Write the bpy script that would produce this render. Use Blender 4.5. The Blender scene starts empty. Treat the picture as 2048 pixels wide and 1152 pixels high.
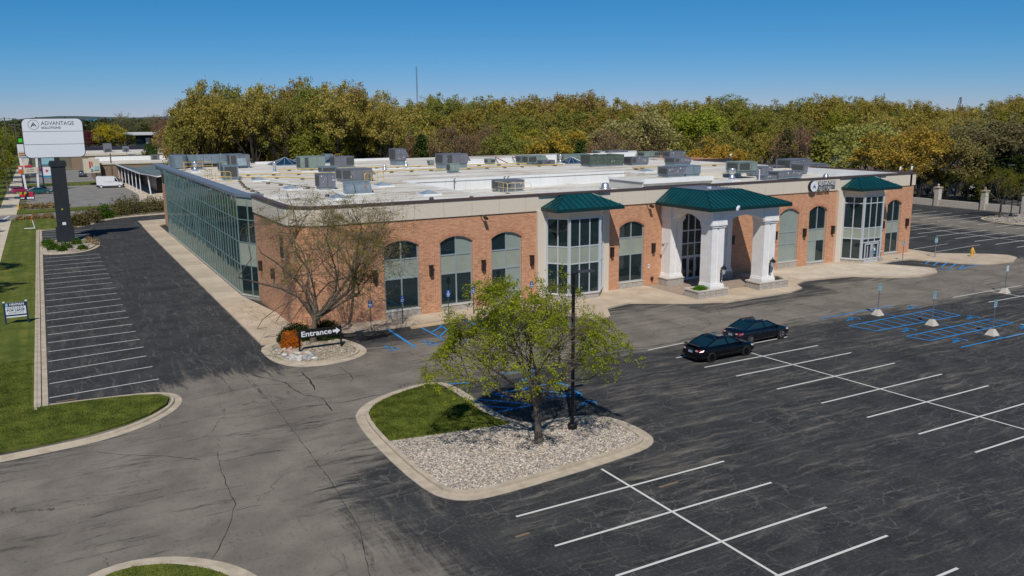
import bpy, bmesh, math, random
import numpy as np
from mathutils import Vector, Matrix
R = math.radians
rng = random.Random(7)
scene = bpy.context.scene
COL = scene.collection

# ------------------------------------------------------------------ camera
cam_d = bpy.data.cameras.new("camera"); cam = bpy.data.objects.new("camera", cam_d); COL.objects.link(cam)
cam_d.sensor_width = 36.0; cam_d.lens = 29.42; cam_d.clip_start = 0.5; cam_d.clip_end = 8000
PITCH, ROLL, YAW = 0.20009, -0.00745, 0.50591
fw = Vector((math.sin(YAW)*math.cos(PITCH), math.cos(YAW)*math.cos(PITCH), -math.sin(PITCH)))
r0 = Vector((math.cos(YAW), -math.sin(YAW), 0)); u0 = r0.cross(fw)
rt = r0*math.cos(ROLL)+u0*math.sin(ROLL); up = -r0*math.sin(ROLL)+u0*math.cos(ROLL)
M = Matrix((rt, up, -fw)).transposed().to_4x4(); M.translation = (0, 0, 15.0)
cam.matrix_world = M
scene.camera = cam

# ------------------------------------------------------------------ sky, sun, exposure
SUN_DIR = Vector((-0.42, -0.72, 1.0)).normalized()      # towards the sun
elev = math.asin(SUN_DIR.z); azim = math.atan2(SUN_DIR.x, SUN_DIR.y)
world = bpy.data.worlds.new("World"); scene.world = world; world.use_nodes = True
wn = world.node_tree.nodes; wl = world.node_tree.links
bg = wn["Background"]; sky = wn.new("ShaderNodeTexSky"); sky.sky_type = 'NISHITA'
sky.sun_disc = False; sky.sun_elevation = elev; sky.sun_rotation = azim % (2*math.pi)
sky.altitude = 1500; sky.air_density = 1.0; sky.dust_density = 0.0; sky.ozone_density = 4.0
sp_ = wn.new("ShaderNodeSeparateColor"); cb_ = wn.new("ShaderNodeCombineColor"); wl.new(sky.outputs[0], sp_.inputs[0])
for ch, pw, gn in ((0, 1.9, .092), (1, .95, .86), (2, 1.0, 1.16)):      # clear, deep blue spring sky
    p_ = wn.new("ShaderNodeMath"); p_.operation = 'POWER'; wl.new(sp_.outputs[ch], p_.inputs[0]); p_.inputs[1].default_value = pw
    g_ = wn.new("ShaderNodeMath"); g_.operation = 'MULTIPLY'; wl.new(p_.outputs[0], g_.inputs[0]); g_.inputs[1].default_value = gn; wl.new(g_.outputs[0], cb_.inputs[ch])
wl.new(cb_.outputs[0], bg.inputs[0]); bg.inputs[1].default_value = 0.062
sun_d = bpy.data.lights.new("sun", 'SUN'); sun_d.energy = 4.0; sun_d.angle = R(0.53); sun_d.color = (1.0, 0.95, 0.87)
sun = bpy.data.objects.new("sun", sun_d); COL.objects.link(sun)
sun.rotation_euler = (-SUN_DIR).to_track_quat('-Z', 'Y').to_euler(); sun.location = (0, -40, 80)
scene.view_settings.view_transform = 'Standard'; scene.view_settings.look = 'None'
scene.view_settings.exposure = 0.0; scene.view_settings.gamma = 1.0; scene.view_settings.use_curve_mapping = False
scene.render.engine = 'CYCLES'
scene.cycles.max_bounces = 6; scene.cycles.transparent_max_bounces = 6; scene.cycles.transmission_bounces = 3
scene.cycles.sample_clamp_indirect = 4

# ------------------------------------------------------------------ material helper
MATS = {}
def mat(name, col=(.5,.5,.5), rough=.7, metal=0., spec=.5, var=0., vscale=1., bump=0., bscale=20., col2=None, coat=0., stretch=None, alpha=1., detail=6):
    """principled material with world-space noise colour variation and bump"""
    if name in MATS: return MATS[name]
    m = bpy.data.materials.new(name); m.use_nodes = True; MATS[name] = m
    n = m.node_tree.nodes; l = m.node_tree.links; b = n["Principled BSDF"]
    b.inputs["Base Color"].default_value = (*col, 1); b.inputs["Roughness"].default_value = rough
    b.inputs["Metallic"].default_value = metal; b.inputs["Specular IOR Level"].default_value = spec
    b.inputs["Coat Weight"].default_value = coat
    if var > 0 or bump > 0:
        geo = n.new("ShaderNodeNewGeometry"); src = geo.outputs["Position"]
        if stretch:
            mp = n.new("ShaderNodeMapping"); mp.inputs["Scale"].default_value = stretch; l.new(src, mp.inputs[0]); src = mp.outputs[0]
    if var > 0:
        t = n.new("ShaderNodeTexNoise"); t.inputs["Scale"].default_value = vscale; t.inputs["Detail"].default_value = detail; t.inputs["Roughness"].default_value = .65
        l.new(src, t.inputs["Vector"]); cr = n.new("ShaderNodeValToRGB"); l.new(t.outputs[0], cr.inputs[0])
        c2 = col2 or tuple(min(1, c*(1+var)) for c in col); c1 = col if col2 else tuple(c*(1-var) for c in col)
        cr.color_ramp.elements[0].position = .35; cr.color_ramp.elements[1].position = .66
        cr.color_ramp.elements[0].color = (*c1, 1); cr.color_ramp.elements[1].color = (*c2, 1)
        l.new(cr.outputs[0], b.inputs["Base Color"])
    if bump > 0:
        t2 = n.new("ShaderNodeTexNoise"); t2.inputs["Scale"].default_value = bscale; t2.inputs["Detail"].default_value = 3; l.new(src, t2.inputs["Vector"])
        bp = n.new("ShaderNodeBump"); bp.inputs["Strength"].default_value = bump; bp.inputs["Distance"].default_value = .02
        l.new(t2.outputs[0], bp.inputs["Height"]); l.new(bp.outputs[0], b.inputs["Normal"])
    return m
class NB:
    """small node builder"""
    def __init__(s, name):
        s.m = bpy.data.materials.new(name); s.m.use_nodes = True; MATS[name] = s.m
        s.n = s.m.node_tree.nodes; s.l = s.m.node_tree.links; s.b = s.n["Principled BSDF"]
        s.pos = s.n.new("ShaderNodeNewGeometry").outputs["Position"]
    def put(s, sock, v):
        if isinstance(v, bpy.types.NodeSocket): s.l.new(v, sock)
        else: sock.default_value = v
    def map(s, v, scale=(1,1,1), rot=(0,0,0), loc=(0,0,0)):
        m = s.n.new("ShaderNodeMapping"); s.l.new(v, m.inputs[0]); m.inputs["Scale"].default_value = scale; m.inputs["Rotation"].default_value = rot; m.inputs["Location"].default_value = loc; return m.outputs[0]
    def noise(s, v, scale, detail=5, rough=.6, dist=0., col=False):
        t = s.n.new("ShaderNodeTexNoise"); s.l.new(v, t.inputs["Vector"]); t.inputs["Scale"].default_value = scale; t.inputs["Detail"].default_value = detail
        t.inputs["Roughness"].default_value = rough; t.inputs["Distortion"].default_value = dist; return t.outputs[1 if col else 0]
    def ramp(s, f, a, b, ca=0., cb=1.):
        r = s.n.new("ShaderNodeMapRange"); r.interpolation_type = 'SMOOTHSTEP'; s.put(r.inputs[0], f); r.inputs[1].default_value = a; r.inputs[2].default_value = b; r.inputs[3].default_value = ca; r.inputs[4].default_value = cb; return r.outputs[0]
    def math(s, op, a, b=0.):
        m = s.n.new("ShaderNodeMath"); m.operation = op; s.put(m.inputs[0], a); s.put(m.inputs[1], b); return m.outputs[0]
    def mix(s, f, a, b):
        m = s.n.new("ShaderNodeMix"); m.data_type = 'RGBA'; s.put(m.inputs[0], f)
        for i, v in ((6, a), (7, b)):
            if isinstance(v, bpy.types.NodeSocket): s.l.new(v, m.inputs[i])
            else: m.inputs[i].default_value = (*v, 1)
        return m.outputs[2]
    def vadd(s, a, b, sc):
        m = s.n.new("ShaderNodeVectorMath"); m.operation = 'MULTIPLY_ADD'; s.l.new(b, m.inputs[0]); m.inputs[1].default_value = (sc, sc, sc); s.l.new(a, m.inputs[2]); return m.outputs[0]
    def vor(s, v, scale, feat='DISTANCE_TO_EDGE'):
        t = s.n.new("ShaderNodeTexVoronoi"); t.feature = feat; s.l.new(v, t.inputs["Vector"]); t.inputs["Scale"].default_value = scale; return t.outputs[0]
    def attr(s, name, k=2):
        a = s.n.new("ShaderNodeAttribute"); a.attribute_name = name; return a.outputs[k]
    def bump(s, h, st=.3, d=.02):
        b = s.n.new("ShaderNodeBump"); b.inputs["Strength"].default_value = st; b.inputs["Distance"].default_value = d; s.l.new(h, b.inputs["Height"]); s.l.new(b.outputs[0], s.b.inputs["Normal"])
    def out(s, col, rough=.8, spec=.4):
        s.put(s.b.inputs["Base Color"], col if isinstance(col, bpy.types.NodeSocket) else (*col, 1)); s.put(s.b.inputs["Roughness"], rough); s.put(s.b.inputs["Specular IOR Level"], spec); return s.m

# ------------------------------------------------------------------ mesh helper
class MB:
    def __init__(s): s.v = []; s.f = []
    def add(s, vs, fs):
        o = len(s.v); s.v += [tuple(v) for v in vs]; s.f += [tuple(i+o for i in f) for f in fs]; return s
    def box(s, x0, x1, y0, y1, z0, z1):
        return s.add([(x0,y0,z0),(x1,y0,z0),(x1,y1,z0),(x0,y1,z0),(x0,y0,z1),(x1,y0,z1),(x1,y1,z1),(x0,y1,z1)],
                     [(0,3,2,1),(4,5,6,7),(0,1,5,4),(1,2,6,5),(2,3,7,6),(3,0,4,7)])
    def hexa(s, lo, hi):
        """lo, hi: four points each, counter-clockwise from above"""
        return s.add(list(lo)+list(hi), [(0,3,2,1),(4,5,6,7),(0,1,5,4),(1,2,6,5),(2,3,7,6),(3,0,4,7)])
    def prism(s, poly, z0, z1, bottom=True):
        n = len(poly); fs = [tuple(range(n, 2*n))] + [(i, (i+1) % n, n+(i+1) % n, n+i) for i in range(n)]
        if bottom: fs.append(tuple(range(n-1, -1, -1)))
        return s.add([(p[0],p[1],z0) for p in poly]+[(p[0],p[1],z1) for p in poly], fs)
    def prism_y(s, poly, y0, y1):
        """poly in (x, z) counter-clockwise seen from -y"""
        n = len(poly)
        return s.add([(p[0],y0,p[1]) for p in poly]+[(p[0],y1,p[1]) for p in poly], [tuple(range(n)), tuple(range(2*n-1, n-1, -1))]+[(i, n+i, n+(i+1) % n, (i+1) % n) for i in range(n)])
    def tube(s, pts, rad, seg=8, cap=True):
        pts = [Vector(p) for p in pts]; rs = rad if isinstance(rad, (list, tuple)) else [rad]*len(pts)
        o = len(s.v); prev = None
        for i, p in enumerate(pts):
            d = (pts[min(i+1, len(pts)-1)]-pts[max(i-1, 0)]).normalized()
            if prev is None: a = d.orthogonal().normalized()
            else:
                a = prev-d*prev.dot(d)
                a = a.normalized() if a.length > 1e-6 else d.orthogonal().normalized()
            prev = a; b = d.cross(a)
            for k in range(seg):
                t = 2*math.pi*k/seg; s.v.append(tuple(p+(a*math.cos(t)+b*math.sin(t))*rs[i]))
        for i in range(len(pts)-1):
            for k in range(seg):
                k2 = (k+1) % seg; s.f.append((o+i*seg+k, o+i*seg+k2, o+(i+1)*seg+k2, o+(i+1)*seg+k))
        if cap:
            s.f.append(tuple(o+k for k in range(seg-1, -1, -1))); e = o+(len(pts)-1)*seg; s.f.append(tuple(e+k for k in range(seg)))
        return s
    def lathe(s, c, prof, seg=12):
        o = len(s.v)
        for r_, z in prof:
            for k in range(seg):
                t = 2*math.pi*k/seg; s.v.append((c[0]+r_*math.cos(t), c[1]+r_*math.sin(t), c[2]+z))
        for i in range(len(prof)-1):
            for k in range(seg):
                k2 = (k+1) % seg; s.f.append((o+i*seg+k, o+i*seg+k2, o+(i+1)*seg+k2, o+(i+1)*seg+k))
        s.f.append(tuple(o+k for k in range(seg-1, -1, -1))); e = o+(len(prof)-1)*seg; s.f.append(tuple(e+k for k in range(seg)))
        return s
    def quad(s, a, b, c, d): return s.add([a,b,c,d], [(0,1,2,3)])
    def build(s, name, m, parent=None, smooth=False):
        me = bpy.data.meshes.new(name); off = LOC.get(parent.name, (0,0,0)) if parent else (0,0,0)
        vs = s.v if off == (0,0,0) else [(a-off[0], b-off[1], c-off[2]) for a,b,c in s.v]
        me.from_pydata(vs, [], s.f); me.update()
        if m: me.materials.append(m)
        if smooth: me.shade_smooth()
        o = bpy.data.objects.new(name, me); COL.objects.link(o)
        if parent: o.parent = parent; LOC[o.name] = off
        else: LOC[o.name] = (0,0,0)
        return o
LOC = {}
def tag(o, label=None, cat=None, group=None, kind=None):
    for k, v in (("label", label), ("category", cat), ("group", group), ("kind", kind)):
        if v: o[k] = v
    return o
def thing(name, label, cat, loc=(0,0,0), group=None, rz=0., local=False):
    o = bpy.data.objects.new(name, None); COL.objects.link(o); o.location = loc; o.rotation_euler.z = rz; o.empty_display_size = .3
    LOC[o.name] = (0,0,0) if (rz or local) else tuple(loc); return tag(o, label, cat, group)
def struct(name, mb, m): return tag(mb.build(name, m), kind="structure")
def copy_tree(o, parent=None):
    c = o.copy(); COL.objects.link(c)
    if parent: c.parent = parent
    LOC[c.name] = (0,0,0)
    for ch in list(o.children): copy_tree(ch, c)
    return c
def place(o, loc, label, rz=0., group=None, sc=1.):
    o.location = loc; o.rotation_euler.z = rz; o.scale = (sc, sc, sc); o['label'] = label
    if group: o['group'] = group
    return o
def B(*a): return MB().box(*a)
def text(name, s, size, loc, m, parent, extr=.01, rot=(math.pi/2,0,0), align='CENTER', offset=0., sx=1., shear=0., fit=None):
    cu = bpy.data.curves.new(name, 'FONT'); cu.body = s; cu.size = size; cu.extrude = extr; cu.align_x = align; cu.align_y = 'CENTER'; cu.offset = offset; cu.shear = shear
    cu.resolution_u = 3; cu.materials.append(m)
    tmp = bpy.data.objects.new(name, cu); me = bpy.data.meshes.new_from_object(tmp); bpy.data.objects.remove(tmp)
    o = bpy.data.objects.new(name, me); COL.objects.link(o); LOC[o.name] = (0,0,0); off = LOC.get(parent.name, (0,0,0)) if parent else (0,0,0)
    if fit: xs_ = [v.co.x for v in me.vertices]; sx = fit/(max(xs_)-min(xs_))
    o.location = (loc[0]-off[0], loc[1]-off[1], loc[2]-off[2]); o.rotation_euler = rot; o.scale = (sx,1,1)
    if parent: o.parent = parent
    return o
def smooth_poly(pts, it=2, closed=True):
    for _ in range(it):
        q = []; n = len(pts)
        for i in range(n if closed else n-1):
            a, b = pts[i], pts[(i+1) % n]; q += [(a[0]*.75+b[0]*.25, a[1]*.75+b[1]*.25), (a[0]*.25+b[0]*.75, a[1]*.25+b[1]*.75)]
        pts = q if closed else [pts[0]]+q+[pts[-1]]
    return pts
def ccw(p):
    a = sum(p[i][0]*p[(i+1) % len(p)][1]-p[(i+1) % len(p)][0]*p[i][1] for i in range(len(p)))
    return p if a > 0 else p[::-1]
def inset(poly, d):
    poly = ccw(poly); n = len(poly); out = []
    for i in range(n):
        a, b, c = Vector(poly[i-1]), Vector(poly[i]), Vector(poly[(i+1) % n])
        e1 = (b-a).normalized(); e2 = (c-b).normalized(); nn = Vector((-(e1.y+e2.y), e1.x+e2.x))
        if nn.length < 1e-6: nn = Vector((-e1.y, e1.x))
        nn.normalize(); out.append((b.x+nn.x*d, b.y+nn.y*d))
    return out
def in_poly(x, y, p):
    c = False; j = len(p)-1
    for i in range(len(p)):
        if (p[i][1] > y) != (p[j][1] > y) and x < (p[j][0]-p[i][0])*(y-p[i][1])/(p[j][1]-p[i][1])+p[i][0]: c = not c
        j = i
    return c
def kerb_ring(name, outer, w, h, m, parent=None, z0=0.0):
    """raised kerb following the outline, w wide, open in the middle"""
    a = ccw(outer); b = inset(a, w); n = len(a); mb = MB()
    vs = [(p[0],p[1],z0) for p in a]+[(p[0],p[1],z0+h) for p in a]+[(p[0],p[1],z0+h) for p in b]+[(p[0],p[1],z0) for p in b]
    fs = []
    for i in range(n):
        j = (i+1) % n; fs += [(i,j,n+j,n+i),(n+i,n+j,2*n+j,2*n+i),(2*n+i,2*n+j,3*n+j,3*n+i)]
    mb.add(vs, fs); o = mb.build(name, m, parent)
    if not parent: tag(o, kind="structure")
    return o
def strip(pts, w, z):
    """flat ribbon along a polyline"""
    mb = MB(); L = []; Rr = []
    for i, p in enumerate(pts):
        a = Vector(pts[max(i-1,0)]); b = Vector(pts[min(i+1,len(pts)-1)]); d = (b-a).normalized(); n = Vector((-d.y,d.x))*(w[i] if isinstance(w, list) else w)*.5
        L.append((p[0]+n.x,p[1]+n.y,z)); Rr.append((p[0]-n.x,p[1]-n.y,z))
    k = len(pts); return mb.add(Rr+L, [(i,i+1,k+i+1,k+i) for i in range(k-1)])

# ------------------------------------------------------------------ materials
def m_asphalt():
    s = NB("asphalt")
    wear = s.attr("wear"); dirx = s.attr("dirx"); P = s.pos
    wv = s.vadd(P, s.noise(P, .22, 3, col=True), 1.6)
    sx = s.noise(s.map(wv, (.22, 2.3, 1)), 1.0, 8, .74); sy = s.noise(s.map(wv, (2.2, .16, 1)), 1.0, 8, .74)
    st = s.math('ADD', s.math('MULTIPLY', sx, dirx), s.math('MULTIPLY', sy, s.math('SUBTRACT', 1., dirx)))
    big = s.noise(P, .16, 5, .6, .4)
    w = s.math('ADD', wear, s.math('MULTIPLY', s.math('SUBTRACT', st, .5), s.math('ADD', 1.7, s.math('MULTIPLY', wear, 2.4)))); w = s.math('ADD', w, s.math('MULTIPLY', s.math('SUBTRACT', big, .5), .6))
    w = s.ramp(w, .18, .86)
    dark = s.mix(s.ramp(s.noise(P, .5, 4), .3, .7), (.024,.025,.028), (.046,.046,.046))
    light = s.mix(s.ramp(s.noise(P, .35, 4), .3, .7), (.145,.126,.104), (.225,.198,.163))
    c = s.mix(w, dark, light)
    # pale dust scratches following the traffic
    fx = s.noise(s.map(wv, (.35, 5., 1)), 1.0, 5, .75); fy = s.noise(s.map(wv, (5., .3, 1)), 1.0, 5, .75)
    ft = s.math('ADD', s.math('MULTIPLY', fx, dirx), s.math('MULTIPLY', fy, s.math('SUBTRACT', 1., dirx)))
    gate = s.ramp(s.noise(P, .3, 3), .36, .60)
    c = s.mix(s.math('MULTIPLY', s.math('MULTIPLY', s.ramp(ft, .53, .68), gate), .58), c, (.165,.155,.14))
    # fine pale crack network in the sealed parts
    cv = s.vadd(P, s.noise(P, 1.6, 4, col=True), .75)
    cr = s.math('MULTIPLY', s.ramp(s.vor(cv, .85), .0, .030, 1., 0.), s.ramp(s.noise(P, .23, 3), .42, .60))
    c = s.mix(s.math('MULTIPLY', cr, .55), c, (.16,.15,.135))
    dk = s.math('MULTIPLY', s.math('MULTIPLY', s.ramp(s.vor(s.vadd(P, s.noise(P, .9, 4, col=True), 1.3), .24), .0, .0075, 1., 0.), s.ramp(s.noise(P, .13, 3), .44, .58)), w)
    c = s.mix(s.math('MULTIPLY', dk, .75), c, (.03,.03,.03))
    # speckled aggregate
    sp = s.noise(P, 6.5, 3, .9); c = s.mix(s.ramp(sp, .52, .74, 0, .5), c, (.16,.15,.135)); c = s.mix(s.ramp(sp, .47, .27, 0, .5), c, (.014,.015,.017))
    dv = s.noise(s.map(wv, (.5, 2.2, 1)), 1., 8, .85); c = s.mix(s.ramp(dv, .60, .78, 0, .45), c, (.15,.14,.125))
    s.bump(s.noise(P, 30., 2), .25, .01)
    return s.out(c, .88, .25)
def m_brick():
    s = NB("brick_wall"); sep = s.n.new("ShaderNodeSeparateXYZ"); s.l.new(s.pos, sep.inputs[0])
    cb = s.n.new("ShaderNodeCombineXYZ"); s.l.new(s.math('ADD', sep.outputs[0], sep.outputs[1]), cb.inputs[0]); s.l.new(sep.outputs[2], cb.inputs[1])
    b = s.n.new("ShaderNodeTexBrick"); s.l.new(cb.outputs[0], b.inputs["Vector"]); b.inputs["Scale"].default_value = 1.0
    b.inputs["Brick Width"].default_value = .30; b.inputs["Row Height"].default_value = .10; b.inputs["Mortar Size"].default_value = .012
    b.inputs["Color1"].default_value = (.36,.130,.052,1); b.inputs["Color2"].default_value = (.58,.25,.115,1); b.inputs["Mortar"].default_value = (.56,.42,.31,1); b.inputs["Bias"].default_value = -.05
    n1 = s.noise(s.map(cb.outputs[0], (2.2, 6.5, 1)), 1., 6, .85); c = s.mix(s.ramp(n1, .50, .68, 0., .65), b.outputs[0], (.70,.46,.30)); c = s.mix(s.ramp(n1, .48, .30, 0., .65), c, (.28,.11,.05))
    c = s.mix(s.ramp(s.noise(s.map(cb.outputs[0], (.35,.2,1)), 1., 3), .4, .7, 0, .28), c, (.52,.27,.17))
    s.bump(b.outputs[1], -.5, .01)
    return s.out(c, .88, .25)
def m_grass():
    s = NB("lawn"); P = s.pos
    stripe = s.noise(s.map(P, (1.5,.06,1)), 1., 3); n = s.noise(P, .55, 6, .7); f = s.noise(P, 7., 4, .8)
    c = s.mix(s.ramp(n, .35, .65), (.075,.098,.014), (.160,.168,.032)); c = s.mix(s.ramp(stripe, .4, .62, 0., .55), c, (.056,.084,.012))
    c = s.mix(s.ramp(s.noise(P, .9, 3), .6, .75, 0., .5), c, (.15,.135,.04)); c = s.mix(s.ramp(f, .45, .7, 0., .55), c, (.028,.042,.008)); c = s.mix(s.ramp(f, .5, .3, 0., .35), c, (.13,.145,.03))
    s.bump(f, .6, .05); return s.out(c, .9, .15)
def m_roof():
    s = NB("roof_membrane"); P = s.pos
    n = s.noise(s.map(P, (.10,.55,1)), 1., 7, .7); n2 = s.noise(s.map(P, (.3,1.3,1)), 1., 6, .75); d = s.noise(P, .9, 4)
    c = s.mix(s.ramp(n, .26, .52), (.78,.775,.755), (.60,.56,.49)); c = s.mix(s.math('MULTIPLY', s.ramp(n2, .47, .62), s.ramp(n, .42, .6)), c, (.25,.18,.12))
    c = s.mix(s.ramp(d, .58, .74, 0., .45), c, (.30,.24,.17))
    return s.out(c, .75, .3)
def m_glass(name, tint, tr=.35, rough=.03, wav=.12, spec=.9):
    """reflective tinted glass that lets part of the inside show"""
    s = NB(name); s.n.remove(s.b); g = s.n.new("ShaderNodeBsdfGlossy"); g.inputs["Roughness"].default_value = rough; g.inputs["Color"].default_value = (.88,.95,.95,1)
    t = s.n.new("ShaderNodeBsdfTransparent"); t.inputs["Color"].default_value = (*tint, 1)
    d = s.n.new("ShaderNodeBsdfDiffuse"); d.inputs["Color"].default_value = (tint[0]*.12, tint[1]*.14, tint[2]*.15, 1)
    m0 = s.n.new("ShaderNodeMixShader"); m0.inputs[0].default_value = tr; s.l.new(d.outputs[0], m0.inputs[1]); s.l.new(t.outputs[0], m0.inputs[2])
    fr = s.n.new("ShaderNodeFresnel"); fr.inputs[0].default_value = 1.75
    bp = s.n.new("ShaderNodeBump"); bp.inputs["Strength"].default_value = wav; bp.inputs["Distance"].default_value = .05; s.l.new(s.noise(s.pos, .8, 2), bp.inputs["Height"]); s.l.new(bp.outputs[0], g.inputs["Normal"])
    m1 = s.n.new("ShaderNodeMixShader"); s.l.new(fr.outputs[0], m1.inputs[0]); s.l.new(m0.outputs[0], m1.inputs[1]); s.l.new(g.outputs[0], m1.inputs[2])
    s.l.new(m1.outputs[0], s.n["Material Output"].inputs[0]); return s.m
def m_leaf(name, col, var=.35, trans=.3):
    s = NB(name); s.n.remove(s.b); oi = s.n.new("ShaderNodeObjectInfo")
    c = s.mix(s.ramp(s.noise(s.pos, 1.1, 3), .3, .7), tuple(x*(1-var) for x in col), tuple(x*(1+var) for x in col))
    mm = s.n.new("ShaderNodeMix"); mm.data_type = 'RGBA'; mm.blend_type = 'MULTIPLY'; mm.inputs[0].default_value = 1.; s.l.new(c, mm.inputs[6]); s.l.new(oi.outputs["Color"], mm.inputs[7]); c = mm.outputs[2]
    d = s.n.new("ShaderNodeBsdfDiffuse"); t = s.n.new("ShaderNodeBsdfTranslucent"); s.l.new(c, d.inputs[0]); s.l.new(c, t.inputs[0])
    x = s.n.new("ShaderNodeMixShader"); x.inputs[0].default_value = trans; s.l.new(d.outputs[0], x.inputs[1]); s.l.new(t.outputs[0], x.inputs[2]); s.l.new(x.outputs[0], s.n["Material Output"].inputs[0]); return s.m
def m_gravel(name, cols, scale):
    s = NB(name); v = s.n.new("ShaderNodeTexVoronoi"); s.l.new(s.pos, v.inputs["Vector"]); v.inputs["Scale"].default_value = scale
    rp = s.n.new("ShaderNodeValToRGB"); rp.color_ramp.interpolation = 'CONSTANT'; sep = s.n.new("ShaderNodeSeparateColor"); s.l.new(v.outputs["Color"], sep.inputs[0]); s.l.new(sep.outputs[0], rp.inputs[0])
    for i, c in enumerate(cols):
        e = rp.color_ramp.elements[i] if i < 2 else rp.color_ramp.elements.new(i/len(cols))
        e.position = i/len(cols); e.color = (*c, 1)
    c = s.mix(s.ramp(v.outputs["Distance"], .35, .75, 0., .75), rp.outputs[0], (.05,.045,.035))
    s.bump(v.outputs["Distance"], -1., .05); return s.out(c, .85, .3)
ASPH = m_asphalt(); BRICK = m_brick(); LAWN = m_grass(); ROOF = m_roof()
CONC = mat("tan_concrete", (.40,.315,.225), .85, var=.1, vscale=.5, col2=(.54,.44,.33), bump=.15, bscale=25, detail=9)
KERB = mat("kerb_concrete", (.36,.30,.22), .85, col2=(.52,.44,.34), var=.1, vscale=1.3, bump=.2, bscale=20, detail=9)
WALK = mat("pale_concrete", (.44,.37,.28), .85, col2=(.60,.52,.42), var=.1, vscale=.6, bump=.15, bscale=20, detail=9)
ROAD = mat("road_grey", (.16,.15,.14), .85, col2=(.25,.235,.215), var=.1, vscale=.4, bump=.15, bscale=20, detail=9)
def m_paint(name, col, under=(.05,.05,.05)):
    s = NB(name); n = s.noise(s.pos, 14., 4, .8); n2 = s.noise(s.pos, 1.2, 3)
    c = s.mix(s.ramp(s.math('ADD', n, s.math('MULTIPLY', n2, .35)), .78, .92, 0., .8), col, under); return s.out(c, .8, .3)
WHITEP = m_paint("white_line_paint", (.62,.61,.57)); BLUEP = m_paint("blue_line_paint", (.020,.235,.56)); YELP = m_paint("faded_ochre_paint", (.20,.14,.08)); WHITEF = m_paint("faded_white_paint", (.36,.35,.32))
TAR = mat("tar_seal", (.022,.022,.023), .75)
PANEL = mat("tan_panel", (.55,.475,.385), .85, col2=(.67,.59,.485), var=.1, vscale=22., bump=.2, bscale=40, detail=9)
STONE = mat("split_stone", (.28,.25,.22), .9, col2=(.46,.42,.37), var=.1, vscale=6., bump=.8, bscale=14)
STCAP = mat("stone_cap", (.50,.45,.39), .8, var=.12, vscale=3.)
STUCCO = mat("white_stucco", (.78,.76,.74), .8, var=.06, vscale=2., bump=.08, bscale=40)
COPING = mat("brown_coping", (.085,.052,.045), .5); COPGREY = mat("grey_coping", (.20,.235,.29), .4, metal=.3)
GREEN = mat("green_roof_metal", (.007,.074,.080), .38, metal=.25, var=.2, vscale=.5, coat=.2); GREEND = mat("green_roof_trim", (.003,.034,.038), .4, metal=.2)
ALU = mat("window_aluminium", (.42,.48,.50), .35, metal=.5); ALUW = mat("white_aluminium", (.60,.64,.68), .35, metal=.3); ALUG = mat("green_aluminium", (.22,.34,.34), .35, metal=.5)
GLASS = m_glass("window_glass", (.30,.52,.55), .72); GLASSG = m_glass("curtain_glass", (.32,.54,.50), .78, wav=.22)
SPAND = mat("spandrel_panel", (.28,.31,.26), .25, var=.08, vscale=.6, coat=.4); BLIND = mat("blind_glass", (.25,.295,.265), .18, var=.06, vscale=1., coat=.6)
DARKIN = mat("dark_interior", (.030,.030,.028), .9); INTER = mat("interior_floor", (.14,.12,.10), .9)
BLACK = mat("black_metal", (.012,.012,.013), .4, metal=.3); DGREY = mat("dark_grey", (.04,.04,.045), .6); IRON = mat("bronze_fitting", (.022,.013,.010), .5)
HVG = mat("hvac_grey", (.19,.195,.22), .45, metal=.3, var=.12, vscale=1.5); HVGR = mat("hvac_green", (.24,.30,.26), .5, metal=.2, var=.1, vscale=1.2); HVBG = mat("galvanised_steel", (.26,.32,.36), .4, metal=.5, var=.15, vscale=2.); HVDG = mat("hvac_dark_green", (.075,.10,.075), .6, var=.3, vscale=2.); RUST = mat("rusty_steel", (.30,.09,.04), .8, var=.5, vscale=2., col2=(.45,.28,.2))
COIL = mat("coil_louvre", (.06,.065,.065), .6, var=.2, vscale=6.); WHITEM = mat("white_membrane", (.72,.73,.73), .6, var=.04, vscale=.6, stretch=(.6,.6,.15)); YELLOW = mat("safety_yellow", (.62,.40,.06), .55); YPIPE = mat("yellow_gas_pipe", (.50,.37,.13), .6, var=.2, vscale=3.)
SKYL = mat("skylight_dome", (.27,.32,.36), .2, coat=.5); SKYB = mat("skylight_blue_glass", (.012,.035,.075), .08, coat=1.); SILVER = mat("silver_vent", (.62,.62,.62), .3, metal=.8)
CARB = mat("black_car_paint", (.002,.0025,.004), .22, coat=.35, spec=.35); CARG = mat("car_glass", (.006,.022,.030), .06, coat=.5, spec=.5); TYRE = mat("tyre_rubber", (.012,.012,.013), .8); CHROME = mat("chrome", (.62,.60,.55), .18, metal=1.); RIMB = mat("black_rim", (.02,.02,.022), .3, metal=.8)
LAMPR = mat("red_lamp", (.26,.006,.012), .15, coat=1.); LAMPW = mat("clear_lamp", (.6,.6,.6), .1, coat=1.); PLATE = mat("number_plate", (.30,.36,.50), .4); CREAM = mat("cream", (.55,.50,.38), .8)
CARW = mat("white_van_paint", (.72,.73,.76), .3, coat=.6); CART = mat("teal_car_paint", (.008,.075,.075), .25, coat=1.); CARM = mat("magenta_car_paint", (.28,.015,.06), .25, coat=1.); CARN = mat("navy_car_paint", (.015,.03,.075), .25, coat=1.); CARP = mat("dark_red_car_paint", (.10,.01,.03), .3, coat=1.)
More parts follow.
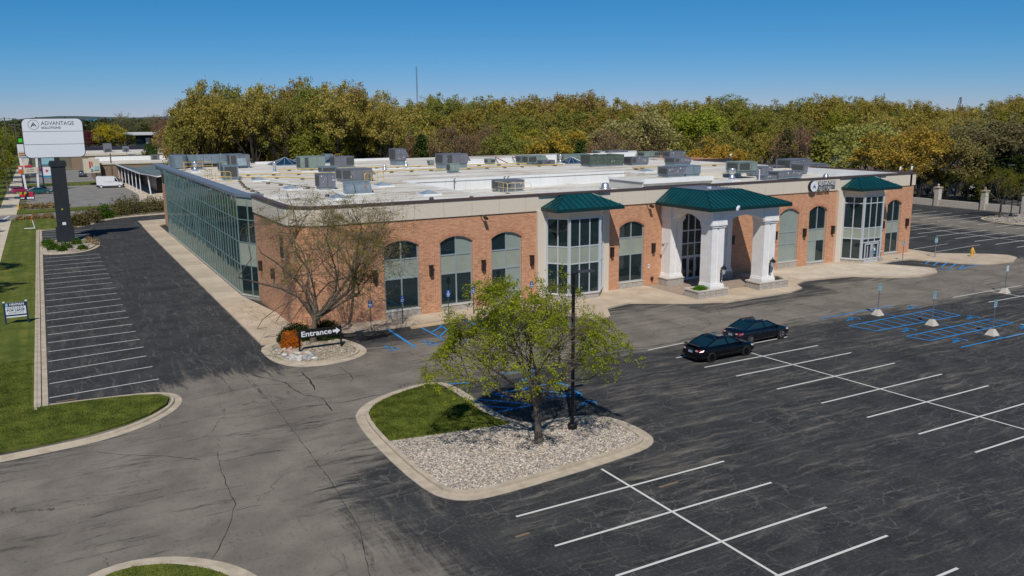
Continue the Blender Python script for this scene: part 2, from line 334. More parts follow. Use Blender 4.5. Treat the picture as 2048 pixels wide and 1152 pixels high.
SIGNW = mat("sign_white_face", (.68,.70,.74), .4); SIGNB = mat("sign_navy", (.010,.028,.085), .4); SIGNP = mat("sign_post_black", (.012,.016,.020), .6, var=.2, vscale=2., bump=.3, bscale=6); HBLUE = mat("parking_sign_blue", (.012,.075,.32), .35); SIGNC = mat("sign_pale_cyan", (.28,.46,.50), .4); INKG = mat("ink_grey", (.06,.06,.07), .6); INKN = mat("ink_navy", (.02,.03,.10), .6)
ORANGE = mat("orange_panel", (.55,.10,.02), .5); REDP = mat("red_panel", (.55,.02,.05), .5); YELS = mat("bright_yellow", (.60,.52,.02), .5); HYD = mat("hydrant_yellow", (.62,.36,.05), .5); CYAN = mat("cyan_panel", (.02,.25,.45), .5); LIMEG = mat("lime_panel", (.05,.55,.03), .5)
BARK = mat("bark", (.055,.042,.032), .9, col2=(.13,.105,.085), var=.1, vscale=6., bump=.6, bscale=12); BARKL = mat("bark_grey", (.10,.085,.065), .9, col2=(.20,.17,.135), var=.1, vscale=6., bump=.6, bscale=12); BARKD = mat("bark_dark", (.022,.017,.013), .95, var=.4, vscale=1.)
WOODP = mat("pole_wood", (.13,.105,.08), .9, var=.3, vscale=3.); SHING = mat("shingle_brown", (.10,.075,.06), .9, var=.3, vscale=3.); SHINGG = mat("shingle_grey", (.13,.14,.14), .9, var=.3, vscale=3.); SIDW = mat("siding_white", (.52,.53,.52), .8); SIDY = mat("siding_cream", (.50,.45,.30), .8); BRKD = mat("far_brown_brick", (.20,.11,.07), .9, var=.25, vscale=4.); BRKR = mat("far_red_brick", (.24,.075,.045), .9, var=.3, vscale=4.); BRKT = mat("tan_brick", (.235,.165,.11), .9, var=.2, vscale=3., stretch=(1,1,4))
LEAF1 = m_leaf("leaf_spring_green", (.300,.335,.024), .3, .45); LEAFB = m_leaf("leaf_bronze_bud", (.260,.215,.055), .3, .35); LEAFW = m_leaf("leaf_woodland", (1,1,1), .3, .38); LEAFY = m_leaf("leaf_yew", (.020,.042,.008), .4, .15); LEAFO = m_leaf("leaf_orange", (.52,.16,.02)); LEAFP = m_leaf("leaf_perennial", (.060,.12,.012)); STRAW = m_leaf("straw", (.32,.23,.11))

# ------------------------------------------------------------------ the ground
struct("terrain", MB().add([(-2500,-900,-.03),(3500,-900,-.03),(3500,5200,-.03),(-2500,5200,-.03)], [(0,1,2,3)]), mat("field_ground", (.07,.075,.03), .95, col2=(.15,.14,.08), var=.1, vscale=.05, detail=9))
def lanes():
    """traffic lanes worn grey by driving, as centre line + half width"""
    return [([(-30,33.),(-2,35.5),(6,40),(12.5,45.8),(20,47.2),(32,47.4),(60,46.4),(84,46.),(110,45.5),(140,45)], 3.1), ([(-30,30),(-4,31),(3,36),(9,43)], 6.0), ([(4,24),(2,34),(-6,36)], 4.5), ([(110,45),(114,100)], 2.6)]
def seg_d(X, Y, a, b):
    dx, dy = b[0]-a[0], b[1]-a[1]; t = np.clip(((X-a[0])*dx+(Y-a[1])*dy)/(dx*dx+dy*dy), 0, 1); return np.hypot(X-a[0]-t*dx, Y-a[1]-t*dy)
def asphalt_sheet():
    xs = np.concatenate([np.arange(-30, 60, .6), np.arange(60, 175.1, 1.5)]); ys = np.concatenate([np.arange(-20, 75, .6), np.arange(75, 150.1, 1.5)])
    X, Y = np.meshgrid(xs, ys); nx, ny = len(xs), len(ys)
    V = np.stack([X.ravel(), Y.ravel(), np.zeros(X.size)], 1)
    i = np.arange((ny-1)*(nx-1)); r, c = i//(nx-1), i % (nx-1); a = r*nx+c
    F = np.stack([a, a+1, a+nx+1, a+nx], 1)
    cx, cy = V[F].mean(1)[:,0], V[F].mean(1)[:,1]
    keep = (cx > -1.7) | ((cy < 47) & (cy > 22.)) ; keep &= ~((cx < 12) & (cy > 147.5)); keep &= ~((cx < -1.7) & (cy > 44.5)); keep &= ~((cx>131.3)&(cy>60)&(cx<132))
    F = F[keep]
    me = bpy.data.meshes.new("parking_lot"); me.from_pydata(V.tolist(), [], F.tolist())
    w = np.zeros(X.size); xr, yr = X.ravel(), Y.ravel()
    for pts, hw in lanes():
        d = np.min([seg_d(xr, yr, pts[k], pts[k+1]) for k in range(len(pts)-1)], 0); w = np.maximum(w, np.clip(1-(d-hw)/4.2, 0, 1)**1.2)
    w = np.maximum(w, .26*np.clip(1-np.abs(yr-33)/40, 0, 1)*(xr > 10)); w = np.maximum(w, .14*((xr < 12) & (yr > 48)))
    w = np.where((xr > 44) & (xr < 60) & (yr > 48.3), w*.4, w)
    at = me.attributes.new("wear", 'FLOAT', 'POINT'); at.data.foreach_set("value", w.astype(np.float32))
    dd = np.where((xr < 11.5) & (yr > 44), 0.06, np.where((xr < 13) & (yr < 30) & (xr > 4), .35, 1.)); at = me.attributes.new("dirx", 'FLOAT', 'POINT'); at.data.foreach_set("value", dd.astype(np.float32))
    me.materials.append(ASPH); me.update(); o = bpy.data.objects.new("parking_lot", me); COL.objects.link(o); LOC[o.name] = (0,0,0); return tag(o, kind="structure")
LOT = asphalt_sheet()

# lawn verge on the left, with its rounded tip between the car row and the driveway
verge = [(-5.1,22),(-5.1,150.6),(0.1,150.8),(3.2,134.5),(-1.75,134.2),(-1.75,49.3),(0,49.3),(1.5,49.15)]+[(3.3,48.75),(4.35,48.3),(4.72,47.6),(4.5,46.5),(3.6,45.35),(2.3,44.4),(.6,43.75),(-1.2,43.45),(-3.1,43.3),(-3.4,43.2)]
struct("lawn", MB().prism(ccw([(-5.1,43.3),(-5.1,150.6),(0.1,150.8),(1.6,143),(3.4,137),(3.4,134.9),(-1.75,134.4),(-1.75,49.3),(0,49.35),(1.5,49.2),(3.3,48.85),(4.4,48.35),(4.75,47.6),(4.5,46.5),(3.6,45.35),(2.3,44.4),(.6,43.75),(-1.2,43.45),(-3.1,43.3)]), -.02, .135), LAWN)
tip = [(-14,41.7),(-6,42.2),(-3.1,42.45),(-1.07,42.63),(1.04,42.95),(2.93,43.95),(4.27,45.3),(5.0,46.7),(5.0,48.0),(4.4,48.75),(3.6,49.05),(1.5,49.35),(-1.0,49.6)]
def kerb_line(name, pts, w, h, side=1, gut=0.0):
    """kerb along an open line; w to the given side; gut = flat gutter pan on the other"""
    P = [Vector(p) for p in pts]; N = []
    for i in range(len(P)):
        d = (P[min(i+1,len(P)-1)]-P[max(i-1,0)]).normalized(); N.append(Vector((-d.y,d.x))*side)
    mb = MB(); k = len(P)
    rows = [[(p.x-n.x*gut,p.y-n.y*gut,.012) for p,n in zip(P,N)], [(p.x,p.y,.03) for p in P], [(p.x+n.x*.03,p.y+n.y*.03,h-.02) for p,n in zip(P,N)], [(p.x+n.x*.06,p.y+n.y*.06,h) for p,n in zip(P,N)], [(p.x+n.x*w,p.y+n.y*w,h) for p,n in zip(P,N)], [(p.x+n.x*(w+.01),p.y+n.y*(w+.01),-.03) for p,n in zip(P,N)]]
    vs = sum(rows, []); fs = []
    for r_ in range(len(rows)-1):
        for i in range(k-1): q = (r_*k+i, r_*k+i+1, (r_+1)*k+i+1, (r_+1)*k+i); fs.append(q if side < 0 else q[::-1])
    fs += [tuple(r_*k for r_ in range(len(rows))), tuple(r_*k+k-1 for r_ in range(len(rows)))[::-1]]
    mb.add(vs, fs); return struct(name, mb, KERB)
tp = smooth_poly(tip, 2, False); kerb_line("kerb", tp, .17, .15, 1, .36)
kerb_line("kerb", [(-1.55,48.9),(-1.55,134.2)], .17, .15, 1, .48)
kerb_line("kerb", smooth_poly([(-1.5,134.4),(1.5,134.8),(4.6,137.),(6.5,142.5),(10.5,146.4),(17,147.7),(22,148.2)], 2, False), .17, .15, 1, .4)
struct("kerb_bed", B(-1.9,-1.40,48.95,134.3,-.02,.12), KERB)
# crack-sealed joint in the gutter of the left kerb
struct("gutter_joint", strip([(-1.47+.03*math.sin(y*.7), y) for y in np.arange(49,134,1.5)], .06, .032), TAR)
# planting bed and lawn beyond the far kerb
struct("mulch_bed", MB().prism(ccw([(2.6,134.95),(4.4,137.6),(6.2,143),(10.4,147.),(17,148.3),(22,148.8),(22,154),(16,153.8),(8,150.5),(3.4,146),(1.8,139)]), -.02, .15), m_gravel("mulch", [(.16,.11,.07),(.30,.24,.18),(.10,.06,.04),(.38,.32,.25)], 5.))
struct("street_lawn", MB().prism(ccw([(3.4,146),(8,150.5),(16,153.8),(40,156),(40,160),(14,157),(5,153),(0.1,150.8)]), -.02, .13), LAWN)
struct("side_street", MB().prism([(-40,151),(0,150.9),(6,153.2),(14,157.2),(40,160.2),(120,165),(120,175),(40,170),(14,164.5),(6,161.3),(-3,159.6),(-40,159.4)], -.02, .012), ROAD)
for i, (a, b) in enumerate((((-6.5,151.5),(-5.6,158.6)), ((-3.2,152.),(-2.5,158.8)))):
    tag(strip([a, b], .3, .02).build("crosswalk_line", WHITEP, None), kind="structure")
struct("pavement", B(-6.6,-5.12,30,150.8,-.02,.14), WALK); struct("pavement", B(-7.4,-4.6,160,420,-.02,.14), WALK)
struct("street_verge", B(-10,-6.62,30,150.8,-.02,.13), LAWN); struct("street_verge", B(-11,-7.42,160,420,-.02,.13), LAWN)
struct("main_road", B(-26,-11.1,-20,900,-.02,.01), ROAD)
struct("street_verge", B(-60,-26.1,-20,900,-.02,.12), LAWN)
struct("neighbour_verge", MB().prism(ccw([(-4.55,161),(-3,160.6),(7,163),(14,166.3),(40,171.8),(40,174),(15,170.),(9,168),(3,167.2),(-3,166.8),(-3.2,178),(-4.55,178)]), -.02, .13), LAWN)
struct("neighbour_lot", MB().prism(ccw([(-3.4,167),(9,168.2),(15,170.2),(16.6,190),(15.5,226),(-3.4,226)]), -.02, .006), ROAD)
struct("neighbour_lawn", MB().prism(ccw([(-3.4,226.2),(14,226.2),(14,238),(-3.4,238)]), -.02, .12), LAWN)
struct("neighbour_lot", B(-3.4,40,238.2,300,-.02,.006), ROAD)
struct("pavement", MB().prism(ccw([(15.1,170.3),(24,174),(24,190),(22,232),(15.6,226.4),(16.7,190)]), -.02, .14), WALK)
struct("back_lot", MB().prism([(84,95.),(131,95),(131,135),(40,150),(17,150),(17,134),(84,134)], -.02, .004), ROAD)

# paved walk round the building (tan concrete), its kerb edge is the side of the slab
walk = [(11.69,56.3),(13.0,56.3),(15.2,58.2),(18.2,56.4),(20.5,56.1),(30.3,56.4),(33.0,54.8),(34.6,52.4),(35.0,50.9),(35.8,50.5),(36.8,50.9),(38.2,53.3),(41.0,54.),(44.7,51.6),(48.2,50.15),(55.6,50.35),(57.6,51.0),(58.4,52.4),(60.5,53.3),(62.3,53.2),(66.1,52.6),(69,50.1),(71.6,49.3),(74.6,49.7),(76.2,51.0),(76.2,51.8),(73.96,55.6),(76.6,56.1),(79.1,55.95),(81,52.2),(82.4,50.5),(84.5,49.7),(87,49.6),(89.6,50.8),(90.3,52.1),(89.3,53.6),(84.9,57.0),(84.9,110),(82,110),(82,60),(15.6,60),(13.9,72.9),(13.9,131),(16.2,133),(16.2,140),(15.6,139),(13.4,138.6),(12.3,136.6),(11.7,132),(11.62,121)]
struct("front_walk", MB().prism(ccw(walk), -.02, .13), CONC)
struct("front_walk_patch", MB().prism(ccw([(60.5,53.6),(62.3,53.5),(66.1,52.95),(69,50.5),(71.6,49.65),(74.4,50.),(75.9,51.1),(73.6,55.4),(70,58),(60.5,58.2)]), .1, .134), WALK)
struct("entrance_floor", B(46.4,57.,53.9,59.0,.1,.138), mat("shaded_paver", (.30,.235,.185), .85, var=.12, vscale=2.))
slabs = thing("side_walk", None, None); slabs["kind"] = "structure"
for i in range(25):
    y = 70.2+2.72*i; B(11.72, 13.85, y+.02, y+2.70, .1, .142).build("paving_slab", mat("slab_%d" % (i % 3), [(.44,.36,.27),(.48,.40,.30),(.41,.335,.25)][i % 3], .85, var=.08, vscale=.8), slabs)
for i in range(4): B(11.72, 13.8-.0, 58.2+3*i, 61.15+3*i, .1, .136).build("paving_slab", CONC, slabs)
struct("kerb_ramp", MB().prism([(22.4,56.0),(26.0,56.15),(26.4,55.6),(22.2,55.3)], 0, .07), mat("ochre_ramp", (.50,.36,.22), .85, var=.15, vscale=2.)); struct("kerb_ramp", MB().prism([(27.2,56.2),(30.6,56.35),(30.8,55.7),(27.0,55.6)], 0, .07), MATS["ochre_ramp"])

# ------------------------------------------------------------------ islands
def island(outer, h, fillmat, parent=None, it=2, w=.42, gutter=True, kind=None):
    o = smooth_poly(ccw(outer), it); 
    kerb_ring("island_kerb", o, .5, .03, KERB); i1 = inset(o, .48)
    kerb_ring("island_kerb", i1, .2, h, KERB); i2 = inset(i1, .19)
    return i2
c_out = [(12.3,38.9),(13.5,41.2),(15.9,42.6),(18.0,43.1),(19.2,42.6),(19.35,40.),(19.2,36.2),(19.9,34.2),(22.,34.3),(24.0,33.4),(24.4,30.8),(23.9,29.1),(21.8,28.5),(15.2,27.9),(13.1,28.1),(12.2,30.)]
ci = island(c_out, .15, None)
gl = [(p[0], p[1]) for p in ci]
struct("island_gravel_bed", MB().prism(gl, -.02, .08), m_gravel("river_gravel", [(.58,.50,.42),(.48,.39,.30),(.66,.60,.52),(.36,.31,.27),(.56,.45,.33),(.42,.38,.36)], 13.))
def clip_line(poly, keep):
    return [p for p in poly if keep(p)]
gp = [p for p in ci if p[1] > 33.6+(p[0]-13.2)*.09]
CG = gp
struct("island_lawn", MB().prism(ccw(gp), 0, .14), LAWN)
b_out = [(-2,24),(-1.2,28.6),(.6,29.9),(2.5,29.5),(3.9,28.3),(4.7,27.1),(5.2,25.5),(5,22),(1,20)]
bi = island(b_out, .15, None); struct("island_lawn", MB().prism(bi, -.02, .14), LAWN)
e_out = [(11.4,56.2),(11.3,52.6),(11.9,50.6),(13.2,49.6),(15,49.5),(16.8,50.2),(17.6,51.5),(17.6,53.3),(16.9,55.6),(14.6,57.2)]
ei = island(e_out, .14, None); struct("entrance_gravel_bed", MB().prism(ei, -.02, .1), m_gravel("tan_gravel", [(.44,.37,.27),(.34,.28,.20),(.54,.47,.37),(.26,.21,.15),(.50,.40,.30)], 11.))
s_out = [(-1.35,113.),(-1.35,121.2),(1.5,122.1),(3.9,121.6),(5.2,118.8),(5.3,114.2),(4.2,110.4),(2.5,108.6),(.4,108.6),(-1.2,109.3)]
si = island(s_out, .15, None); struct("sign_gravel_bed", MB().prism(si, -.02, .12), m_gravel("pale_gravel", [(.46,.42,.34),(.38,.33,.26),(.52,.47,.40),(.28,.25,.2)], 6.))
r_out = [(117.6,66.5),(117.4,70),(119,73.4),(122,75.),(127,75),(131,73),(131,64),(124,62.6),(119.5,63.5)]
ri = island(r_out, .15, None); struct("gravel_bed", MB().prism(ri, -.02, .14), m_gravel("far_gravel", [(.36,.32,.28),(.28,.25,.22),(.44,.40,.36)], 3.))

# ------------------------------------------------------------------ painted lines, each a part of the lot
def line(x0, y0, x1, y1, w=.10, m=WHITEP, z=.009, name="parking_line"):
    d = Vector((x1-x0, y1-y0)).normalized(); n = Vector((-d.y, d.x))*w*.5
    return MB().add([(x0-n.x,y0-n.y,z),(x1-n.x,y1-n.y,z),(x1+n.x,y1+n.y,z),(x0+n.x,y0+n.y,z)], [(0,1,2,3)]).build(name, m, LOT)
for q in ((-1.01,106.47,4.68,106.52), (-1.03,103.47,4.62,103.63), (-1.02,100.52,4.63,100.67), (-1.00,97.55,4.65,97.83), (-0.99,94.75,4.65,95.02), (-0.98,91.88,4.68,92.19), (-0.96,89.02,4.66,89.34), (-0.96,86.28,4.62,86.56), (-0.96,83.31,4.67,83.72), (-0.97,80.49,4.64,80.84), (-0.97,77.62,4.66,78.03), (-0.97,74.90,4.65,75.40), (-0.97,72.20,4.65,72.72), (-0.95,69.68,4.63,70.11), (-0.95,67.13,4.67,67.52), (-0.95,64.63,4.68,65.00), (-0.94,61.98,4.70,62.36), (-0.98,59.35,4.69,60.04), (-0.97,56.70,4.61,57.56), (-0.97,54.06,4.68,54.76), (-1.00,51.18,4.72,51.79)): line(*q, .1)
line(-1.0,49.85,.35,49.9,.12,YELP)
for y, dx in ((123.9,4.1),(126.8,4.3),(129.6,4.5),(132.2,4.9)): line(-1.0, y, dx, y-.1, .12)
# front lot: stalls with a long spine
for (x0, x1, y) in ((14.5,25.1,25.98),(14.6,25.25,23.33),(15.3,25.4,20.62),(15.5,25.5,17.95),(15.6,25.6,15.3)): line(x0, y, x1, y, .11)
line(19.9, 28.0, 20.05, 12, .11, z=.013)
for (x0, x1, y) in ((34.05,43.95,37.28),(34.45,44.4,34.99),(34.7,44.75,32.05),(34.95,45.15,29.17),(35.2,45.4,26.5),(35.4,45.6,23.75),(35.6,45.8,21.05),(35.7,46,18.4)): line(x0, y, x1, y, .11)
line(38.7, 39.2, 40.9, 16, .11, z=.013)
line(33.9, 39.75, 43.9, 39.9, .11); line(33.5, 42.1, 37.6, 42.35, .11)
for (x0, x1, y) in ((56.9,66.5,29.6),(57.,66.6,26.9),(57.,67,24.2),(56.6,66,32.2)): line(x0, y, x1, y, .11)
line(61.2, 33.9, 62, 22, .11, z=.013)
for (x0, x1, y) in ((65.6,75.4,42.08),(66.3,76,39.45),(67,77,36.8),(67.5,77.5,34.2),(68,78,31.5)): line(x0, y, x1, y, .11)
line(70.6, 42., 71.6, 30, .11, z=.013)
for (x0, x1, y) in ((86,96,43.),(86.5,96.5,40.3),(87,97,37.6)): line(x0, y, x1, y, .11)
# lots east of the building
for k in range(10): line(97.2+k*.15, 55.2+2.65*k, 108.+k*.15, 55.3+2.65*k, .13)
line(102.3, 55, 103.6, 82, .12, z=.013)
for k in range(12): line(111.8 if k > 4 else 113+k*.0, 62+2.65*k, 123.4 if (k > 4 or k < 0) else 117.2, 62.1+2.65*k, .13)
line(118, 76, 118.2, 92, .12, z=.013)
line(86.,57.9,95.5,58.6,.1); line(86.,60.5,93,61.0,.1); line(86,66,97,66.5,.1)
# blue accessible bays
def hatch(P, n, w=.12, over=0., m=BLUEP):
    """P: four corners a,b (one long edge) d,c (other long edge)"""
    a,b,c,d = P
    for p, q in ((a,b),(d,c),(a,d),(b,c)): line(p[0],p[1],q[0],q[1], w, m, .012, "blue_line")
    for i in range(1, n):
        t = i/n; t2 = min(1, max(0, t+over)); line(a[0]+(b[0]-a[0])*t2, a[1]+(b[1]-a[1])*t2, d[0]+(c[0]-d[0])*t, d[1]+(c[1]-d[1])*t, w*.8, m, .015, "blue_line")
def symbol(x, y, s=.62, rot=0.):
    """wheelchair symbol: head, back, seat, leg, wheel arc"""
    c_, s_ = math.cos(rot), math.sin(rot); mb = MB()
    def T(u, v): return (x+(u*c_-v*s_)*s, y+(u*s_+v*c_)*s)
    def st(p, q, w):
        a, b = Vector(T(*p)), Vector(T(*q)); d = (b-a).normalized(); n = Vector((-d.y,d.x))*w*s*.5
        mb.add([(a.x-n.x,a.y-n.y,.016),(b.x-n.x,b.y-n.y,.016),(b.x+n.x,b.y+n.y,.016),(a.x+n.x,a.y+n.y,.016)], [(0,1,2,3)])
    for k in range(9):
        a0, a1 = -2.6+k*.45, -2.6+(k+1)*.45; st((math.cos(a0)*.62-.05, math.sin(a0)*.62-.35), (math.cos(a1)*.62-.05, math.sin(a1)*.62-.35), .2)
    st((-.1,.75),(-.05,-.05),.26); st((-.05,-.05),(.5,-.05),.22); st((.5,-.05),(.75,-.75),.22); st((-.1,.35),(.4,.35),.18)
    o = len(mb.v); mb.add([(*T(-.12+.2*math.cos(t*math.pi/4), 1.02+.2*math.sin(t*math.pi/4)), .016) for t in range(8)], [tuple(range(8))])
    return mb.build("wheelchair_symbol", BLUEP, LOT)
hatch([(50.1,39.86),(60.1,40.08),(60.05,37.78),(50.6,37.85)], 9, over=.04)
hatch([(51.0,35.85),(60.9,35.95),(61.1,34.35),(51.4,34.3)], 9, over=.04)
line(50.0,42.45,58.6,42.6,.12,BLUEP,.012,"blue_line"); line(51.6,32.2,61.2,32.25,.13,BLUEP,.012,"blue_line")
line(55.4,42.4,55.7,40.0,.07,BLUEP,.012,"blue_line"); line(56.,37.8,56.3,36,.07,BLUEP,.012,"blue_line"); line(56.2,34.3,56.4,32.2,.07,BLUEP,.012,"blue_line")
for x, y, r_ in ((52.0,41.1,0),(52.6,36.85,0),(53.,33.3,0),(59.3,41.3,0),(60.1,36.9,0),(60.6,33.2,0)): symbol(x, y, .62, math.pi/2)
# bays under the green tree and by the entrance sign
symbol(27.6,51.2); line(28.6,55.6,28.2,51.,.14,BLUEP,.012,"blue_line")
hatch([(31.6,54.6),(31.2,50.6),(33.0,50.4),(33.3,53.)], 4)
# bays east of the doors
line(81.13,55.00,81.01,50.16,0.08,WHITEF,.012,"blue_line")
line(78.22,55.12,78.18,49.97,0.08,WHITEF,.012,"blue_line")
line(81.08,54.75,78.45,53.64,0.16,BLUEP,.012,"blue_line")
line(81.22,53.92,78.26,52.62,0.16,BLUEP,.012,"blue_line")
line(81.19,53.03,78.28,51.75,0.16,BLUEP,.012,"blue_line")
line(81.23,52.11,78.40,50.91,0.16,BLUEP,.012,"blue_line")
line(81.14,51.11,78.18,49.97,0.16,BLUEP,.012,"blue_line")
line(81.01,50.16,78.18,49.97,0.16,BLUEP,.012,"blue_line")
symbol(76.91,50.58,0.60,0.5)
symbol(82.05,50.56,0.60,0.5)
line(20.75,56.12,20.57,50.51,0.18,BLUEP,.012,"blue_line")
line(23.06,55.52,23.01,51.12,0.13,BLUEP,.012,"blue_line")
line(24.59,56.27,24.20,50.23,0.13,BLUEP,.012,"blue_line")
line(24.51,54.97,23.16,53.71,0.13,BLUEP,.012,"blue_line")
line(24.39,53.82,22.98,52.12,0.13,BLUEP,.012,"blue_line")
line(24.26,52.16,23.22,51.00,0.13,BLUEP,.012,"blue_line")
line(26.92,55.80,26.74,52.34,0.13,BLUEP,.012,"blue_line")
symbol(19.00,51.15,0.62,0)
symbol(21.74,51.11,0.62,0)
line(20.46,39.26,24.64,39.35,0.14,BLUEP,.012,"blue_line")
line(20.46,39.26,21.94,37.66,0.14,BLUEP,.012,"blue_line")
line(21.94,37.66,24.68,36.74,0.14,BLUEP,.012,"blue_line")
line(24.68,36.74,24.92,38.65,0.14,BLUEP,.012,"blue_line")
line(24.92,38.65,24.64,39.35,0.14,BLUEP,.012,"blue_line")
line(22.24,39.30,24.68,36.87,0.12,BLUEP,.012,"blue_line")
line(19.06,39.30,21.71,36.62,0.16,BLUEP,.012,"blue_line")
line(19.11,37.97,20.43,36.64,0.14,BLUEP,.012,"blue_line")
line(19.30,36.63,21.74,36.67,0.16,BLUEP,.012,"blue_line")
line(19.05,42.22,20.36,41.86,0.14,BLUEP,.012,"blue_line")
line(22.66,42.47,23.56,42.24,0.14,BLUEP,.012,"blue_line")
line(24.50,37.10,24.62,36.53,0.14,BLUEP,.012,"blue_line")
symbol(24.18,35.41,0.50,1.57)
symbol(23.72,40.71,0.50,1.57)
symbol(24.27,42.11,0.50,1.57)
# faint old ochre marks
for x, y, x1 in ((13.7,24.6,14.3),(20.9,25.3,21.9),(36.4,38.2,38.2),(-.7,50.2,.3)): line(x, y, x1, y+.02, .13, YELP, .008, "faded_mark")
# tar-sealed cracks and the long construction joint
def crack(pts, w):
    q = []; P = [Vector(p) for p in pts]
    for i in range(len(P)-1):
        L = (P[i+1]-P[i]).length; n = max(2, int(L/.35))
        for k in range(n): t = k/n; p = P[i].lerp(P[i+1], t); q.append((p.x+rng.uniform(-.035,.035), p.y+rng.uniform(-.035,.035)))
    q.append(tuple(P[-1])); return strip(q, [w*rng.uniform(.25,.85) for _ in q], .0055).build("sealed_crack", TAR, LOT)
crack([(33.83,47.30),(38.08,47.69),(47.94,48.64),(55.49,49.31),(69.21,49.78),(91.73,51.27)], 0.075)
crack([(20.09,45.47),(28.64,46.47),(35.11,47.37)], 0.050)
crack([(5.68,38.38),(5.46,36.55),(5.35,34.26),(5.31,32.52),(4.90,31.19),(4.44,29.89),(3.89,28.75),(3.20,27.56)], 0.050)
crack([(4.83,37.87),(3.51,39.16),(1.93,40.21),(0.75,41.37)], 0.050)
crack([(9.01,51.38),(9.54,44.61),(9.40,37.99),(9.29,32.84),(8.94,27.96),(8.17,24.71)], 0.045)
crack([(9.71,49.78),(11.04,47.32),(11.18,45.64),(11.43,44.48),(12.13,43.49),(11.98,42.07),(11.97,41.17)], 0.110)
crack([(12.41,48.79),(12.41,47.29),(12.30,45.83),(12.14,45.08)], 0.160)
crack([(14.75,48.61),(14.86,47.00),(14.75,46.03),(14.32,45.39)], 0.080)
crack([(14.81,46.22),(15.54,46.25)], 0.060)
crack([(19.71,46.69),(19.27,45.83),(18.96,44.36),(18.45,43.41)], 0.100)
crack([(19.09,46.43),(19.47,46.21),(20.06,46.48)], 0.060)
crack([(39.48,51.22),(39.67,48.20),(39.60,45.56),(40.06,43.44)], 0.060)
crack([(42.74,48.08),(42.56,46.48),(41.93,45.40),(39.62,44.19)], 0.050)
crack([(46.22,49.66),(44.60,47.17),(44.98,45.79)], 0.070)
crack([(42.19,48.02),(42.08,46.77),(41.96,45.38)], 0.070)
crack([(50.40,50.03),(50.40,46.74),(50.05,43.53),(50.79,41.58)], 0.040)
crack([(52.62,49.85),(52.75,46.83),(52.63,43.95)], 0.050)
crack([(5.73,46.84),(9.66,47.58),(13.06,46.13)], 0.050)
crack([(8.41,72.97),(12.02,73.08),(14.19,67.78)], 0.050)
crack([(2.62,48.65),(4.88,50.38),(7.64,51.94),(10.71,52.24)], 0.050)
crack([(30.98,28.97),(30.01,27.37),(30.19,26.29),(31.36,26.13),(31.97,24.89)], 0.050)
crack([(25.03,23.75),(26.35,24.47),(27.70,24.32),(28.20,23.10),(30.33,21.99)], 0.050)
crack([(15.68,23.01),(17.49,23.05),(18.37,22.11),(20.42,22.27)], 0.040)
crack([(31.45,21.84),(33.91,22.36),(34.62,21.61),(37.23,21.13)], 0.040)
crack([(39.59,31.14),(39.48,28.09),(41.06,26.21),(40.45,23.88)], 0.035)

# ------------------------------------------------------------------ the building
BL = thing("retail_building", "long two-storey brick and tan-panel commercial building with glass side wall and white flat roof", "building", (16, 59, 0))
FY = 58.8; ZB = 7.56; ZT = 8.78
WINS = [(21.6,24.45,.7,5.57,6.02), (26.22,29.02,.62,5.57,6.04), (30.72,33.5,.62,5.58,6.04), (43.32,46.04,.72,5.58,6.08), (62.7,65.34,.8,5.55,6.08), (66.8,69.36,.42,5.6,6.11), (78.68,80.93,.4,5.6,6.11)]
ENT = (49.75,54.6,.14,5.2,6.55)
def arc(x0, x1, zs, za, n=10):
    c = (x0+x1)/2; h = (x1-x0)/2; s = za-zs; r_ = (h*h+s*s)/(2*s); out = []
    for i in range(n+1):
        x = x0+(x1-x0)*i/n; out.append((x, math.sqrt(max(0, r_*r_-(x-c)**2))-(r_-s)+zs))
    return out
def wall_run(x0, x1, ops, z1, yf=FY, dep=.38, z0=0.0):
    mb = MB(); x = x0
    for (a, b, zs0, zs, za) in ops:
        mb.box(x, a, yf, yf+dep, z0, z1)
        A = arc(a, b, zs, za)
        for i in range(len(A)-1):
            (xa, za_), (xb, zb_) = A[i], A[i+1]
            mb.hexa([(xa,yf,za_),(xb,yf,zb_),(xb,yf+dep,zb_),(xa,yf+dep,za_)], [(xa,yf,z1),(xb,yf,z1),(xb,yf+dep,z1),(xa,yf+dep,z1)])
        x = b
    mb.box(x, x1, yf, yf+dep, z0, z1); return mb
wall_run(17.2, 35.02, WINS[:3], ZB).build("brick_wall", BRICK, BL)
wall_run(42.05, 61.6, [WINS[3], ENT], ZB).build("brick_wall", BRICK, BL)
wall_run(61.6, 70.72, WINS[4:6], ZB).build("brick_wall", BRICK, BL)
wall_run(77.75, 82.75, WINS[6:], ZB).build("brick_wall", BRICK, BL)
def ring(x0, x1, zs, za, yf=FY, t=.24):
    mb = MB(); A = arc(x0, x1, zs, za, 12); c = (x0+x1)/2; s = za-zs; h = (x1-x0)/2; r_ = (h*h+s*s)/(2*s); cz = za-r_
    for i in range(12):
        p, q = A[i], A[i+1]
        def o(pp): d = Vector((pp[0]-c, pp[1]-cz)).normalized(); return (pp[0]+d.x*t, pp[1]+d.y*t)
        P, Q = o(p), o(q); mb.add([(p[0],yf-.025,p[1]),(q[0],yf-.025,q[1]),(Q[0],yf-.025,Q[1]),(P[0],yf-.025,P[1]),(p[0],yf+.01,p[1]),(q[0],yf+.01,q[1]),(Q[0],yf+.01,Q[1]),(P[0],yf+.01,P[1])], [(0,1,2,3),(3,2,6,7),(0,4,5,1),(0,3,7,4),(1,5,6,2)])
    return mb
ARCHB = mat("arch_brick", (.36,.15,.08), .9, col2=(.50,.26,.16), var=.1, vscale=5., bump=.4, bscale=12)
for w in WINS: ring(w[0], w[1], w[3], w[4]).build("brick_arch", ARCHB, BL)
ring(ENT[0], ENT[1], ENT[3], ENT[4], t=.3).build("brick_arch", ARCHB, BL)
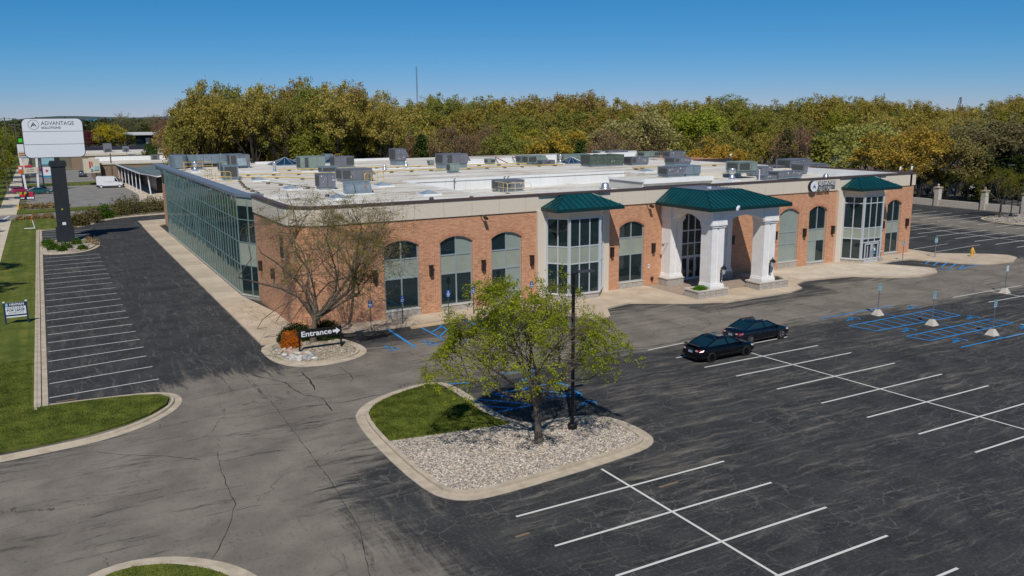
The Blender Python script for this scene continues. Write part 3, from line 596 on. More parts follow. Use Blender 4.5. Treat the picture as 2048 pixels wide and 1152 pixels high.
# shallow brick pilasters beside the openings
for x0, x1 in ((24.75,25.0),(25.75,26.0),(29.3,29.5),(30.2,30.42),(33.8,34.),(46.3,46.5),(61.75,62.0),(65.6,65.8),(66.35,66.55),(69.65,69.85)):
    B(x0, x1, FY-.03, FY+.02, 0.1, 6.2).build("brick_pilaster", BRICK, BL)
# interior volume behind the openings
INN = MB(); INN.box(17.4,82.2,63.5,63.7,0,8.2); B(17.4,82.2,59.3,63.5,.0,.14).build('interior_floor', mat('wood_floor', (.34,.26,.18), .6, var=.2, vscale=1.), BL); INN.box(17.4,82.2,59.25,63.5,3.5,3.72); INN.box(17.4,82.2,59.2,63.5,8.0,8.15)
for x in (17.6,25.6,30.,34.8,43,47.5,49.6,54.9,61.8,66.,70.4,78.0,82.0): INN.box(x-.08,x+.08,59.25,63.5,.14,8.0)
INN.build("interior", mat("interior_wall", (.26,.25,.22), .9, var=.4, vscale=.5), BL)
def window(w, rails, spand, mull, dep=.2, blinds=(), frame=ALU, stone=True, pane_m=GLASS):
    """arched window: frame part with one pane or panel per cell"""
    x0, x1, z0, zs, za = w; y = FY+dep; A = arc(x0, x1, zs, za, 12)
    mb = MB(); t = .055
    def topz(x):
        c = (x0+x1)/2; h = (x1-x0)/2; s = za-zs; r_ = (h*h+s*s)/(2*s); return math.sqrt(max(0, r_*r_-(x-c)**2))-(r_-s)+zs
    xs = [x0]+list(mull)+[x1]; zr = [z0]+sorted(rails)
    for x in xs: xx = min(max(x, x0+t), x1-t); mb.box(xx-t, xx+t, y-.06, y+.05, z0, topz(xx)-.01)
    for z in zr: mb.box(x0, x1, y-.05, y+.055, z-t, z+t)
    for i in range(12): mb.tube([(A[i][0],y,A[i][1]-.04),(A[i+1][0],y,A[i+1][1]-.04)], .05, 4)
    f = mb.build("window", frame, BL)
    for ci in range(len(xs)-1):
        a, b = xs[ci]+t*.5, xs[ci+1]-t*.5
        for ri in range(len(zr)):
            lo = zr[ri]; hi = zr[ri+1] if ri+1 < len(zr) else None
            sp = spand and abs(lo-spand[0]) < .01; bl = (ci, ri) in blinds
            m = SPAND if sp else (BLIND if bl else pane_m); nm = "spandrel_panel" if sp else "pane"
            if hi: pm = B(a, b, y-.01, y+.012, lo, hi)
            else:
                n = 6; pts = [(a, lo), (b, lo)]+[(b-(b-a)*k/n, topz(min(max(b-(b-a)*k/n, x0+.01), x1-.01))-.02) for k in range(n+1)]
                pm = MB().prism_y(pts, y-.01, y+.012)
            pm.build(nm, m, f)
    if stone:
        B(x0-.02, x1+.02, FY-.02, FY+.34, 0.05, z0-.1).build("stone_base", STONE, BL); B(x0-.03, x1+.03, FY-.06, FY+.3, z0-.1, z0-.03).build("sill", STCAP, BL)
for x0, x1, y, z0, z1 in ((23.35,23.62,59.35,.14,8.0),(28.55,28.95,59.3,.2,3.2),(31.0,31.5,60.,.2,2.4),(43.5,43.9,60.2,.2,2.8),(45.3,45.7,59.5,.14,3.4),(68.9,69.2,59.4,.14,7.9),(79.9,80.2,59.4,.14,7.9)): B(x0,x1,y,y+.2,z0,z1).build("interior_column", mat("pale_green_paint", (.34,.44,.38), .7), BL)
mid = lambda w: [(w[0]+w[1])/2]
window(WINS[0], [3.09,4.57], (3.09,), mid(WINS[0])); window(WINS[1], [3.09,4.57], (3.09,), mid(WINS[1]), blinds={(1,2)})
window(WINS[2], [3.09,4.57], (3.09,), mid(WINS[2]), blinds={(1,0),(1,2)}); window(WINS[3], [3.13,4.63], (3.13,), mid(WINS[3]))
window(WINS[4], [2.54,3.72], None, mid(WINS[4]), blinds={(i,j) for i in (0,1) for j in (0,1,2)}); window(WINS[5], [2.6,3.74], (2.6,), mid(WINS[5]), blinds={(0,0)})
window(WINS[6], [2.57,3.79], (2.57,), mid(WINS[6]))
EW = ENT; exs = [EW[0]+(EW[1]-EW[0])*k/6 for k in range(1, 6)]
window(EW, [2.35,3.55,4.75], None, exs, dep=.36, stone=False, frame=ALUW, pane_m=m_glass("entry_glass", (.45,.42,.38), .7))
for k in range(3):
    xa = EW[0]+.06+k*1.62
    for j in (0, 1):
        d = MB(); a = xa+j*.79; d.box(a,a+.76,FY+.26,FY+.32,.14,.36); d.box(a,a+.76,FY+.26,FY+.32,2.2,2.32); d.box(a,a+.09,FY+.26,FY+.32,.36,2.2); d.box(a+.67,a+.76,FY+.26,FY+.32,.36,2.2)
        dd = d.build("door", ALUW, BL); MB().box(a+(.6 if j == 0 else .1),a+(.63 if j == 0 else .13),FY+.2,FY+.23,.9,1.5).build("door_handle", SILVER, dd)
# tan fascia panels with recessed joints
JX = [16.9+2.42*k for k in range(28)]
for k in range(27):
    a, b = JX[k]+.012, JX[k+1]-.012
    if b > 82.8: break
    B(a, b, FY-.10, FY+.3, ZB, ZT).build("fascia_panel", PANEL, BL)
B(JX[27]+.012 if JX[27] < 82 else 81.9, 82.85, FY-.10, FY+.3, ZB, ZT).build("fascia_panel", PANEL, BL)
B(16.9,82.84,FY-.06,FY+.29,ZB+.01,ZT-.01).build("fascia_backing", mat("joint_shadow", (.2,.17,.14), .9), BL)
cp = MB(); cp.box(17.0,35.0,FY-.16,FY+.34,ZT,ZT+.16); cp.box(35.0,42.1,FY-.30,FY+.34,ZT,ZT+.16); cp.box(42.1,70.7,FY-.16,FY+.34,ZT,ZT+.16); cp.box(70.7,77.8,FY-.26,FY+.34,ZT,ZT+.16); cp.box(77.8,82.95,FY-.16,FY+.34,ZT,ZT+.16); cp.box(82.6,82.95,FY+.34,94.6,ZT,ZT+.16)
cp.box(82.95,90.2,94.3,94.65,ZT,ZT+.16); cp.build("coping", COPING, BL)
# rounded brick corner, then the wall along x = 14.9
cpts = [(14.9,71.0),(14.9,61.6)]+[(17.2-2.3*math.cos(t*math.pi/16), 61.1-2.3*math.sin(t*math.pi/16)) for t in range(1, 8)]+[(17.2,FY)]
def ribbon(pts, z0, z1, t, out=0.):
    P = [Vector(p) for p in pts]; mb = MB(); k = len(P); o = []; i_ = []
    for j in range(k):
        d = (P[min(j+1,k-1)]-P[max(j-1,0)]).normalized(); n = Vector((-d.y, d.x)); o.append(P[j]-n*out); i_.append(P[j]+n*t)
    for j in range(k-1): mb.hexa([(*o[j],z0),(*o[j+1],z0),(*i_[j+1],z0),(*i_[j],z0)], [(*o[j],z1),(*o[j+1],z1),(*i_[j+1],z1),(*i_[j],z1)])
    return mb
ribbon(cpts, 0, ZB, .35).build("brick_wall", BRICK, BL); ribbon(cpts, ZB, ZT, .35, .1).build("fascia_panel", PANEL, BL); ribbon(cpts, ZT, ZT+.16, .4, .16).build("coping", COPING, BL)
sw = MB(); sw.box(14.86,14.93,60.6+.9,61.5+.9,4.95,6.55); 
swf = B(14.84,14.89,61.75,62.5,4.95,6.55).build("window", DGREY, BL); B(14.82,14.845,61.8,62.45,5.0,6.5).build("pane", GLASS, swf)
B(14.84,14.9,61.7,62.55,4.8,4.93).build("sill", mat("pink_sill", (.5,.3,.22), .8), BL)
for y in (69.2,65.0): 
    B(14.6,14.9,y-.1,y+.1,2.9,3.7).build("wall_sconce", IRON, BL)
# far brick end of the glass wall, and side/back walls
B(14.9,15.3,120.2,131.6,0,ZB).build("brick_wall", BRICK, BL); B(14.8,15.25,120.2,131.7,ZB,ZT).build("fascia_panel", PANEL, BL); B(14.9,16.4,131.61,131.9,0,ZB).build("brick_wall", BRICK, BL)
MB().box(82.4,82.75,59.2,94.6,0,ZT).box(82.75,90.,94.6,95.,0,7.5).box(89.7,90,95,118,0,ZT).box(15.3,90,131.6,132,0,8.5).box(82.0,82.4,94.6,131.6,0,8.5).build("side_wall", BRICK, BL)
for k in range(3): B(82.78+2.42*k,min(90.1,82.76+2.42*(k+1)),94.5,95.0,7.5,ZT).build("fascia_panel", PANEL, BL)
# curtain wall of glass: mullions, rails, one pane per cell
CX_ = 13.95; N = 38; Y0, Y1 = 73.1, 120.2; dy = (Y1-Y0)/N; RZ = [.38,2.9,4.87,6.8,8.72]
fr = MB()
for i in range(N+1): y = Y0+dy*i; fr.box(CX_-.06,CX_+.07,y-.022,y+.022,.36,8.72)
for z in RZ: fr.box(CX_-.05,CX_+.075,Y0,Y1,z-.04,z+.04)
D0, D1 = Vector((CX_,Y0)), Vector((14.93,71.0)); dd = (D1-D0)
for t in (0,.62,1.): p = D0+dd*t; fr.box(p.x-.05,p.x+.05,p.y-.06,p.y+.06,.36,8.72)
for z in RZ: fr.hexa([(D0.x-.04,D0.y,z-.04),(D1.x-.04,D1.y,z-.04),(D1.x+.05,D1.y+.03,z-.04),(D0.x+.05,D0.y+.03,z-.04)], [(D0.x-.04,D0.y,z+.04),(D1.x-.04,D1.y,z+.04),(D1.x+.05,D1.y+.03,z+.04),(D0.x+.05,D0.y+.03,z+.04)])
CW = fr.build("curtain_wall", ALUG, BL)
pms = {}
for r_ in range(4):
    pb = B(-.012,.012,0,dy-.07,0,RZ[r_+1]-RZ[r_]-.08); me = None
    for i in range(N):
        if me is None: o = pb.build("pane", GLASSG, CW); me = o.data
        else: o = bpy.data.objects.new("pane", me); COL.objects.link(o); o.parent = CW
        off = LOC[BL.name]; o.location = (CX_, Y0+dy*i+.035, RZ[r_]+.04)
        if i == 0:
            for v in me.vertices: v.co += Vector(off)
            me.update()
        o.location = Vector((CX_, Y0+dy*i+.035, RZ[r_]+.04))-Vector(off)
        o.rotation_euler = (0, rng.gauss(0,.0035), rng.gauss(0,.006))
for r_ in range(4):
    for (a, b), (za_, zb_), m in [((a,b),(RZ[r_]+.04,RZ[r_+1]-.04) if r_ < 3 else zz_, mm_) for a, b in ((.02,.60),(.64,.98)) for zz_, mm_ in (((0,0), SPAND if r_ == 1 else GLASS),) if r_ < 3]+[((a,b),zz_,mm_) for a, b in ((.02,.60),(.64,.98)) for zz_, mm_ in (((6.84,7.95),GLASS),((7.95,8.68),SPAND)) if r_ == 3]:
        p, q = D0+dd*a, D0+dd*b
        MB().hexa([(p.x,p.y,za_),(q.x,q.y,za_),(q.x+.02,q.y+.02,za_),(p.x+.02,p.y+.02,za_)],[(p.x,p.y,zb_),(q.x,q.y,zb_),(q.x+.02,q.y+.02,zb_),(p.x+.02,p.y+.02,zb_)]).build("spandrel_panel" if m is SPAND else "pane", m, CW)
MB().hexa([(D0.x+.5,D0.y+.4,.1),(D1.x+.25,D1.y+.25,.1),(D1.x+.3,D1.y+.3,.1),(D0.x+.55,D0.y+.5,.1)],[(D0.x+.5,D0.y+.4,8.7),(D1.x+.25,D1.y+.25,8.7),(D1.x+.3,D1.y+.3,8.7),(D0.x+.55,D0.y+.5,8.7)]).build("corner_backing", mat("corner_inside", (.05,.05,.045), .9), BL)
ribbon([(CX_,Y1),(CX_,Y0),(14.93,71.0)], 0, .26, .3, .02).build("stone_base", STONE, BL); ribbon([(CX_,Y1),(CX_,Y0),(14.93,71.0)], .26, .36, .34, .07).build("sill", STCAP, BL)
ribbon([(CX_,131.8),(CX_,Y0),(14.95,70.9)], 8.72, 8.98, 1.0, .12).build("coping", COPGREY, BL)
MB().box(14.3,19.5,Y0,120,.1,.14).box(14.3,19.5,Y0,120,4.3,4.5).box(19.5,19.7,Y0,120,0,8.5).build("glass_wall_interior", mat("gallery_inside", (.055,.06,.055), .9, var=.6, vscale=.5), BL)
# ------------------------------------------------------------------ bays with their green hipped canopies
def bay(xl, xr, fl, frr, yf, rails, zh, base):
    P = [(xl,58.55),(fl,yf),(frr,yf),(xr,58.55)]
    # tan surround: pilasters and head
    B(xl-.85, xl, 58.55, 59.1, 0, ZB).build("pilaster", PANEL, BL); B(xr, xr+.72, 58.55, 59.1, 0, ZB).build("pilaster", PANEL, BL)
    ribbon(P, zh, 7.75, .3, .04).build("bay_head", PANEL, BL)
    ribbon(P, 0.05, base-.08, .3, .03).build("stone_base", STONE, BL); ribbon(P, base-.08, base, .34, .1).build("sill", STCAP, BL)
    f = MB(); cells = []
    for k, nn in ((0,2),(1,3),(2,2)):
        a, b = Vector(P[k]), Vector(P[k+1])
        for j in range(nn+1):
            p = a.lerp(b, j/nn); w = .10 if j in (0,nn) else .045
            if j < nn or k == 2: f.box(p.x-w,p.x+w,p.y-w,p.y+w,base,zh)
            if j < nn: cells.append((a.lerp(b, (j+.05)/nn), a.lerp(b, (j+.95)/nn), k))
        d = (b-a).normalized(); n = Vector((d.y,-d.x))*.05
        for z in [base+.04]+rails+[zh-.03]:
            f.hexa([(a.x+n.x,a.y+n.y,z-.045),(b.x+n.x,b.y+n.y,z-.045),(b.x-n.x,b.y-n.y,z-.045),(a.x-n.x,a.y-n.y,z-.045)],[(a.x+n.x,a.y+n.y,z+.045),(b.x+n.x,b.y+n.y,z+.045),(b.x-n.x,b.y-n.y,z+.045),(a.x-n.x,a.y-n.y,z+.045)])
    fo = f.build("bay_window", ALUW if True else ALU, BL); zz = [base+.06]+rails+[zh-.05]
    for a, b, k in cells:
        d = (b-a).normalized(); n = Vector((-d.y,d.x))*.015
        for j in range(len(zz)-1):
            sp = (j == 1); MB().hexa([(a.x-n.x,a.y-n.y,zz[j]+.03),(b.x-n.x,b.y-n.y,zz[j]+.03),(b.x+n.x,b.y+n.y,zz[j]+.03),(a.x+n.x,a.y+n.y,zz[j]+.03)],[(a.x-n.x,a.y-n.y,zz[j+1]-.03),(b.x-n.x,b.y-n.y,zz[j+1]-.03),(b.x+n.x,b.y+n.y,zz[j+1]-.03),(a.x+n.x,a.y+n.y,zz[j+1]-.03)]).build("spandrel_panel" if sp else "pane", SPAND if sp else GLASS, fo)
    # floor, ceiling and backs inside the bay
    MB().prism([(xl+.1,59.1),(fl+.1,yf+.15),(frr-.1,yf+.15),(xr-.1,59.1)], .08, .14).prism([(xl+.1,59.1),(fl+.1,yf+.3),(frr-.1,yf+.3),(xr-.1,59.1)], 3.6, 3.7).prism([(xl+.1,59.1),(fl+.1,yf+.15),(frr-.1,yf+.15),(xr-.1,59.1)], 7.0, 7.1).build("interior", MATS["interior_wall"], BL)
    return P
bay(35.75, 41.35, 36.95, 39.95, 57.0, [3.2,4.62], 6.95, .62)
bay(71.5, 77.05, 72.45, 75.3, 56.85, [2.62,3.72,6.25], 6.95, .5)
# glass doors in the east bay
db = MB(); db.box(72.75,74.95,56.70,56.8,.14,.2)
for a in (72.85,73.9): db.box(a,a+.98,56.68,56.78,.2,.36).box(a,a+.98,56.68,56.78,2.02,2.14).box(a,a+.1,56.68,56.78,.36,2.02).box(a+.88,a+.98,56.68,56.78,.36,2.02)
do = db.build("door", ALUW, BL); MB().box(73.75,73.8,56.6,56.66,.8,1.4).box(73.94,73.99,56.6,56.66,.8,1.4).build("door_handle", SILVER, do); B(74.2,74.4,56.66,56.675,1.3,1.6).build("notice", SIGNW, do); B(74.25,74.45,56.66,56.675,.95,1.2).build("notice", CYAN, do)
B(74.95,75.5,56.5,57.0,.1,.55).build("stone_base", STONE, BL); B(72.6,75.2,56.72,56.8,2.2,2.3).build("door_head", ALUW, BL)
def seams(a, b, c, d, step, name_par, m=GREEND):
    """standing seams on the quad a-b (eave) d-c (top), running up the slope, each a part"""
    a, b, c, d = map(Vector, (a,b,c,d)); ev = (b-a); L = ev.length; e = ev.normalized(); nrm = e.cross((d-a)).normalized()
    if nrm.z < 0: nrm = -nrm
    up_ = nrm.cross(e).normalized(); H = (d-a).dot(up_); s0 = (d-a).dot(e); s1 = (c-a).dot(e); s = step*.5
    if H < 0: up_ = -up_; H = -H
    while s < L:
        h = H*(s/s0) if s < s0 else (H if s <= s1 else H*(L-s)/max(1e-6, (L-s1)))
        if h > .12:
            p = a+e*s; q = p+up_*h; w = e*.022; t = nrm*.05
            MB().hexa([p-w,p+w,q+w,q-w],[p-w+t,p+w+t,q+w+t,q-w+t]).build("roof_seam", m, name_par)
        s += step
def hip(x0, x1, yf, yb, ze, tx0, tx1, ty, zt, step=.5, fasc=.3, th=.06, parent=BL, name="canopy_roof"):
    """three-sided hipped metal roof standing against the wall"""
    mb = MB(); A, Bq, C_, D_ = (x0,yf,ze),(x1,yf,ze),(x1,yb,ze),(x0,yb,ze); T0, T1, T2, T3 = (tx0,ty,zt),(tx1,ty,zt),(tx1,yb,zt),(tx0,yb,zt)
    mb.add([A,Bq,C_,D_,T0,T1,T2,T3,(x0,yf,ze-.02),(x1,yf,ze-.02),(x1,yb,ze-.02),(x0,yb,ze-.02)], [(0,1,5,4),(1,2,6,5),(3,0,4,7),(4,5,6,7),(0,8,9,1),(1,9,10,2),(3,11,8,0),(8,11,10,9)])
    r_ = mb.build(name, GREEN, parent)
    f = MB(); g = .04; f.box(x0-g,x1+g,yf-g,yf+.1,ze-fasc,ze-.02); f.box(x0-g,x0+.1,yf+.1,yb,ze-fasc,ze-.02); f.box(x1-.1,x1+g,yf+.1,yb,ze-fasc,ze-.02); f.build("gutter", GREEND, r_)
    B(x0+.1,x1-.1,yf+.1,yb,ze-fasc+.05,ze-fasc+.1).build("soffit", STUCCO, r_)
    seams(A, Bq, T1, T0, step, r_); seams(D_, A, T0, T3, step, r_); seams(Bq, C_, T2, T1, step, r_)
    for p, q in ((A,T0),(Bq,T1),(T0,T1),(T0,T3)): MB().tube([p,q], .045, 5).build("ridge_cap", GREEND, r_)
    return r_
hip(35.3, 41.9, 56.3, 58.68, 7.86, 37.25, 40.0, 58.3, 8.80, .55); hip(71.1, 77.3, 56.3, 58.68, 7.86, 73.0, 75.5, 58.3, 8.80, .5)
# ------------------------------------------------------------------ entrance portico
PT = BL
por = MB(); YF = 52.25
COLS = [(48.0,49.35),(53.95,55.3)]
for a, b in COLS:
    for (y0, y1) in ((YF,YF+1.35),(57.55,58.78)):
        c = MB(); g = .05
        z0 = .85 if True else 0
        c.box(a+.08,b-.08,y0+.08,y1-.08,z0,6.3); m_ = (a+b)/2
        # panelled shaft: raised strips left and right of a groove
        c.box(a,m_-.08,y0,y0+.08,z0+.35,5.95).box(m_+.08,b,y0,y0+.08,z0+.35,5.95); c.box(a,a+.08,y0+.08,y1,z0+.35,5.95).box(b-.08,b,y0+.08,y1,z0+.35,5.95)
        c.box(a-.1,b+.1,y0-.1,y1+.0,z0,z0+.2).box(a-.05,b+.05,y0-.05,y1,z0+.2,z0+.35)
        c.box(a-.08,b+.08,y0-.08,y1,5.95,6.12).box(a-.16,b+.16,y0-.16,y1,6.12,6.3)
        c.build("column", STUCCO, PT)
        c2 = MB(); c2.box(a-.14,b+.14,y0-.14,y1+.0,6.3,7.42); c2.build("column_block", STUCCO, PT)
def arch_beam_x(x0, x1, y0, y1, zb, za, zt):
    mb = MB(); A = arc(x0, x1, zb, za, 14)
    for i in range(14): mb.hexa([(A[i][0],y0,A[i][1]),(A[i+1][0],y0,A[i+1][1]),(A[i+1][0],y1,A[i+1][1]),(A[i][0],y1,A[i][1])], [(A[i][0],y0,zt),(A[i+1][0],y0,zt),(A[i+1][0],y1,zt),(A[i][0],y1,zt)])
    return mb
arch_beam_x(49.49, 53.81, YF, YF+.9, 6.25, 6.85, 7.42).build("arched_beam", STUCCO, PT)
arch_beam_x(49.49, 53.81, YF-.04, YF, 6.32, 6.92, 7.36).build("arch_trim", STUCCO, PT)
def arch_beam_y(y0, y1, x0, x1, zb, za, zt):
    mb = MB(); A = arc(y0, y1, zb, za, 14)
    for i in range(14): mb.hexa([(x0,A[i][0],A[i][1]),(x1,A[i][0],A[i][1]),(x1,A[i+1][0],A[i+1][1]),(x0,A[i+1][0],A[i+1][1])], [(x0,A[i][0],zt),(x1,A[i][0],zt),(x1,A[i+1][0],zt),(x0,A[i+1][0],zt)])
    return mb
arch_beam_y(YF+1.35, 57.41, 48.0, 48.9, 6.2, 6.9, 7.42).build("arched_beam", STUCCO, PT); arch_beam_y(YF+1.35, 57.41, 54.4, 55.3, 6.2, 6.9, 7.42).build("arched_beam", STUCCO, PT)
B(48.2,55.1,YF+.2,58.7,7.3,7.40).build("portico_ceiling", STUCCO, PT)
pr = hip(47.15, 56.3, 51.55, 58.68, 7.68, 48.8, 52.7, 54.1, 8.86, .45, name="portico_roof")
B(48.9,52.6,54.2,58.66,8.80,8.875).build("flat_deck", HVG, pr)
B(50.5,50.75,55.6,55.85,8.88,9.02).build("roof_vent", SIGNW, pr)
for a, b, y0, y1 in ((46.5,49.75,52.0,53.75),(53.55,57.0,52.1,53.75)):
    pl = MB(); pl.box(a,b,y0,y1,.1,.68); po = pl.build("stone_planter", STONE, PT); kerb_ring("planter_cap", [(a-.06,y0-.06),(b+.06,y0-.06),(b+.06,y1+.06),(a-.06,y1+.06)], .3, .12, STCAP, po, z0=.68); 
    B(a+.2,b-.2,y0+.2,y1-.2,.6,.72).build("planter_soil", mat("soil", (.06,.04,.03), .95), po)
    for k in range(5): 
        for r_ in range(2): B(a+.02+k*(b-a)/5,a-.02+(k+1)*(b-a)/5,y0-.03,y0,.12+.28*r_,.38+.28*r_).build("stone_block", STONE, po)
for a, b in ((48.0,49.35),(53.95,55.3)):
    B(a-.25,b+.25,57.5,58.79,.1,.75).build("column_pedestal", STONE, PT); B(a-.3,b+.3,57.45,58.79,.75,.85).build("pedestal_cap", STCAP, PT)
B(47.9,49.45,52.15,53.7,.70,.86).build("column_plinth", STUCCO, PT); B(53.85,55.4,52.15,53.7,.70,.86).build("column_plinth", STUCCO, PT)
# ------------------------------------------------------------------ roof: decks, light well, parapets
ZR = 8.62
rf = MB(); rf.box(14.2,32.5,73.4,131.6,8.2,ZR); rf.prism(ccw([(14.2,73.39),(15.15,71.3),(15.2,71),(15.2,61.6),(16.1,60.),(17.3,59.1),(32.5,59.1),(32.5,73.39)]), 8.2, ZR); rf.box(32.5,60.7,81.8,131.6,8.2,ZR-.004); rf.box(60.7,63,69,131.6,8.0,ZR-.008); rf.box(53.75,60.7,69,75,8.0,ZR-.008)
rf.box(63,82.4,75,94.6,7.9,ZR-.012); rf.box(82.4,90,95,118,8,8.3); rf.box(63.0,82.4,94.6,131.6,8,ZR-.016)
rf.build("roof_deck", ROOF, BL)
MB().box(32.5,82.4,59.1,81.8,7.3,7.5).build("roof_deck", ROOF, BL); MB().box(63.15,82.4,59.1,75,7.5,8.0).build("roof_deck", ROOF, BL)
for k in range(12): B(32.55+2.345*k,32.53+2.345*(k+1),81.6,81.8,7.5,8.68).build("well_wall_panel", WHITEM, BL)
rib = MB()
for k in range(40): rib.box(53.70,53.75,69.1+k*.148,69.17+k*.148,7.5,8.5)
rib.build("ribbed_siding", mat("ribbed_siding", (.5,.5,.49), .6), BL)
pw = MB(); pw.box(53.7,63,68.75,69,8.3,8.78).box(62.9,63.15,59.15,69,7.5,8.3).box(32.3,32.5,60,81.6,8.5,8.70).box(32.5,60.7,81.6,81.82,8.68,8.74).box(53.6,53.75,69,75,8.45,8.7); pw.build("roof_kerb", WHITEM, BL)
MB().box(53.62,53.70,69,75,8.42,8.55).box(32.45,60.7,81.56,81.6,8.45,8.49).build("metal_flashing", mat("brown_flashing", (.20,.17,.14), .7), BL)
for q in ((60.72,82.4,108.,108.4,8.5,9.62),(48.5,60.72,108.0,108.3,8.5,9.35),(82.1,82.42,59.2,94.6,7.9,8.79),(27.5,48.5,127.6,128.0,8.6,8.95),(82.6,90,117.6,118,8.3,9.35),(16,27.5,131.0,131.4,8.6,8.9)): B(*q).build("roof_parapet", WHITEM, BL)
MB().box(48.4,82.45,108.0,108.45,9.62,9.66).build("parapet_cap", DGREY, BL)
# long white seams raised on the membrane
for (x0,y0,x1,y1,w,h) in ((33,97.,60,97.4,.5,.06),(22,88,22.3,118,.3,.03),(28,104,60,104.4,.5,.1),(15,100.,32,100.3,.25,.03)): B(min(x0,x1),max(x0,x1),y0,y1,ZR,ZR+h).build("roof_seam", WHITEM, BL)
# seams and wheel stains of the membrane rolls

# ------------------------------------------------------------------ things on the roof
def unit(name, label, x0, y0, w, d, h, z, m, cat="air conditioner", louv=(.05,.3), hood=None, curb=.25, fans=0, group="rooftop units", nick=None, side_l=True):
    """packaged rooftop unit: curb, cabinet with seams, coil louvres, optional rain hood and fans"""
    t = thing(name, label, cat, (x0, y0, z), group)
    B(x0+.08,x0+w-.08,y0+.08,y0+d-.08,z,z+curb).build("base_curb", HVBG, t)
    c = MB().box(x0,x0+w,y0,y0+d,z+curb,z+h); c.box(x0-.03,x0+w+.03,y0-.03,y0+d+.03,z+h,z+h+.04)
    cb = c.build("cabinet", m, t); s = MB(); n = max(2, int(w/.9))
    for k in range(1, n): s.box(x0+w*k/n-.012,x0+w*k/n+.012,y0-.012,y0,z+curb,z+h)
    s.box(x0,x0+w,y0-.01,y0,z+curb+(h-curb)*.5,z+curb+(h-curb)*.5+.015) if rng.random() < .4 else None
    s.build("panel_seam", DGREY, cb)
    if louv:
        a, b = louv; l_ = MB().box(x0+w*a,x0+w*b,y0-.02,y0,z+curb+.12,z+h-.1).build("coil_louvre", COIL, t)
    if side_l: B(x0-.02,x0,y0+d*.12,y0+d*.88,z+curb+.12,z+h-.12).build("coil_louvre", COIL, t)
    if hood == 'r':
        MB().add([(x0+w,y0+.1,z+h*.55),(x0+w,y0+d-.1,z+h*.55),(x0+w,y0+d-.1,z+h-.08),(x0+w,y0+.1,z+h-.08),(x0+w+.5,y0+.1,z+h*.5),(x0+w+.5,y0+d-.1,z+h*.5)], [(0,3,4),(1,5,2),(3,2,5,4),(0,4,5,1),(0,1,2,3)]).build("rain_hood", m, t)
    if hood == 'f':
        a, b = x0+w*.35, x0+w*.8
        MB().add([(a,y0,z+.3),(b,y0,z+.3),(b,y0,z+h*.75),(a,y0,z+h*.75),(a,y0-.5,z+.35),(b,y0-.5,z+.35)], [(0,4,3),(1,2,5),(3,4,5,2),(0,1,5,4),(0,3,2,1)]).build("rain_hood", HVBG, t)
    for k in range(fans):
        cx = x0+w*(k+.7)/(fans+.4); MB().lathe((cx,y0+d/2,z+h+.04), [(.34,0),(.34,.1),(.30,.1)], 12).build("fan_shroud", DGREY, t)
    if nick:
        q = MB()
        for k in range(nick):
            a = x0+rng.uniform(.1,w-.15); b = z+curb+rng.uniform(.15,h-curb-.15); s_ = rng.uniform(.03,.09); q.box(a,a+s_,y0-.016,y0-.002,b,b+s_*rng.uniform(.7,2.4))
        q.build("service_sticker", SIGNW, t)
    return t
unit("rooftop_unit", "big grey air handler with a rain hood at the back left of the roof", 22.15, 118.31, 2.64, 2.40, 1.77, 8.62, HVG, hood='f')
unit("rooftop_unit", "grey condenser with a dark louvred face behind the yellow rails near the glass wall", 16.99, 94.89, 1.58, 1.60, 1.56, 8.62, HVBG, louv=(.08,.9))
unit("rooftop_unit", "low grey unit inside the far yellow rails above the glass wall", 17.14, 117.83, 1.51, 1.60, 1.11, 8.62, HVG, nick=3)
unit("rooftop_unit", "pale green unit between the far rails and the louvred condenser", 19.28, 109.94, 0.96, 1.50, 1.24, 8.62, HVGR)
unit("rooftop_unit", "long pale green rooftop unit beside the blue glass skylights", 28.94, 107.96, 3.20, 2.20, 1.72, 8.62, HVGR, louv=(.17,.31))
unit("rooftop_unit", "grey rooftop unit with a small intake hood right of the pale green one", 34.31, 110.81, 2.72, 2.20, 1.46, 8.62, HVG, louv=(.6,.99))
unit("rooftop_unit", "small galvanised box unit standing behind the pale green unit", 37.15, 124.59, 1.23, 2.00, 1.26, 8.62, HVBG, louv=None)
unit("rooftop_unit", "large grey rooftop unit left of the light well with an open dark louvre", 26.90, 84.56, 3.25, 2.30, 1.31, 8.62, HVG, louv=(.02,.28),hood='r',nick=3)
unit("rooftop_unit", "low galvanised unit with black grilles behind the two near grey units", 28.92, 98.44, 1.89, 1.80, 0.88, 8.62, HVBG, louv=(.05,.9))
unit("rooftop_unit", "grey cabinet next to the curved rusty hoods", 22.20, 76.63, 1.52, 1.50, 1.43, 8.62, HVG, louv=None,nick=8)
unit("rooftop_unit", "tall grey air handler at the back, left of the centre", 43.35, 111.59, 1.57, 2.60, 2.25, 8.62, HVG, hood='r',nick=7,louv=None,curb=.7)
unit("rooftop_unit", "large grey air handler behind the small green cube at the back centre", 44.90, 98.96, 3.50, 2.60, 1.90, 8.62, HVG, hood='r',nick=4,louv=(.16,.36),curb=.7)
unit("rooftop_unit", "small green cube unit just behind the light well", 42.45, 91.58, 1.19, 1.20, 1.09, 8.62, HVGR, louv=None,nick=2)
unit("rooftop_unit", "small green unit with dark side left of the red braces", 54.43, 104.91, 1.19, 1.20, 0.80, 8.62, HVGR, louv=(.4,.98))
unit("rooftop_unit", "tiny green unit at the back between the two tall air handlers", 47.26, 108.68, 0.69, 1.00, 0.62, 8.62, HVGR, louv=None)
unit("rooftop_unit", "small grey unit against the white back parapet", 59.38, 104.42, 1.07, 1.40, 1.05, 8.62, HVG, nick=2)
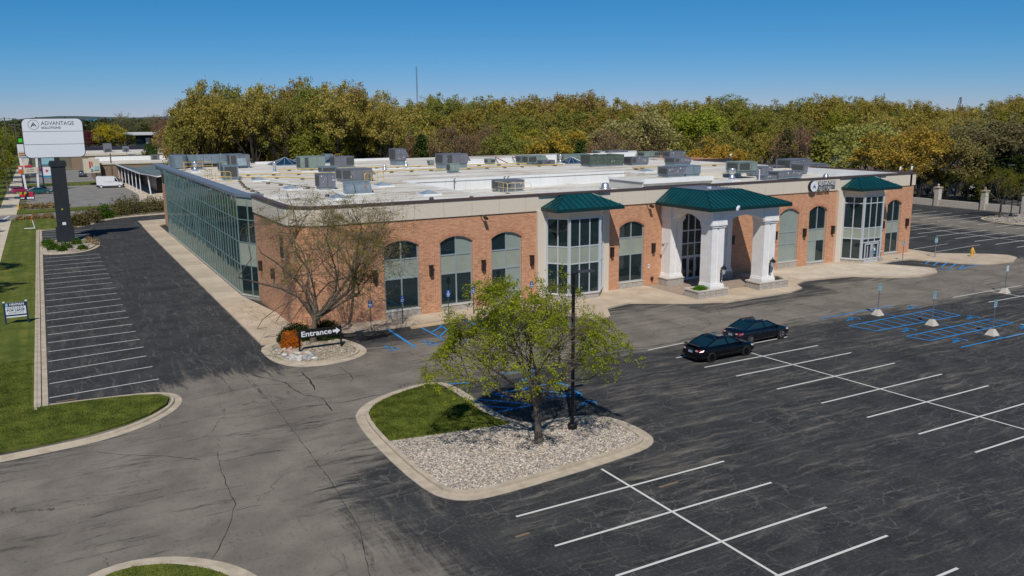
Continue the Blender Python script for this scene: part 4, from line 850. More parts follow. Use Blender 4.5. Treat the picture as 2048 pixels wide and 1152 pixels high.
unit("rooftop_unit", "pale green unit right of the red braces", 59.00, 101.50, 2.84, 2.00, 1.20, 8.62, HVGR, louv=(.02,.45),hood='r')
unit("rooftop_unit", "low grey unit with a dark intake left of the blue skylight pair", 59.29, 98.21, 1.99, 1.40, 0.71, 8.62, HVG, louv=(.35,.65),nick=2)
unit("rooftop_unit", "tiny dark-faced unit in front of the pale green one", 58.46, 98.82, 1.03, 1.00, 0.40, 8.62, HVBG, louv=(.1,.9))
unit("rooftop_unit", "long pale green unit behind the dark blue skylights", 65.05, 101.82, 4.47, 2.00, 1.20, 8.62, HVGR, louv=(.68,.76),nick=4)
unit("rooftop_unit", "dark green weathered cooling unit with rusty parts", 63.18, 92.41, 5.46, 2.40, 1.47, 8.62, HVDG, louv=(.02,.02001),nick=3,fans=2)
unit("rooftop_unit", "pale green unit on the farthest roof behind the cooling unit", 83.12, 119.20, 2.08, 2.00, 0.80, 8.62, HVGR, louv=(.4,.7))
unit("rooftop_unit", "grey unit on the farthest roof behind the cooling unit", 83.41, 116.55, 3.96, 2.00, 0.91, 8.62, HVG, louv=None,nick=4)
unit("rooftop_unit", "grey unit standing right of the rusty cooling unit", 69.67, 92.00, 2.81, 2.00, 1.07, 8.62, HVG, louv=(.02,.25),nick=8)
unit("rooftop_unit", "pale green unit on the back roof right of the cooling unit", 84.22, 107.97, 3.24, 2.00, 0.91, 8.62, HVGR, louv=(.62,.98))
unit("rooftop_unit", "grey unit behind the large ducted unit right of the light well", 72.01, 85.89, 2.71, 2.20, 1.13, 8.62, HVG, louv=(.02,.25),nick=9,curb=.5)
unit("rooftop_unit", "highest grey unit at the back above the large ducted unit", 86.31, 104.21, 3.15, 2.00, 1.05, 8.62, HVG, louv=None,nick=8)
unit("rooftop_unit", "grey cabinet with a galvanised duct elbow right of the light well", 58.77, 71.20, 2.44, 1.80, 1.07, 8.62, HVG, louv=None,nick=8)
unit("rooftop_unit", "galvanised duct box attached right of the grey cabinet", 61.32, 71.33, 2.14, 1.60, 1.11, 8.62, HVBG, louv=None)
unit("rooftop_unit", "pale green condenser with two dark coils on the right of the roof", 69.50, 71.68, 2.82, 2.20, 1.25, 8.62, HVGR, louv=(.02,.58))
unit("rooftop_unit", "grey unit in front of the pale green condenser", 73.88, 73.94, 3.30, 1.80, 0.95, 8.10, HVG, louv=(.3,.42),nick=6)
unit("rooftop_unit", "tallest grey unit on the right of the roof", 81.68, 75.22, 3.65, 2.60, 1.55, 8.10, HVG, louv=None,nick=8)
unit("rooftop_unit", "grey unit with pale stickers at the right end of the unit cluster", 81.55, 72.96, 4.08, 2.40, 1.06, 8.10, HVG, louv=None,nick=9,hood='r')
unit("rooftop_unit", "low grey unit just behind the dark coping left of the wall logo", 72.04, 68.10, 3.81, 1.60, 0.75, 8.10, HVG, louv=None,nick=5)
unit("rooftop_unit", "lowest grey unit peeking over the coping near the white pipe", 70.15, 68.28, 3.75, 1.40, 0.50, 8.00, HVG, louv=None,nick=3)
unit("rooftop_unit", "grey unit with twin dark grilles between the clusters on the right", 80.25, 76.25, 1.84, 1.40, 0.81, 8.10, HVG, louv=(.05,.95))
unit("rooftop_unit", "brown-grey condenser inside the yellow rails in the light well", 41.09, 76.26, 2.74, 2.20, 1.18, 7.50, HVG, louv=(.02,.4),nick=4)
def railing(label, x0, y0, x1, y1, z, h=1.05, n=3, feet=True, m=YELLOW):
    t = thing("guard_rail", label, "guard rail", (x0, y0, z), "yellow roof guard rails"); d = Vector((x1-x0,y1-y0)); L = d.length
    a = Vector((x0,y0)); MB().tube([(x0,y0,z),(x0,y0,z+h-.15),(*a.lerp(a+d,.15/L),z+h),(*a.lerp(a+d,1-.15/L),z+h),(x1,y1,z+h-.15),(x1,y1,z)], .032, 6).build("top_rail", m, t)
    MB().tube([(x0,y0,z+h*.5),(x1,y1,z+h*.5)], .025, 6).build("mid_rail", m, t)
    for k in range(1, n): p = a+d*(k/n); MB().tube([(p.x,p.y,z),(p.x,p.y,z+h)], .025, 6).build("post", m, t)
    for p in (a, a+d): B(p.x-.22,p.x+.22,p.y-.12,p.y+.12,z,z+.06).build("foot_plate", m, t)
    return t
railing("yellow guard rail gate left of the louvred condenser", 15.27, 96.08, 16.45, 99.00, 8.62)
railing("yellow guard rail in front of the louvred condenser", 15.97, 93.82, 17.38, 92.84, 8.62)
railing("long yellow guard rail around the low unit above the glass wall, front side", 16.07, 117.29, 19.65, 117.35, 8.62)
railing("yellow guard rail around the low unit above the glass wall, left side", 16.07, 117.29, 17.77, 127.45, 8.62)
railing("long yellow guard rail around the low unit above the glass wall, back side", 17.77, 127.45, 22.56, 127.06, 8.62)
railing("yellow guard rail right of the large grey unit by the light well", 27.95, 80.61, 30.75, 82.73, 8.62)
railing("short yellow guard rail end next to the large grey unit", 27.95, 80.61, 31.28, 87.67, 8.62)
railing("pale yellow rail left of the light well condenser", 41.10, 77.70, 41.04, 74.88, 7.50, m=mat("pale_yellow",(.62,.52,.28),.5))
railing("pale yellow rail in front of the light well condenser", 41.04, 74.88, 43.33, 74.05, 7.50, m=mat("pale_yellow",(.62,.52,.28),.5))
railing("pale yellow rail behind the light well condenser", 41.10, 77.70, 44.06, 78.71, 7.50, m=mat("pale_yellow",(.62,.52,.28),.5))
railing("yellow rail at the back edge behind the grey units", 40.22, 129.73, 41.64, 130.62, 8.62)
def pyramid(label, x, y, s=.75, z=ZR, h=.32, big=False):
    t = thing("skylight", label, "skylight", (x, y, z), "pyramid skylights")
    B(x-s-.1,x+s+.1,y-s-.1,y+s+.1,z,z+.14).build("skylight_curb", HVBG if big else WHITEM, t)
    mb = MB().add([(x-s,y-s,z+.14),(x+s,y-s,z+.14),(x+s,y+s,z+.14),(x-s,y+s,z+.14),(x,y,z+.14+h)], [(0,1,4),(1,2,4),(2,3,4),(3,0,4)]); mb.build("skylight_dome", SKYB if big else SKYL, t)
    if big:
        for a, b in ((-s,-s),(s,-s),(s,s),(-s,s)): MB().tube([(x+a,y+b,z+.16),(x,y,z+.16+h)], .05, 4).build("glazing_bar", ALU, t)
        for a in (-s/3, s/3): MB().tube([(x+a,y-s,z+.16),(x+a*.2,y-s*.2,z+.16+h*.8)], .035, 4).build("glazing_bar", ALU, t)
    return t
for k, (x, y, l) in enumerate(((20.9,66.9,"small grey skylight nearest the rounded roof corner"),(20.1,78.6,"small grey skylight behind the glass wall's near end"),(20.1,91.9,"small grey skylight farthest back in the left row"),(28.6,66.2,"small grey skylight close behind the brown coping left of the light well"),(28.6,77.2,"small grey skylight beside the left edge of the light well"),(62.4,79.6,"small grey skylight peeking over the white light well wall"))): pyramid(l, x, y)
for k, (x, y, s, l) in enumerate(((30.6,122.5,2.0,"blue glass pyramid skylight far left on the back of the roof"),(33.6,124.,2.0,"blue glass pyramid skylight behind the green rooftop unit"),(38.4,125,1.9,"blue glass pyramid skylight between two rooftop units at the back"),(65.9,101.2,1.3,"dark blue pyramid skylight left of its pair"),(68.8,100.6,1.3,"dark blue pyramid skylight beside the rusty cooling unit"),(67.4,104,1.3,"dark blue pyramid skylight behind its pair"))): pyramid(l, x, y, s, ZR, .95 if k < 3 else .85, True)
def vent(label, x, y, z, kind, s=1.):
    t = thing("roof_vent", label, "roof vent", (x, y, z), "round metal roof vents")
    if kind == 0: MB().lathe((x,y,z), [(.32*s,0),(.32*s,.3),(.26*s,.5),(.2*s,.6),(.2*s,.75),(.33*s,.8),(.33*s,1.25),(.28*s,1.35)], 12).build("cowl", SILVER, t, True)
    else: MB().lathe((x,y,z), [(.2*s,0),(.2*s,.3),(.5*s,.34),(.5*s,.45),(.33*s,.5),(.33*s,.8),(.22*s,.98),(.05,1.02)], 12).build("cowl", SILVER, t, True)
    B(x-.55*s,x+.55*s,y-.55*s,y+.55*s,z,z+.1).build("flashing", WHITEM, t); return t
vent("tall silver double-collar vent stack right of the centre of the roof", 63.9, 66.9, 8.3, 0, 1.15); vent("mushroom shaped silver vent at the right end of the light well", 49.9, 70.3, 7.5, 1, 1.2); vent("silver vent stack by the yellow rails above the glass wall", 16.7, 112.2, ZR, 0, 1.0)
vent("small silver vent in front of the back-left blue skylights", 24.9, 105, ZR, 0, .7); vent("small silver vent beside the dark blue skylights", 63.9, 101.0, ZR, 0, .9); vent("white domed vent behind the coping by the east bay", 72.9, 62.3, 7.95, 1, .9); vent("low silver vent left of the centre air handler", 36.2, 97, ZR, 1, .6); vent("tiny silver vent in the middle back of the roof", 41.4, 103, ZR, 1, .5)
for k, (x, y, l) in enumerate(((20.8,69.7,"right"),(27.1,62.2,"nearest to"),(30.2,61.2,"second nearest to"),(33.4,60.9,"third nearest to"),(39.5,60.5,"fourth nearest to"),(25.2,71,"well behind"))):
    t = thing("drain_strainer", None, None, (x,y,ZR)); MB().lathe((x,y,ZR if x < 32 else 8.3), [(.2,0),(.2,.1),(.13,.2),(.04,.22)], 8).build("strainer_dome", IRON, t); tag(t, "small dark drain dome on the white roof, %s from the left near the front coping" % ["1st","2nd","3rd","4th","5th","6th"][[0,2,3,4,5,1][k]], "roof drain", "dark roof drain domes")
# yellow gas lines on blocks
def pipe(label, pts, r_=.07, m=YPIPE, blocks=True, z=ZR):
    t = thing("gas_pipe", label, "gas pipe", (*pts[0], z), "yellow gas lines along the roof")
    MB().tube([(p[0],p[1],z+.2) for p in pts], r_, 6).build("pipe_run", m, t)
    for i in range(len(pts)-1):
        a, b = Vector(pts[i]), Vector(pts[i+1]); n = int((b-a).length/2.6)
        for k in range(n): p = a.lerp(b, (k+.5)/n); B(p.x-.16,p.x+.16,p.y-.22,p.y+.22,z,z+.14).build("support_block", mat("pipe_block", (.16,.12,.07), .9), t)
pipe("long yellow gas pipe crossing behind the white light well", [(19.5,101.5),(33,96.6),(62,97.2)]); pipe("yellow gas pipe behind the first one towards the centre air handler", [(26,108),(48,104),(62,101.5)]); pipe("short yellow gas pipe running to the near grey unit on the left", [(17,98),(23.5,93),(25.5,89)]); pipe("yellow gas pipe on the right part of the roof", [(62.9,80),(64.5,85),(82,84.5)], z=ZR-.01); pipe("dark thin conduit lying diagonally on the left roof", [(18.2,93),(16.6,82),(16.2,74.2)], .03, TAR)
pipe("second dark conduit crossing the left roof to the near grey units", [(19.5,88),(21.9,77.2)], .03, TAR)
for x in (44.3,44.75,38.2): MB().tube([(x,81.2,8.75),(x,81.5,8.7),(x,81.5,7.6)], .045, 5).build("downpipe", DGREY, BL)
t = thing("plastic_stack", "thin white plastic pipe standing up behind the dark coping", "vent pipe", (63.4,62.5,7.95)); MB().tube([(63.4,62.5,7.5),(63.4,62.5,9.75)], .07, 8).build("pipe", SIGNW, t)
for k, (x, l) in enumerate(((57.2,"left"),(60.,"second"),(71.4,"third"),(73.4,"right"))):
    t = thing("parapet_brace", "red diagonal steel brace behind the white back parapet, %s of four" % ["leftmost","second from left","third from left","rightmost"][k], "brace", (x,107,ZR), "red parapet braces"); MB().tube([(x,107.95,9.5),(x+(1.0 if k < 2 else -1.),106,ZR+.1)], .06, 5).build("strut", mat("red_steel", (.20,.03,.03), .6), t); MB().tube([(x,107.95,9.5),(x+.1,107.4,ZR+.1)], .035, 5).build("strut", DGREY, t)
# twin floodlights on the east corner, cameras on walls
def cctv(label, x, y, z, m=SIGNW, cat="security camera"):
    t = thing("security_camera", label, cat, (x,y,z)); MB().tube([(x,y,z),(x,y-.02,z+.35)], .05, 6).build("mount", m, t); MB().hexa([(x-.38,y-.25,z+.3),(x-.2,y-.3,z+.26),(x+.25,y-.05,z+.42),(x+.1,y+.05,z+.46)],[(x-.38,y-.25,z+.5),(x-.2,y-.3,z+.46),(x+.25,y-.05,z+.6),(x+.1,y+.05,z+.64)]).build("camera_body", m, t)
cctv("white camera on the far right roof corner, left of two", 80.4,59.,8.98); cctv("white camera on the far right roof corner, right of two", 82.3,59.,8.98); cctv("white camera at the end of the back wing roof", 89.8,94.5,8.98); cctv("small white camera under the portico gutter", 49.9,51.45,7.15)
# fan coil with curved grey hoods near the front left
t = thing("exhaust_fan", "galvanised exhaust fan with two curved hoods and a rust streak near the front left", "exhaust fan", (22.4,70.2,ZR))
for a, b in ((22.6,23.35),(23.4,24.9)):
    mb = MB(); pts = [(70.0+.95-.95*math.cos(k*math.pi/16), ZR+.08+1.0*math.sin(k*math.pi/16)) for k in range(9)]+[(70.95,ZR+.08)]
    n = len(pts); mb.add([(a,p[0],p[1]) for p in pts]+[(b,p[0],p[1]) for p in pts], [tuple(range(n-1,-1,-1)), tuple(range(n,2*n))]+[(i,(i+1)%n,n+(i+1)%n,n+i) for i in range(n)]); mb.build("curved_hood", HVBG, t)
MB().hexa([(24.2,70.08,9.45),(24.35,70.08,9.45),(24.42,70.01,9.0),(24.38,70.01,9.0)],[(24.2,70.10,9.47),(24.4,70.1,9.47),(24.44,70.03,9.02),(24.38,70.03,9.02)]).build("rust_streak", RUST, t)
MB().box(22.3,25.1,69.9,72.0,ZR,ZR+.08).build("curb", WHITEM, t)
# long sheet-metal duct at the far left corner
t = thing("roof_duct", "long galvanised duct with a rounded end at the far left roof corner", "duct", (16.5,123,ZR))
mb = MB(); P = [(16.6,121.8),(15.4,123.2),(15.3,125.0),(16.4,126.3)]; MB().prism(smooth_poly([(15.2,121.5),(17.4,121.4),(17.4,126.5),(15.2,126.4)],2), ZR+.1, ZR+1.75).build("rounded_end", HVBG, t)
for k in range(7): B(17.45+1.05*k,17.45+1.05*(k+1)-.03,123.2,124.6,ZR+.5,ZR+1.75).build("duct_section", HVBG, t)
B(17.5,24.7,123.4,124.4,ZR,ZR+.5).build("duct_stand", DGREY, t)
# ------------------------------------------------------------------ fittings on the front wall
def sconce(x, z=3.15, hgt=.75):
    t = thing("wall_sconce", None, None, (x, FY, z))
    MB().box(x-.13,x+.13,FY-.30,FY-.02,z,z+hgt).box(x-.17,x+.17,FY-.34,FY,z+hgt,z+hgt+.05).build("lamp_housing", IRON, t); B(x-.1,x+.1,FY-.05,FY-.005,z-.1,z+hgt).build("back_plate", IRON, t); return t
SC = [(20.83,"in the tree's shadow left of the first arched window"),(25.38,"between the first and second arched windows from the left"),(29.92,"between the second and third arched windows from the left"),(34.4,"between the third arched window and the first bay"),(42.47,"in the shadow just right of the first bay"),(47.0,"just left of the portico"),(56.45,"under the portico right of the entrance doors"),(62.08,"just right of the portico"),(66.1,"between the blind-filled arched window and its right neighbour"),(70.2,"just left of the east bay pilaster"),(77.95,"in the shadow just right of the east bay"),(81.93,"at the right end of the front wall")]
for x, l in SC: tag(sconce(x), "dark bronze wall lamp "+l, "wall lamp", "bronze wall lamps along the front")
for x, l in ((29.9,"above the second and third arched windows"),(46.32,"left of the portico roof")):
    t = thing("floodlight", "small dark floodlight high on the brick "+l, "floodlight", (x,FY,7.3), "floodlights under the tan band"); MB().tube([(x-.1,FY,7.45),(x-.1,FY-.35,7.5),(x+.1,FY-.5,7.45)], .04, 6).build("arm", IRON, t); MB().hexa([(x-.02,FY-.65,7.2),(x+.22,FY-.65,7.2),(x+.22,FY-.3,7.3),(x-.02,FY-.3,7.3)],[(x-.02,FY-.7,7.35),(x+.22,FY-.7,7.35),(x+.22,FY-.3,7.48),(x-.02,FY-.3,7.48)]).build("lamp_head", IRON, t)
t = thing("security_camera", "small grey camera on an arm left of the portico column", "security camera", (47.6,FY,3.9)); MB().tube([(48.1,FY-.9,3.95),(47.5,FY-.9,3.95)], .03, 6).build("arm", HVG, t); MB().lathe((47.45,FY-.9,3.75), [(.05,0),(.1,.08),(.1,.22)], 8).build("camera_body", HVG, t)
t = thing("wall_notice", "small white notice on the brick left of the portico", "notice", (46.55,FY,2.)); B(46.45,46.7,FY-.02,FY-.002,1.75,2.1).build("sheet", SIGNW, t); B(46.53,46.62,FY-.025,FY-.02,1.88,2.).build("mark", SIGNB, t)
t = thing("hose_bib", "dark round hose connection low on the brick left of the portico", "pipe fitting", (46.95,FY,.75)); MB().lathe((46.95,FY-.12,.62), [(.06,0),(.14,.08),(.14,.24),(.06,.3)], 10).build("valve_body", IRON, t)
def lantern(label, x, y, z=2.0):
    t = thing("lantern", label, "lantern", (x,y,z), "black carriage lanterns on the portico columns")
    MB().tube([(x,y+.0,z-.55),(x,y-.28,z-.5),(x,y-.36,z-.25),(x,y-.34,z)], .035, 6).box(x-.06,x+.06,y-.04,y,z-.75,z+.0).build("bracket", BLACK, t)
    MB().lathe((x,y-.34,z), [(.07,-.05),(.11,0),(.20,.42),(.23,.44)], 6).build("lantern_glass", LAMPW, t)
    MB().lathe((x,y-.34,z+.44), [(.28,0),(.26,.05),(.12,.2),(.05,.24),(.05,.3),(.02,.42)], 6).build("lantern_cap", BLACK, t)
    f = MB()
    for k in range(6): a = k*math.pi/3; f.tube([(x+.11*math.cos(a),y-.34+.11*math.sin(a),z),(x+.22*math.cos(a),y-.34+.22*math.sin(a),z+.44)], .016, 4)
    f.build("lantern_frame", BLACK, t); return t
lantern("black carriage lantern on the left front portico column", 49.1, 52.24, 2.05); lantern("black carriage lantern on the right front portico column", 54.75, 52.24, 2.15)
# lettering on the tan band
t = thing("wall_sign", "round white logo disc and raised ADVANTAGE SOLUTIONS letters on the tan band", "sign", (66.7,58.7,8.2))
def disc(x, y, z, r_, t_, m, par, name, seg=28): 
    return MB().add([(x+r_*math.cos(2*math.pi*k/seg), y, z+r_*math.sin(2*math.pi*k/seg)) for k in range(seg)]+[(x+r_*math.cos(2*math.pi*k/seg), y+t_, z+r_*math.sin(2*math.pi*k/seg)) for k in range(seg)], [tuple(range(seg)), tuple(range(2*seg-1,seg-1,-1))]+[(k,seg+k,seg+(k+1)%seg,(k+1)%seg) for k in range(seg)]).build(name, m, par)
disc(66.72,58.34,8.15,.52,.02,SIGNW,t,"logo_disc"); disc(66.72,58.36,8.15,.545,.30,BLACK,t,"logo_can")
def logo(x, y, z, s, m, par, cols=None):
    for q in ([(0,.62),(.14,.30),(-.14,.30)], [(-.05,.22),(-.27,-.18),(-.52,-.50),(-.38,-.02),(-.16,.27)], [(.05,.22),(.27,-.18),(.52,-.50),(.38,-.02),(.16,.27)], [(0,.18),(.13,-.05),(0,-.25),(-.13,-.05)]):
        q = [(x+a*s, z+b*s) for a, b in q]; q = q if sum(q[i][0]*q[(i+1)%len(q)][1]-q[(i+1)%len(q)][0]*q[i][1] for i in range(len(q))) > 0 else q[::-1]
        MB().prism_y(q, y-.015, y).build("logo_mark", m, par)
logo(66.72,58.335,8.1,.44,INKN,t)
for k, ch in enumerate("ADVANTAGE"):
    if k < 9: text("letter", ch, .62, (67.5+k*.29,58.42,8.36), BLACK, t, .05, offset=.012, sx=.86); text("letter_face", ch, .60, (67.5+k*.29,58.365,8.36), SIGNW, t, .004, sx=.86)
for k, ch in enumerate("SOLUTIONS"): text("letter", ch, .42, (67.45+k*.205,58.42,7.92), BLACK, t, .05, offset=.01, sx=.8); text("letter_face", ch, .40, (67.45+k*.205,58.365,7.92), SIGNW, t, .004, sx=.8)

# ------------------------------------------------------------------ signs
# pole sign by the street
PX, PY = 1.6, 119.2
t = thing("pylon_sign", "tall white three-panel road sign on a black square column", "sign", (PX,PY,0))
MB().box(PX-.82,PX+.82,PY-.6,PY+.6,1.9,10.1).build("column", SIGNP, t); MB().box(PX-1.02,PX+1.02,PY-.75,PY+.75,0.1,1.9).box(PX-.92,PX+.92,PY-.7,PY+.7,1.9,2.0).build("column_base", SIGNP, t); MB().box(PX-.98,PX+.98,PY-.7,PY+.7,9.55,10.05).box(PX-.88,PX+.88,PY-.65,PY+.65,10.05,10.25).box(PX-.3,PX+.3,PY-.3,PY+.3,10.25,10.7).build("column_cap", SIGNP, t)
B(PX-.2,PX+.2,PY-.63,PY-.6,2.3,2.65).build("notice", SIGNW, t); B(PX-.12,PX+.02,PY-.63,PY-.6,4.2,4.35).build("yellow_tag", YELS, t)
bx0, bx1, bz0, bz1 = -1.74, 4.83, 10.68, 15.36; yy = PY+.3
def rrect(x0, x1, z0, z1, r_, n=6):
    o = []
    for cx, cz, a0 in ((x1-r_,z0+r_,-90),(x1-r_,z1-r_,0),(x0+r_,z1-r_,90),(x0+r_,z0+r_,180)):
        for k in range(n+1): a = R(a0+90*k/n); o.append((cx+r_*math.cos(a), cz+r_*math.sin(a)))
    return o
MB().prism_y(rrect(bx0-.08,bx1+.08,bz0-.08,bz1+.08,.68), yy, yy+.6).build("sign_frame", SIGNP, t)
def clipz(pts, z0, z1): 
    out = []
    for i in range(len(pts)):
        a, b = pts[i], pts[(i+1)%len(pts)]
        ins = z0 <= a[1] <= z1
        if ins: out.append(a)
        for zc in (z0, z1):
            if (a[1]-zc)*(b[1]-zc) < 0: k = (zc-a[1])/(b[1]-a[1]); out.append((a[0]+(b[0]-a[0])*k, zc))
    c = (sum(p[0] for p in out)/len(out), sum(p[1] for p in out)/len(out)); return sorted(out, key=lambda p: math.atan2(p[1]-c[1], p[0]-c[0]))
FR = rrect(bx0,bx1,bz0,bz1,.62); zc1, zc2 = 13.83, 12.26
for a, b in ((bz0-.1,zc2-.025),(zc2+.025,zc1-.025),(zc1+.025,bz1+.1)): MB().prism_y(clipz(FR,a,b), yy-.02, yy-.001).build("face_panel", SIGNW, t)
for x in (-.1,3.): B(x-.1,x+.1,yy+.1,yy+.4,bz1+.08,bz1+.22).build("lifting_eye", DGREY, t)
lx, lz = -.50, 14.65
ringm = MB(); 
for k in range(28): a0, a1 = 2*math.pi*k/28, 2*math.pi*(k+1)/28; ringm.add([(lx+.60*math.cos(a0),yy-.03,lz+.60*math.sin(a0)),(lx+.60*math.cos(a1),yy-.03,lz+.60*math.sin(a1)),(lx+.56*math.cos(a1),yy-.03,lz+.56*math.sin(a1)),(lx+.56*math.cos(a0),yy-.03,lz+.56*math.sin(a0))], [(0,3,2,1)])
ringm.build("logo_ring", INKG, t); logo(lx, yy-.03, lz-.02, .62, INKN, t)
text("lettering", "ADVANTAGE", .66, (.30,yy-.03,14.80), INKG, t, .004, align='LEFT', fit=3.62); text("lettering", "SOLUTIONS", .36, (.30,yy-.03,14.27), INKG, t, .004, align='LEFT', offset=.006, fit=2.1)
# entrance sign
t = thing("entrance_sign", "black Entrance sign with white letters and right arrow on two posts", "sign", (14.8,53,0))
MB().hexa([(13.48,52.97,.98),(16.27,52.97,.92),(16.27,53.05,.92),(13.48,53.05,.98)],[(13.48,52.97,1.56),(16.27,52.97,1.50),(16.27,53.05,1.50),(13.48,53.05,1.56)]).build("board", BLACK, t)
for x in (13.46,16.25): B(x-.05,x+.05,52.95,53.07,.05,1.56).build("post", BLACK, t)
text("lettering", "Entrance", .50, (14.60,52.965,1.25), SIGNW, t, .004, offset=.010, fit=2.02)
for (dx, z) in ((-.93,1.04),(-.93,1.44)): pass
MB().prism_y([(15.70,1.15),(15.93,1.15),(15.93,1.02),(16.21,1.235),(15.93,1.45),(15.93,1.32),(15.70,1.32)], 52.955, 52.965).build("arrow", SIGNW, t)
# lease sign
t = thing("lease_sign", "blue and white for-lease sign on two blue posts in the lawn", "sign", (-2.9,71.7,0)); lx0, lx1 = -3.62, -2.17; ly = 71.7
for x in (lx0, lx1): B(x-.055,x+.055,ly-.05,ly+.05,.1,1.78).build("post", SIGNB, t); B(x-.075,x+.075,ly-.07,ly+.07,1.78,1.86).build("post_cap", SIGNW, t)
B(lx0+.05,lx1-.05,ly-.02,ly+.02,.62,1.74).build("board", SIGNW, t); B(lx0+.05,lx1-.05,ly-.035,ly-.021,1.46,1.74).build("header_panel", SIGNB, t); B(lx0+.05,lx1-.05,ly-.035,ly-.021,.74,.84).build("footer_stripe", SIGNB, t); B(lx0+.09,lx0+.25,ly-.045,ly-.036,1.48,1.70).build("emblem", SIGNC, t)
text("lettering", "HINMAN", .24, ((lx0+lx1)/2+.1,ly-.045,1.60), SIGNW, t, .002, offset=.006, fit=.95); text("lettering", "AVAILABLE", .20, ((lx0+lx1)/2,ly-.025,1.34), INKG, t, .002, fit=1.1); text("lettering", "FOR LEASE", .22, ((lx0+lx1)/2,ly-.025,1.16), INKN, t, .002, offset=.007, fit=1.15); text("lettering", "616.957.3710", .17, ((lx0+lx1)/2,ly-.025,.97), INKG, t, .002, fit=1.0)
# accessible parking signs
def psign(label, x, y, h=2.25, blue=True, base=False, plate=None, yaw=0., z=.12):
    t = thing("parking_sign", label, "sign", (x,y,0), "accessible parking signs", yaw, True); m = HBLUE if blue else SIGNC
    if base: 
        MB().hexa([(-.34,-.34,0),(.34,-.34,0),(.34,.34,0),(-.34,.34,0)],[(-.13,-.13,.42),(.13,-.13,.42),(.13,.13,.42),(-.13,.13,.42)]).build("concrete_base", STCAP, t); z = .4
    MB().box(-.03,.03,-.02,.02,z,h).build("post", HVG if not blue else mat("green_post", (.05,.07,.05), .6), t)
    MB().box(-.16,.16,-.035,-.022,h-.52,h).build("sign_plate", m, t)
    if blue: B(-.13,.13,-.04,-.036,h-.3,h-.26).build("text_line", SIGNW, t); B(-.11,.11,-.04,-.036,h-.36,h-.335).build("text_line", SIGNW, t); MB().lathe((0,-.04,h-.2),[(.03,0),(.05,.06),(.03,.11)],6).build("symbol_mark", SIGNW, t); B(-.08,.08,-.04,-.036,h-.47,h-.42).build("text_line", SIGNW, t)
    elif plate: B(-.13,.13,-.04,-.036,h-.48,h-.06).build("white_face", SIGNW, t); B(-.1,.1,-.045,-.041,h-.2,h-.17).build("text_line", INKG, t); B(-.1,.1,-.045,-.041,h-.32,h-.29).build("text_line", INKG, t)
    else: B(-.09,.09,-.04,-.036,h-.42,h-.22).build("symbol_square", HBLUE, t); B(-.03,.03,-.045,-.041,h-.38,h-.26).build("symbol_mark", SIGNW, t); B(-.16,.16,-.04,-.036,h-.16,h-.02).build("top_stripe", mat("green_stripe", (.1,.3,.28), .4), t)
    return t
psign("leftmost blue accessible parking sign, nearest the entrance sign", 19.39,55.9,2.35, yaw=-.35); psign("blue accessible parking sign in front of the first arched window", 22.15,56.75,2.25,yaw=.1); psign("blue accessible parking sign in front of the second arched window", 25.82,56.6,2.3,yaw=-.1); psign("blue accessible parking sign in front of the third brick pier", 28.0,56.7,2.3,yaw=.15); psign("blue accessible parking sign half hidden behind the green tree top", 32.9,56.2,2.3)
psign("accessible parking sign on the walk left of the right-hand pair by the building end", 77.3,55.5,2.25,False); psign("accessible parking sign between the walk and the fire hydrant", 82.18,55.2,2.25,False,yaw=-.4)
psign("accessible parking sign on a concrete foot, leftmost of three in the lot", 54.84,41.1,2.45,False,True); psign("accessible parking sign on a concrete foot, middle of three in the lot", 55.48,37.0,2.5,False,True); psign("accessible parking sign on a concrete foot, nearest of three in the lot", 56.45,33.1,2.5,False,True)
psign("plain white parking sign on a concrete foot at the far right of the lot", 71.02,40.95,2.4,False,True,True)
# fire hydrants
def hydrant(label, x, y, z, s=1.):
    t = thing("fire_hydrant", label, "fire hydrant", (x,y,z), "yellow fire hydrants", 0., True); MB().lathe((0,0,0), [(.2,0),(.2,.05),(.13,.08),(.13,.55),(.18,.57),(.18,.62),(.14,.66),(.12,.78),(.05,.86),(.05,.92)], 12).build("barrel", HYD, t, False)
    MB().tube([(-.26,0,.48),(.26,0,.48)], .065, 8).build("side_nozzle", HYD, t); MB().tube([(0,-.26,.42),(0,0,.42)], .09, 8).build("front_nozzle", HYD, t); t.scale = (s,s,s); return t
hydrant("yellow fire hydrant on the concrete peninsula right of the building", 86.0,53.5,.13,1.1); hydrant("yellow fire hydrant on the lawn beside the side street", -4.42,168.4,.1,1.0)
# litter bin
t = thing("litter_bin", "dark brown litter bin beside the glass doors", "bin", (76.35,57.8,.13)); MB().lathe((76.35,57.8,.13), [(.3,0),(.33,.1),(.33,.9),(.36,.92),(.36,1.0),(.2,1.12)], 12).build("bin_body", mat("bin_brown", (.05,.022,.02), .6), t); B(76.2,76.5,57.44,57.5,.95,1.05).build("bin_label", SIGNW, t)
# street lamps
def lamp_post(label, x, y, h, z=.0, ang=0.):
    t = thing("street_lamp", label, "lamp post", (x,y,z), "black parking lot lamp posts", ang, True)
    MB().lathe((0,0,0), [(.24,0),(.24,.22),(.19,.3)], 12).build("base", BLACK, t); B(-.06,.06,-.06,.06,.2,h-.05).build("pole", BLACK, t)
    MB().tube([(0,0,h-.1),(.25,0,h-.03)], .05, 6).build("arm", BLACK, t); MB().hexa([(.2,-.13,h-.06),(1.15,-.16,h-.07),(1.15,.16,h-.07),(.2,.13,h-.06)],[(.2,-.09,h+.05),(1.12,-.15,h-.0),(1.12,.15,h-.0),(.2,.09,h+.05)]).build("lamp_head", DGREY, t); B(.75,1.1,-.12,.12,h-.09,h-.07).build("lamp_lens", LAMPW, t); return t
lamp_post("tall black lamp post standing in the gravel island behind the green tree", 21.36, 32.55, 7.8, .08, -.0)
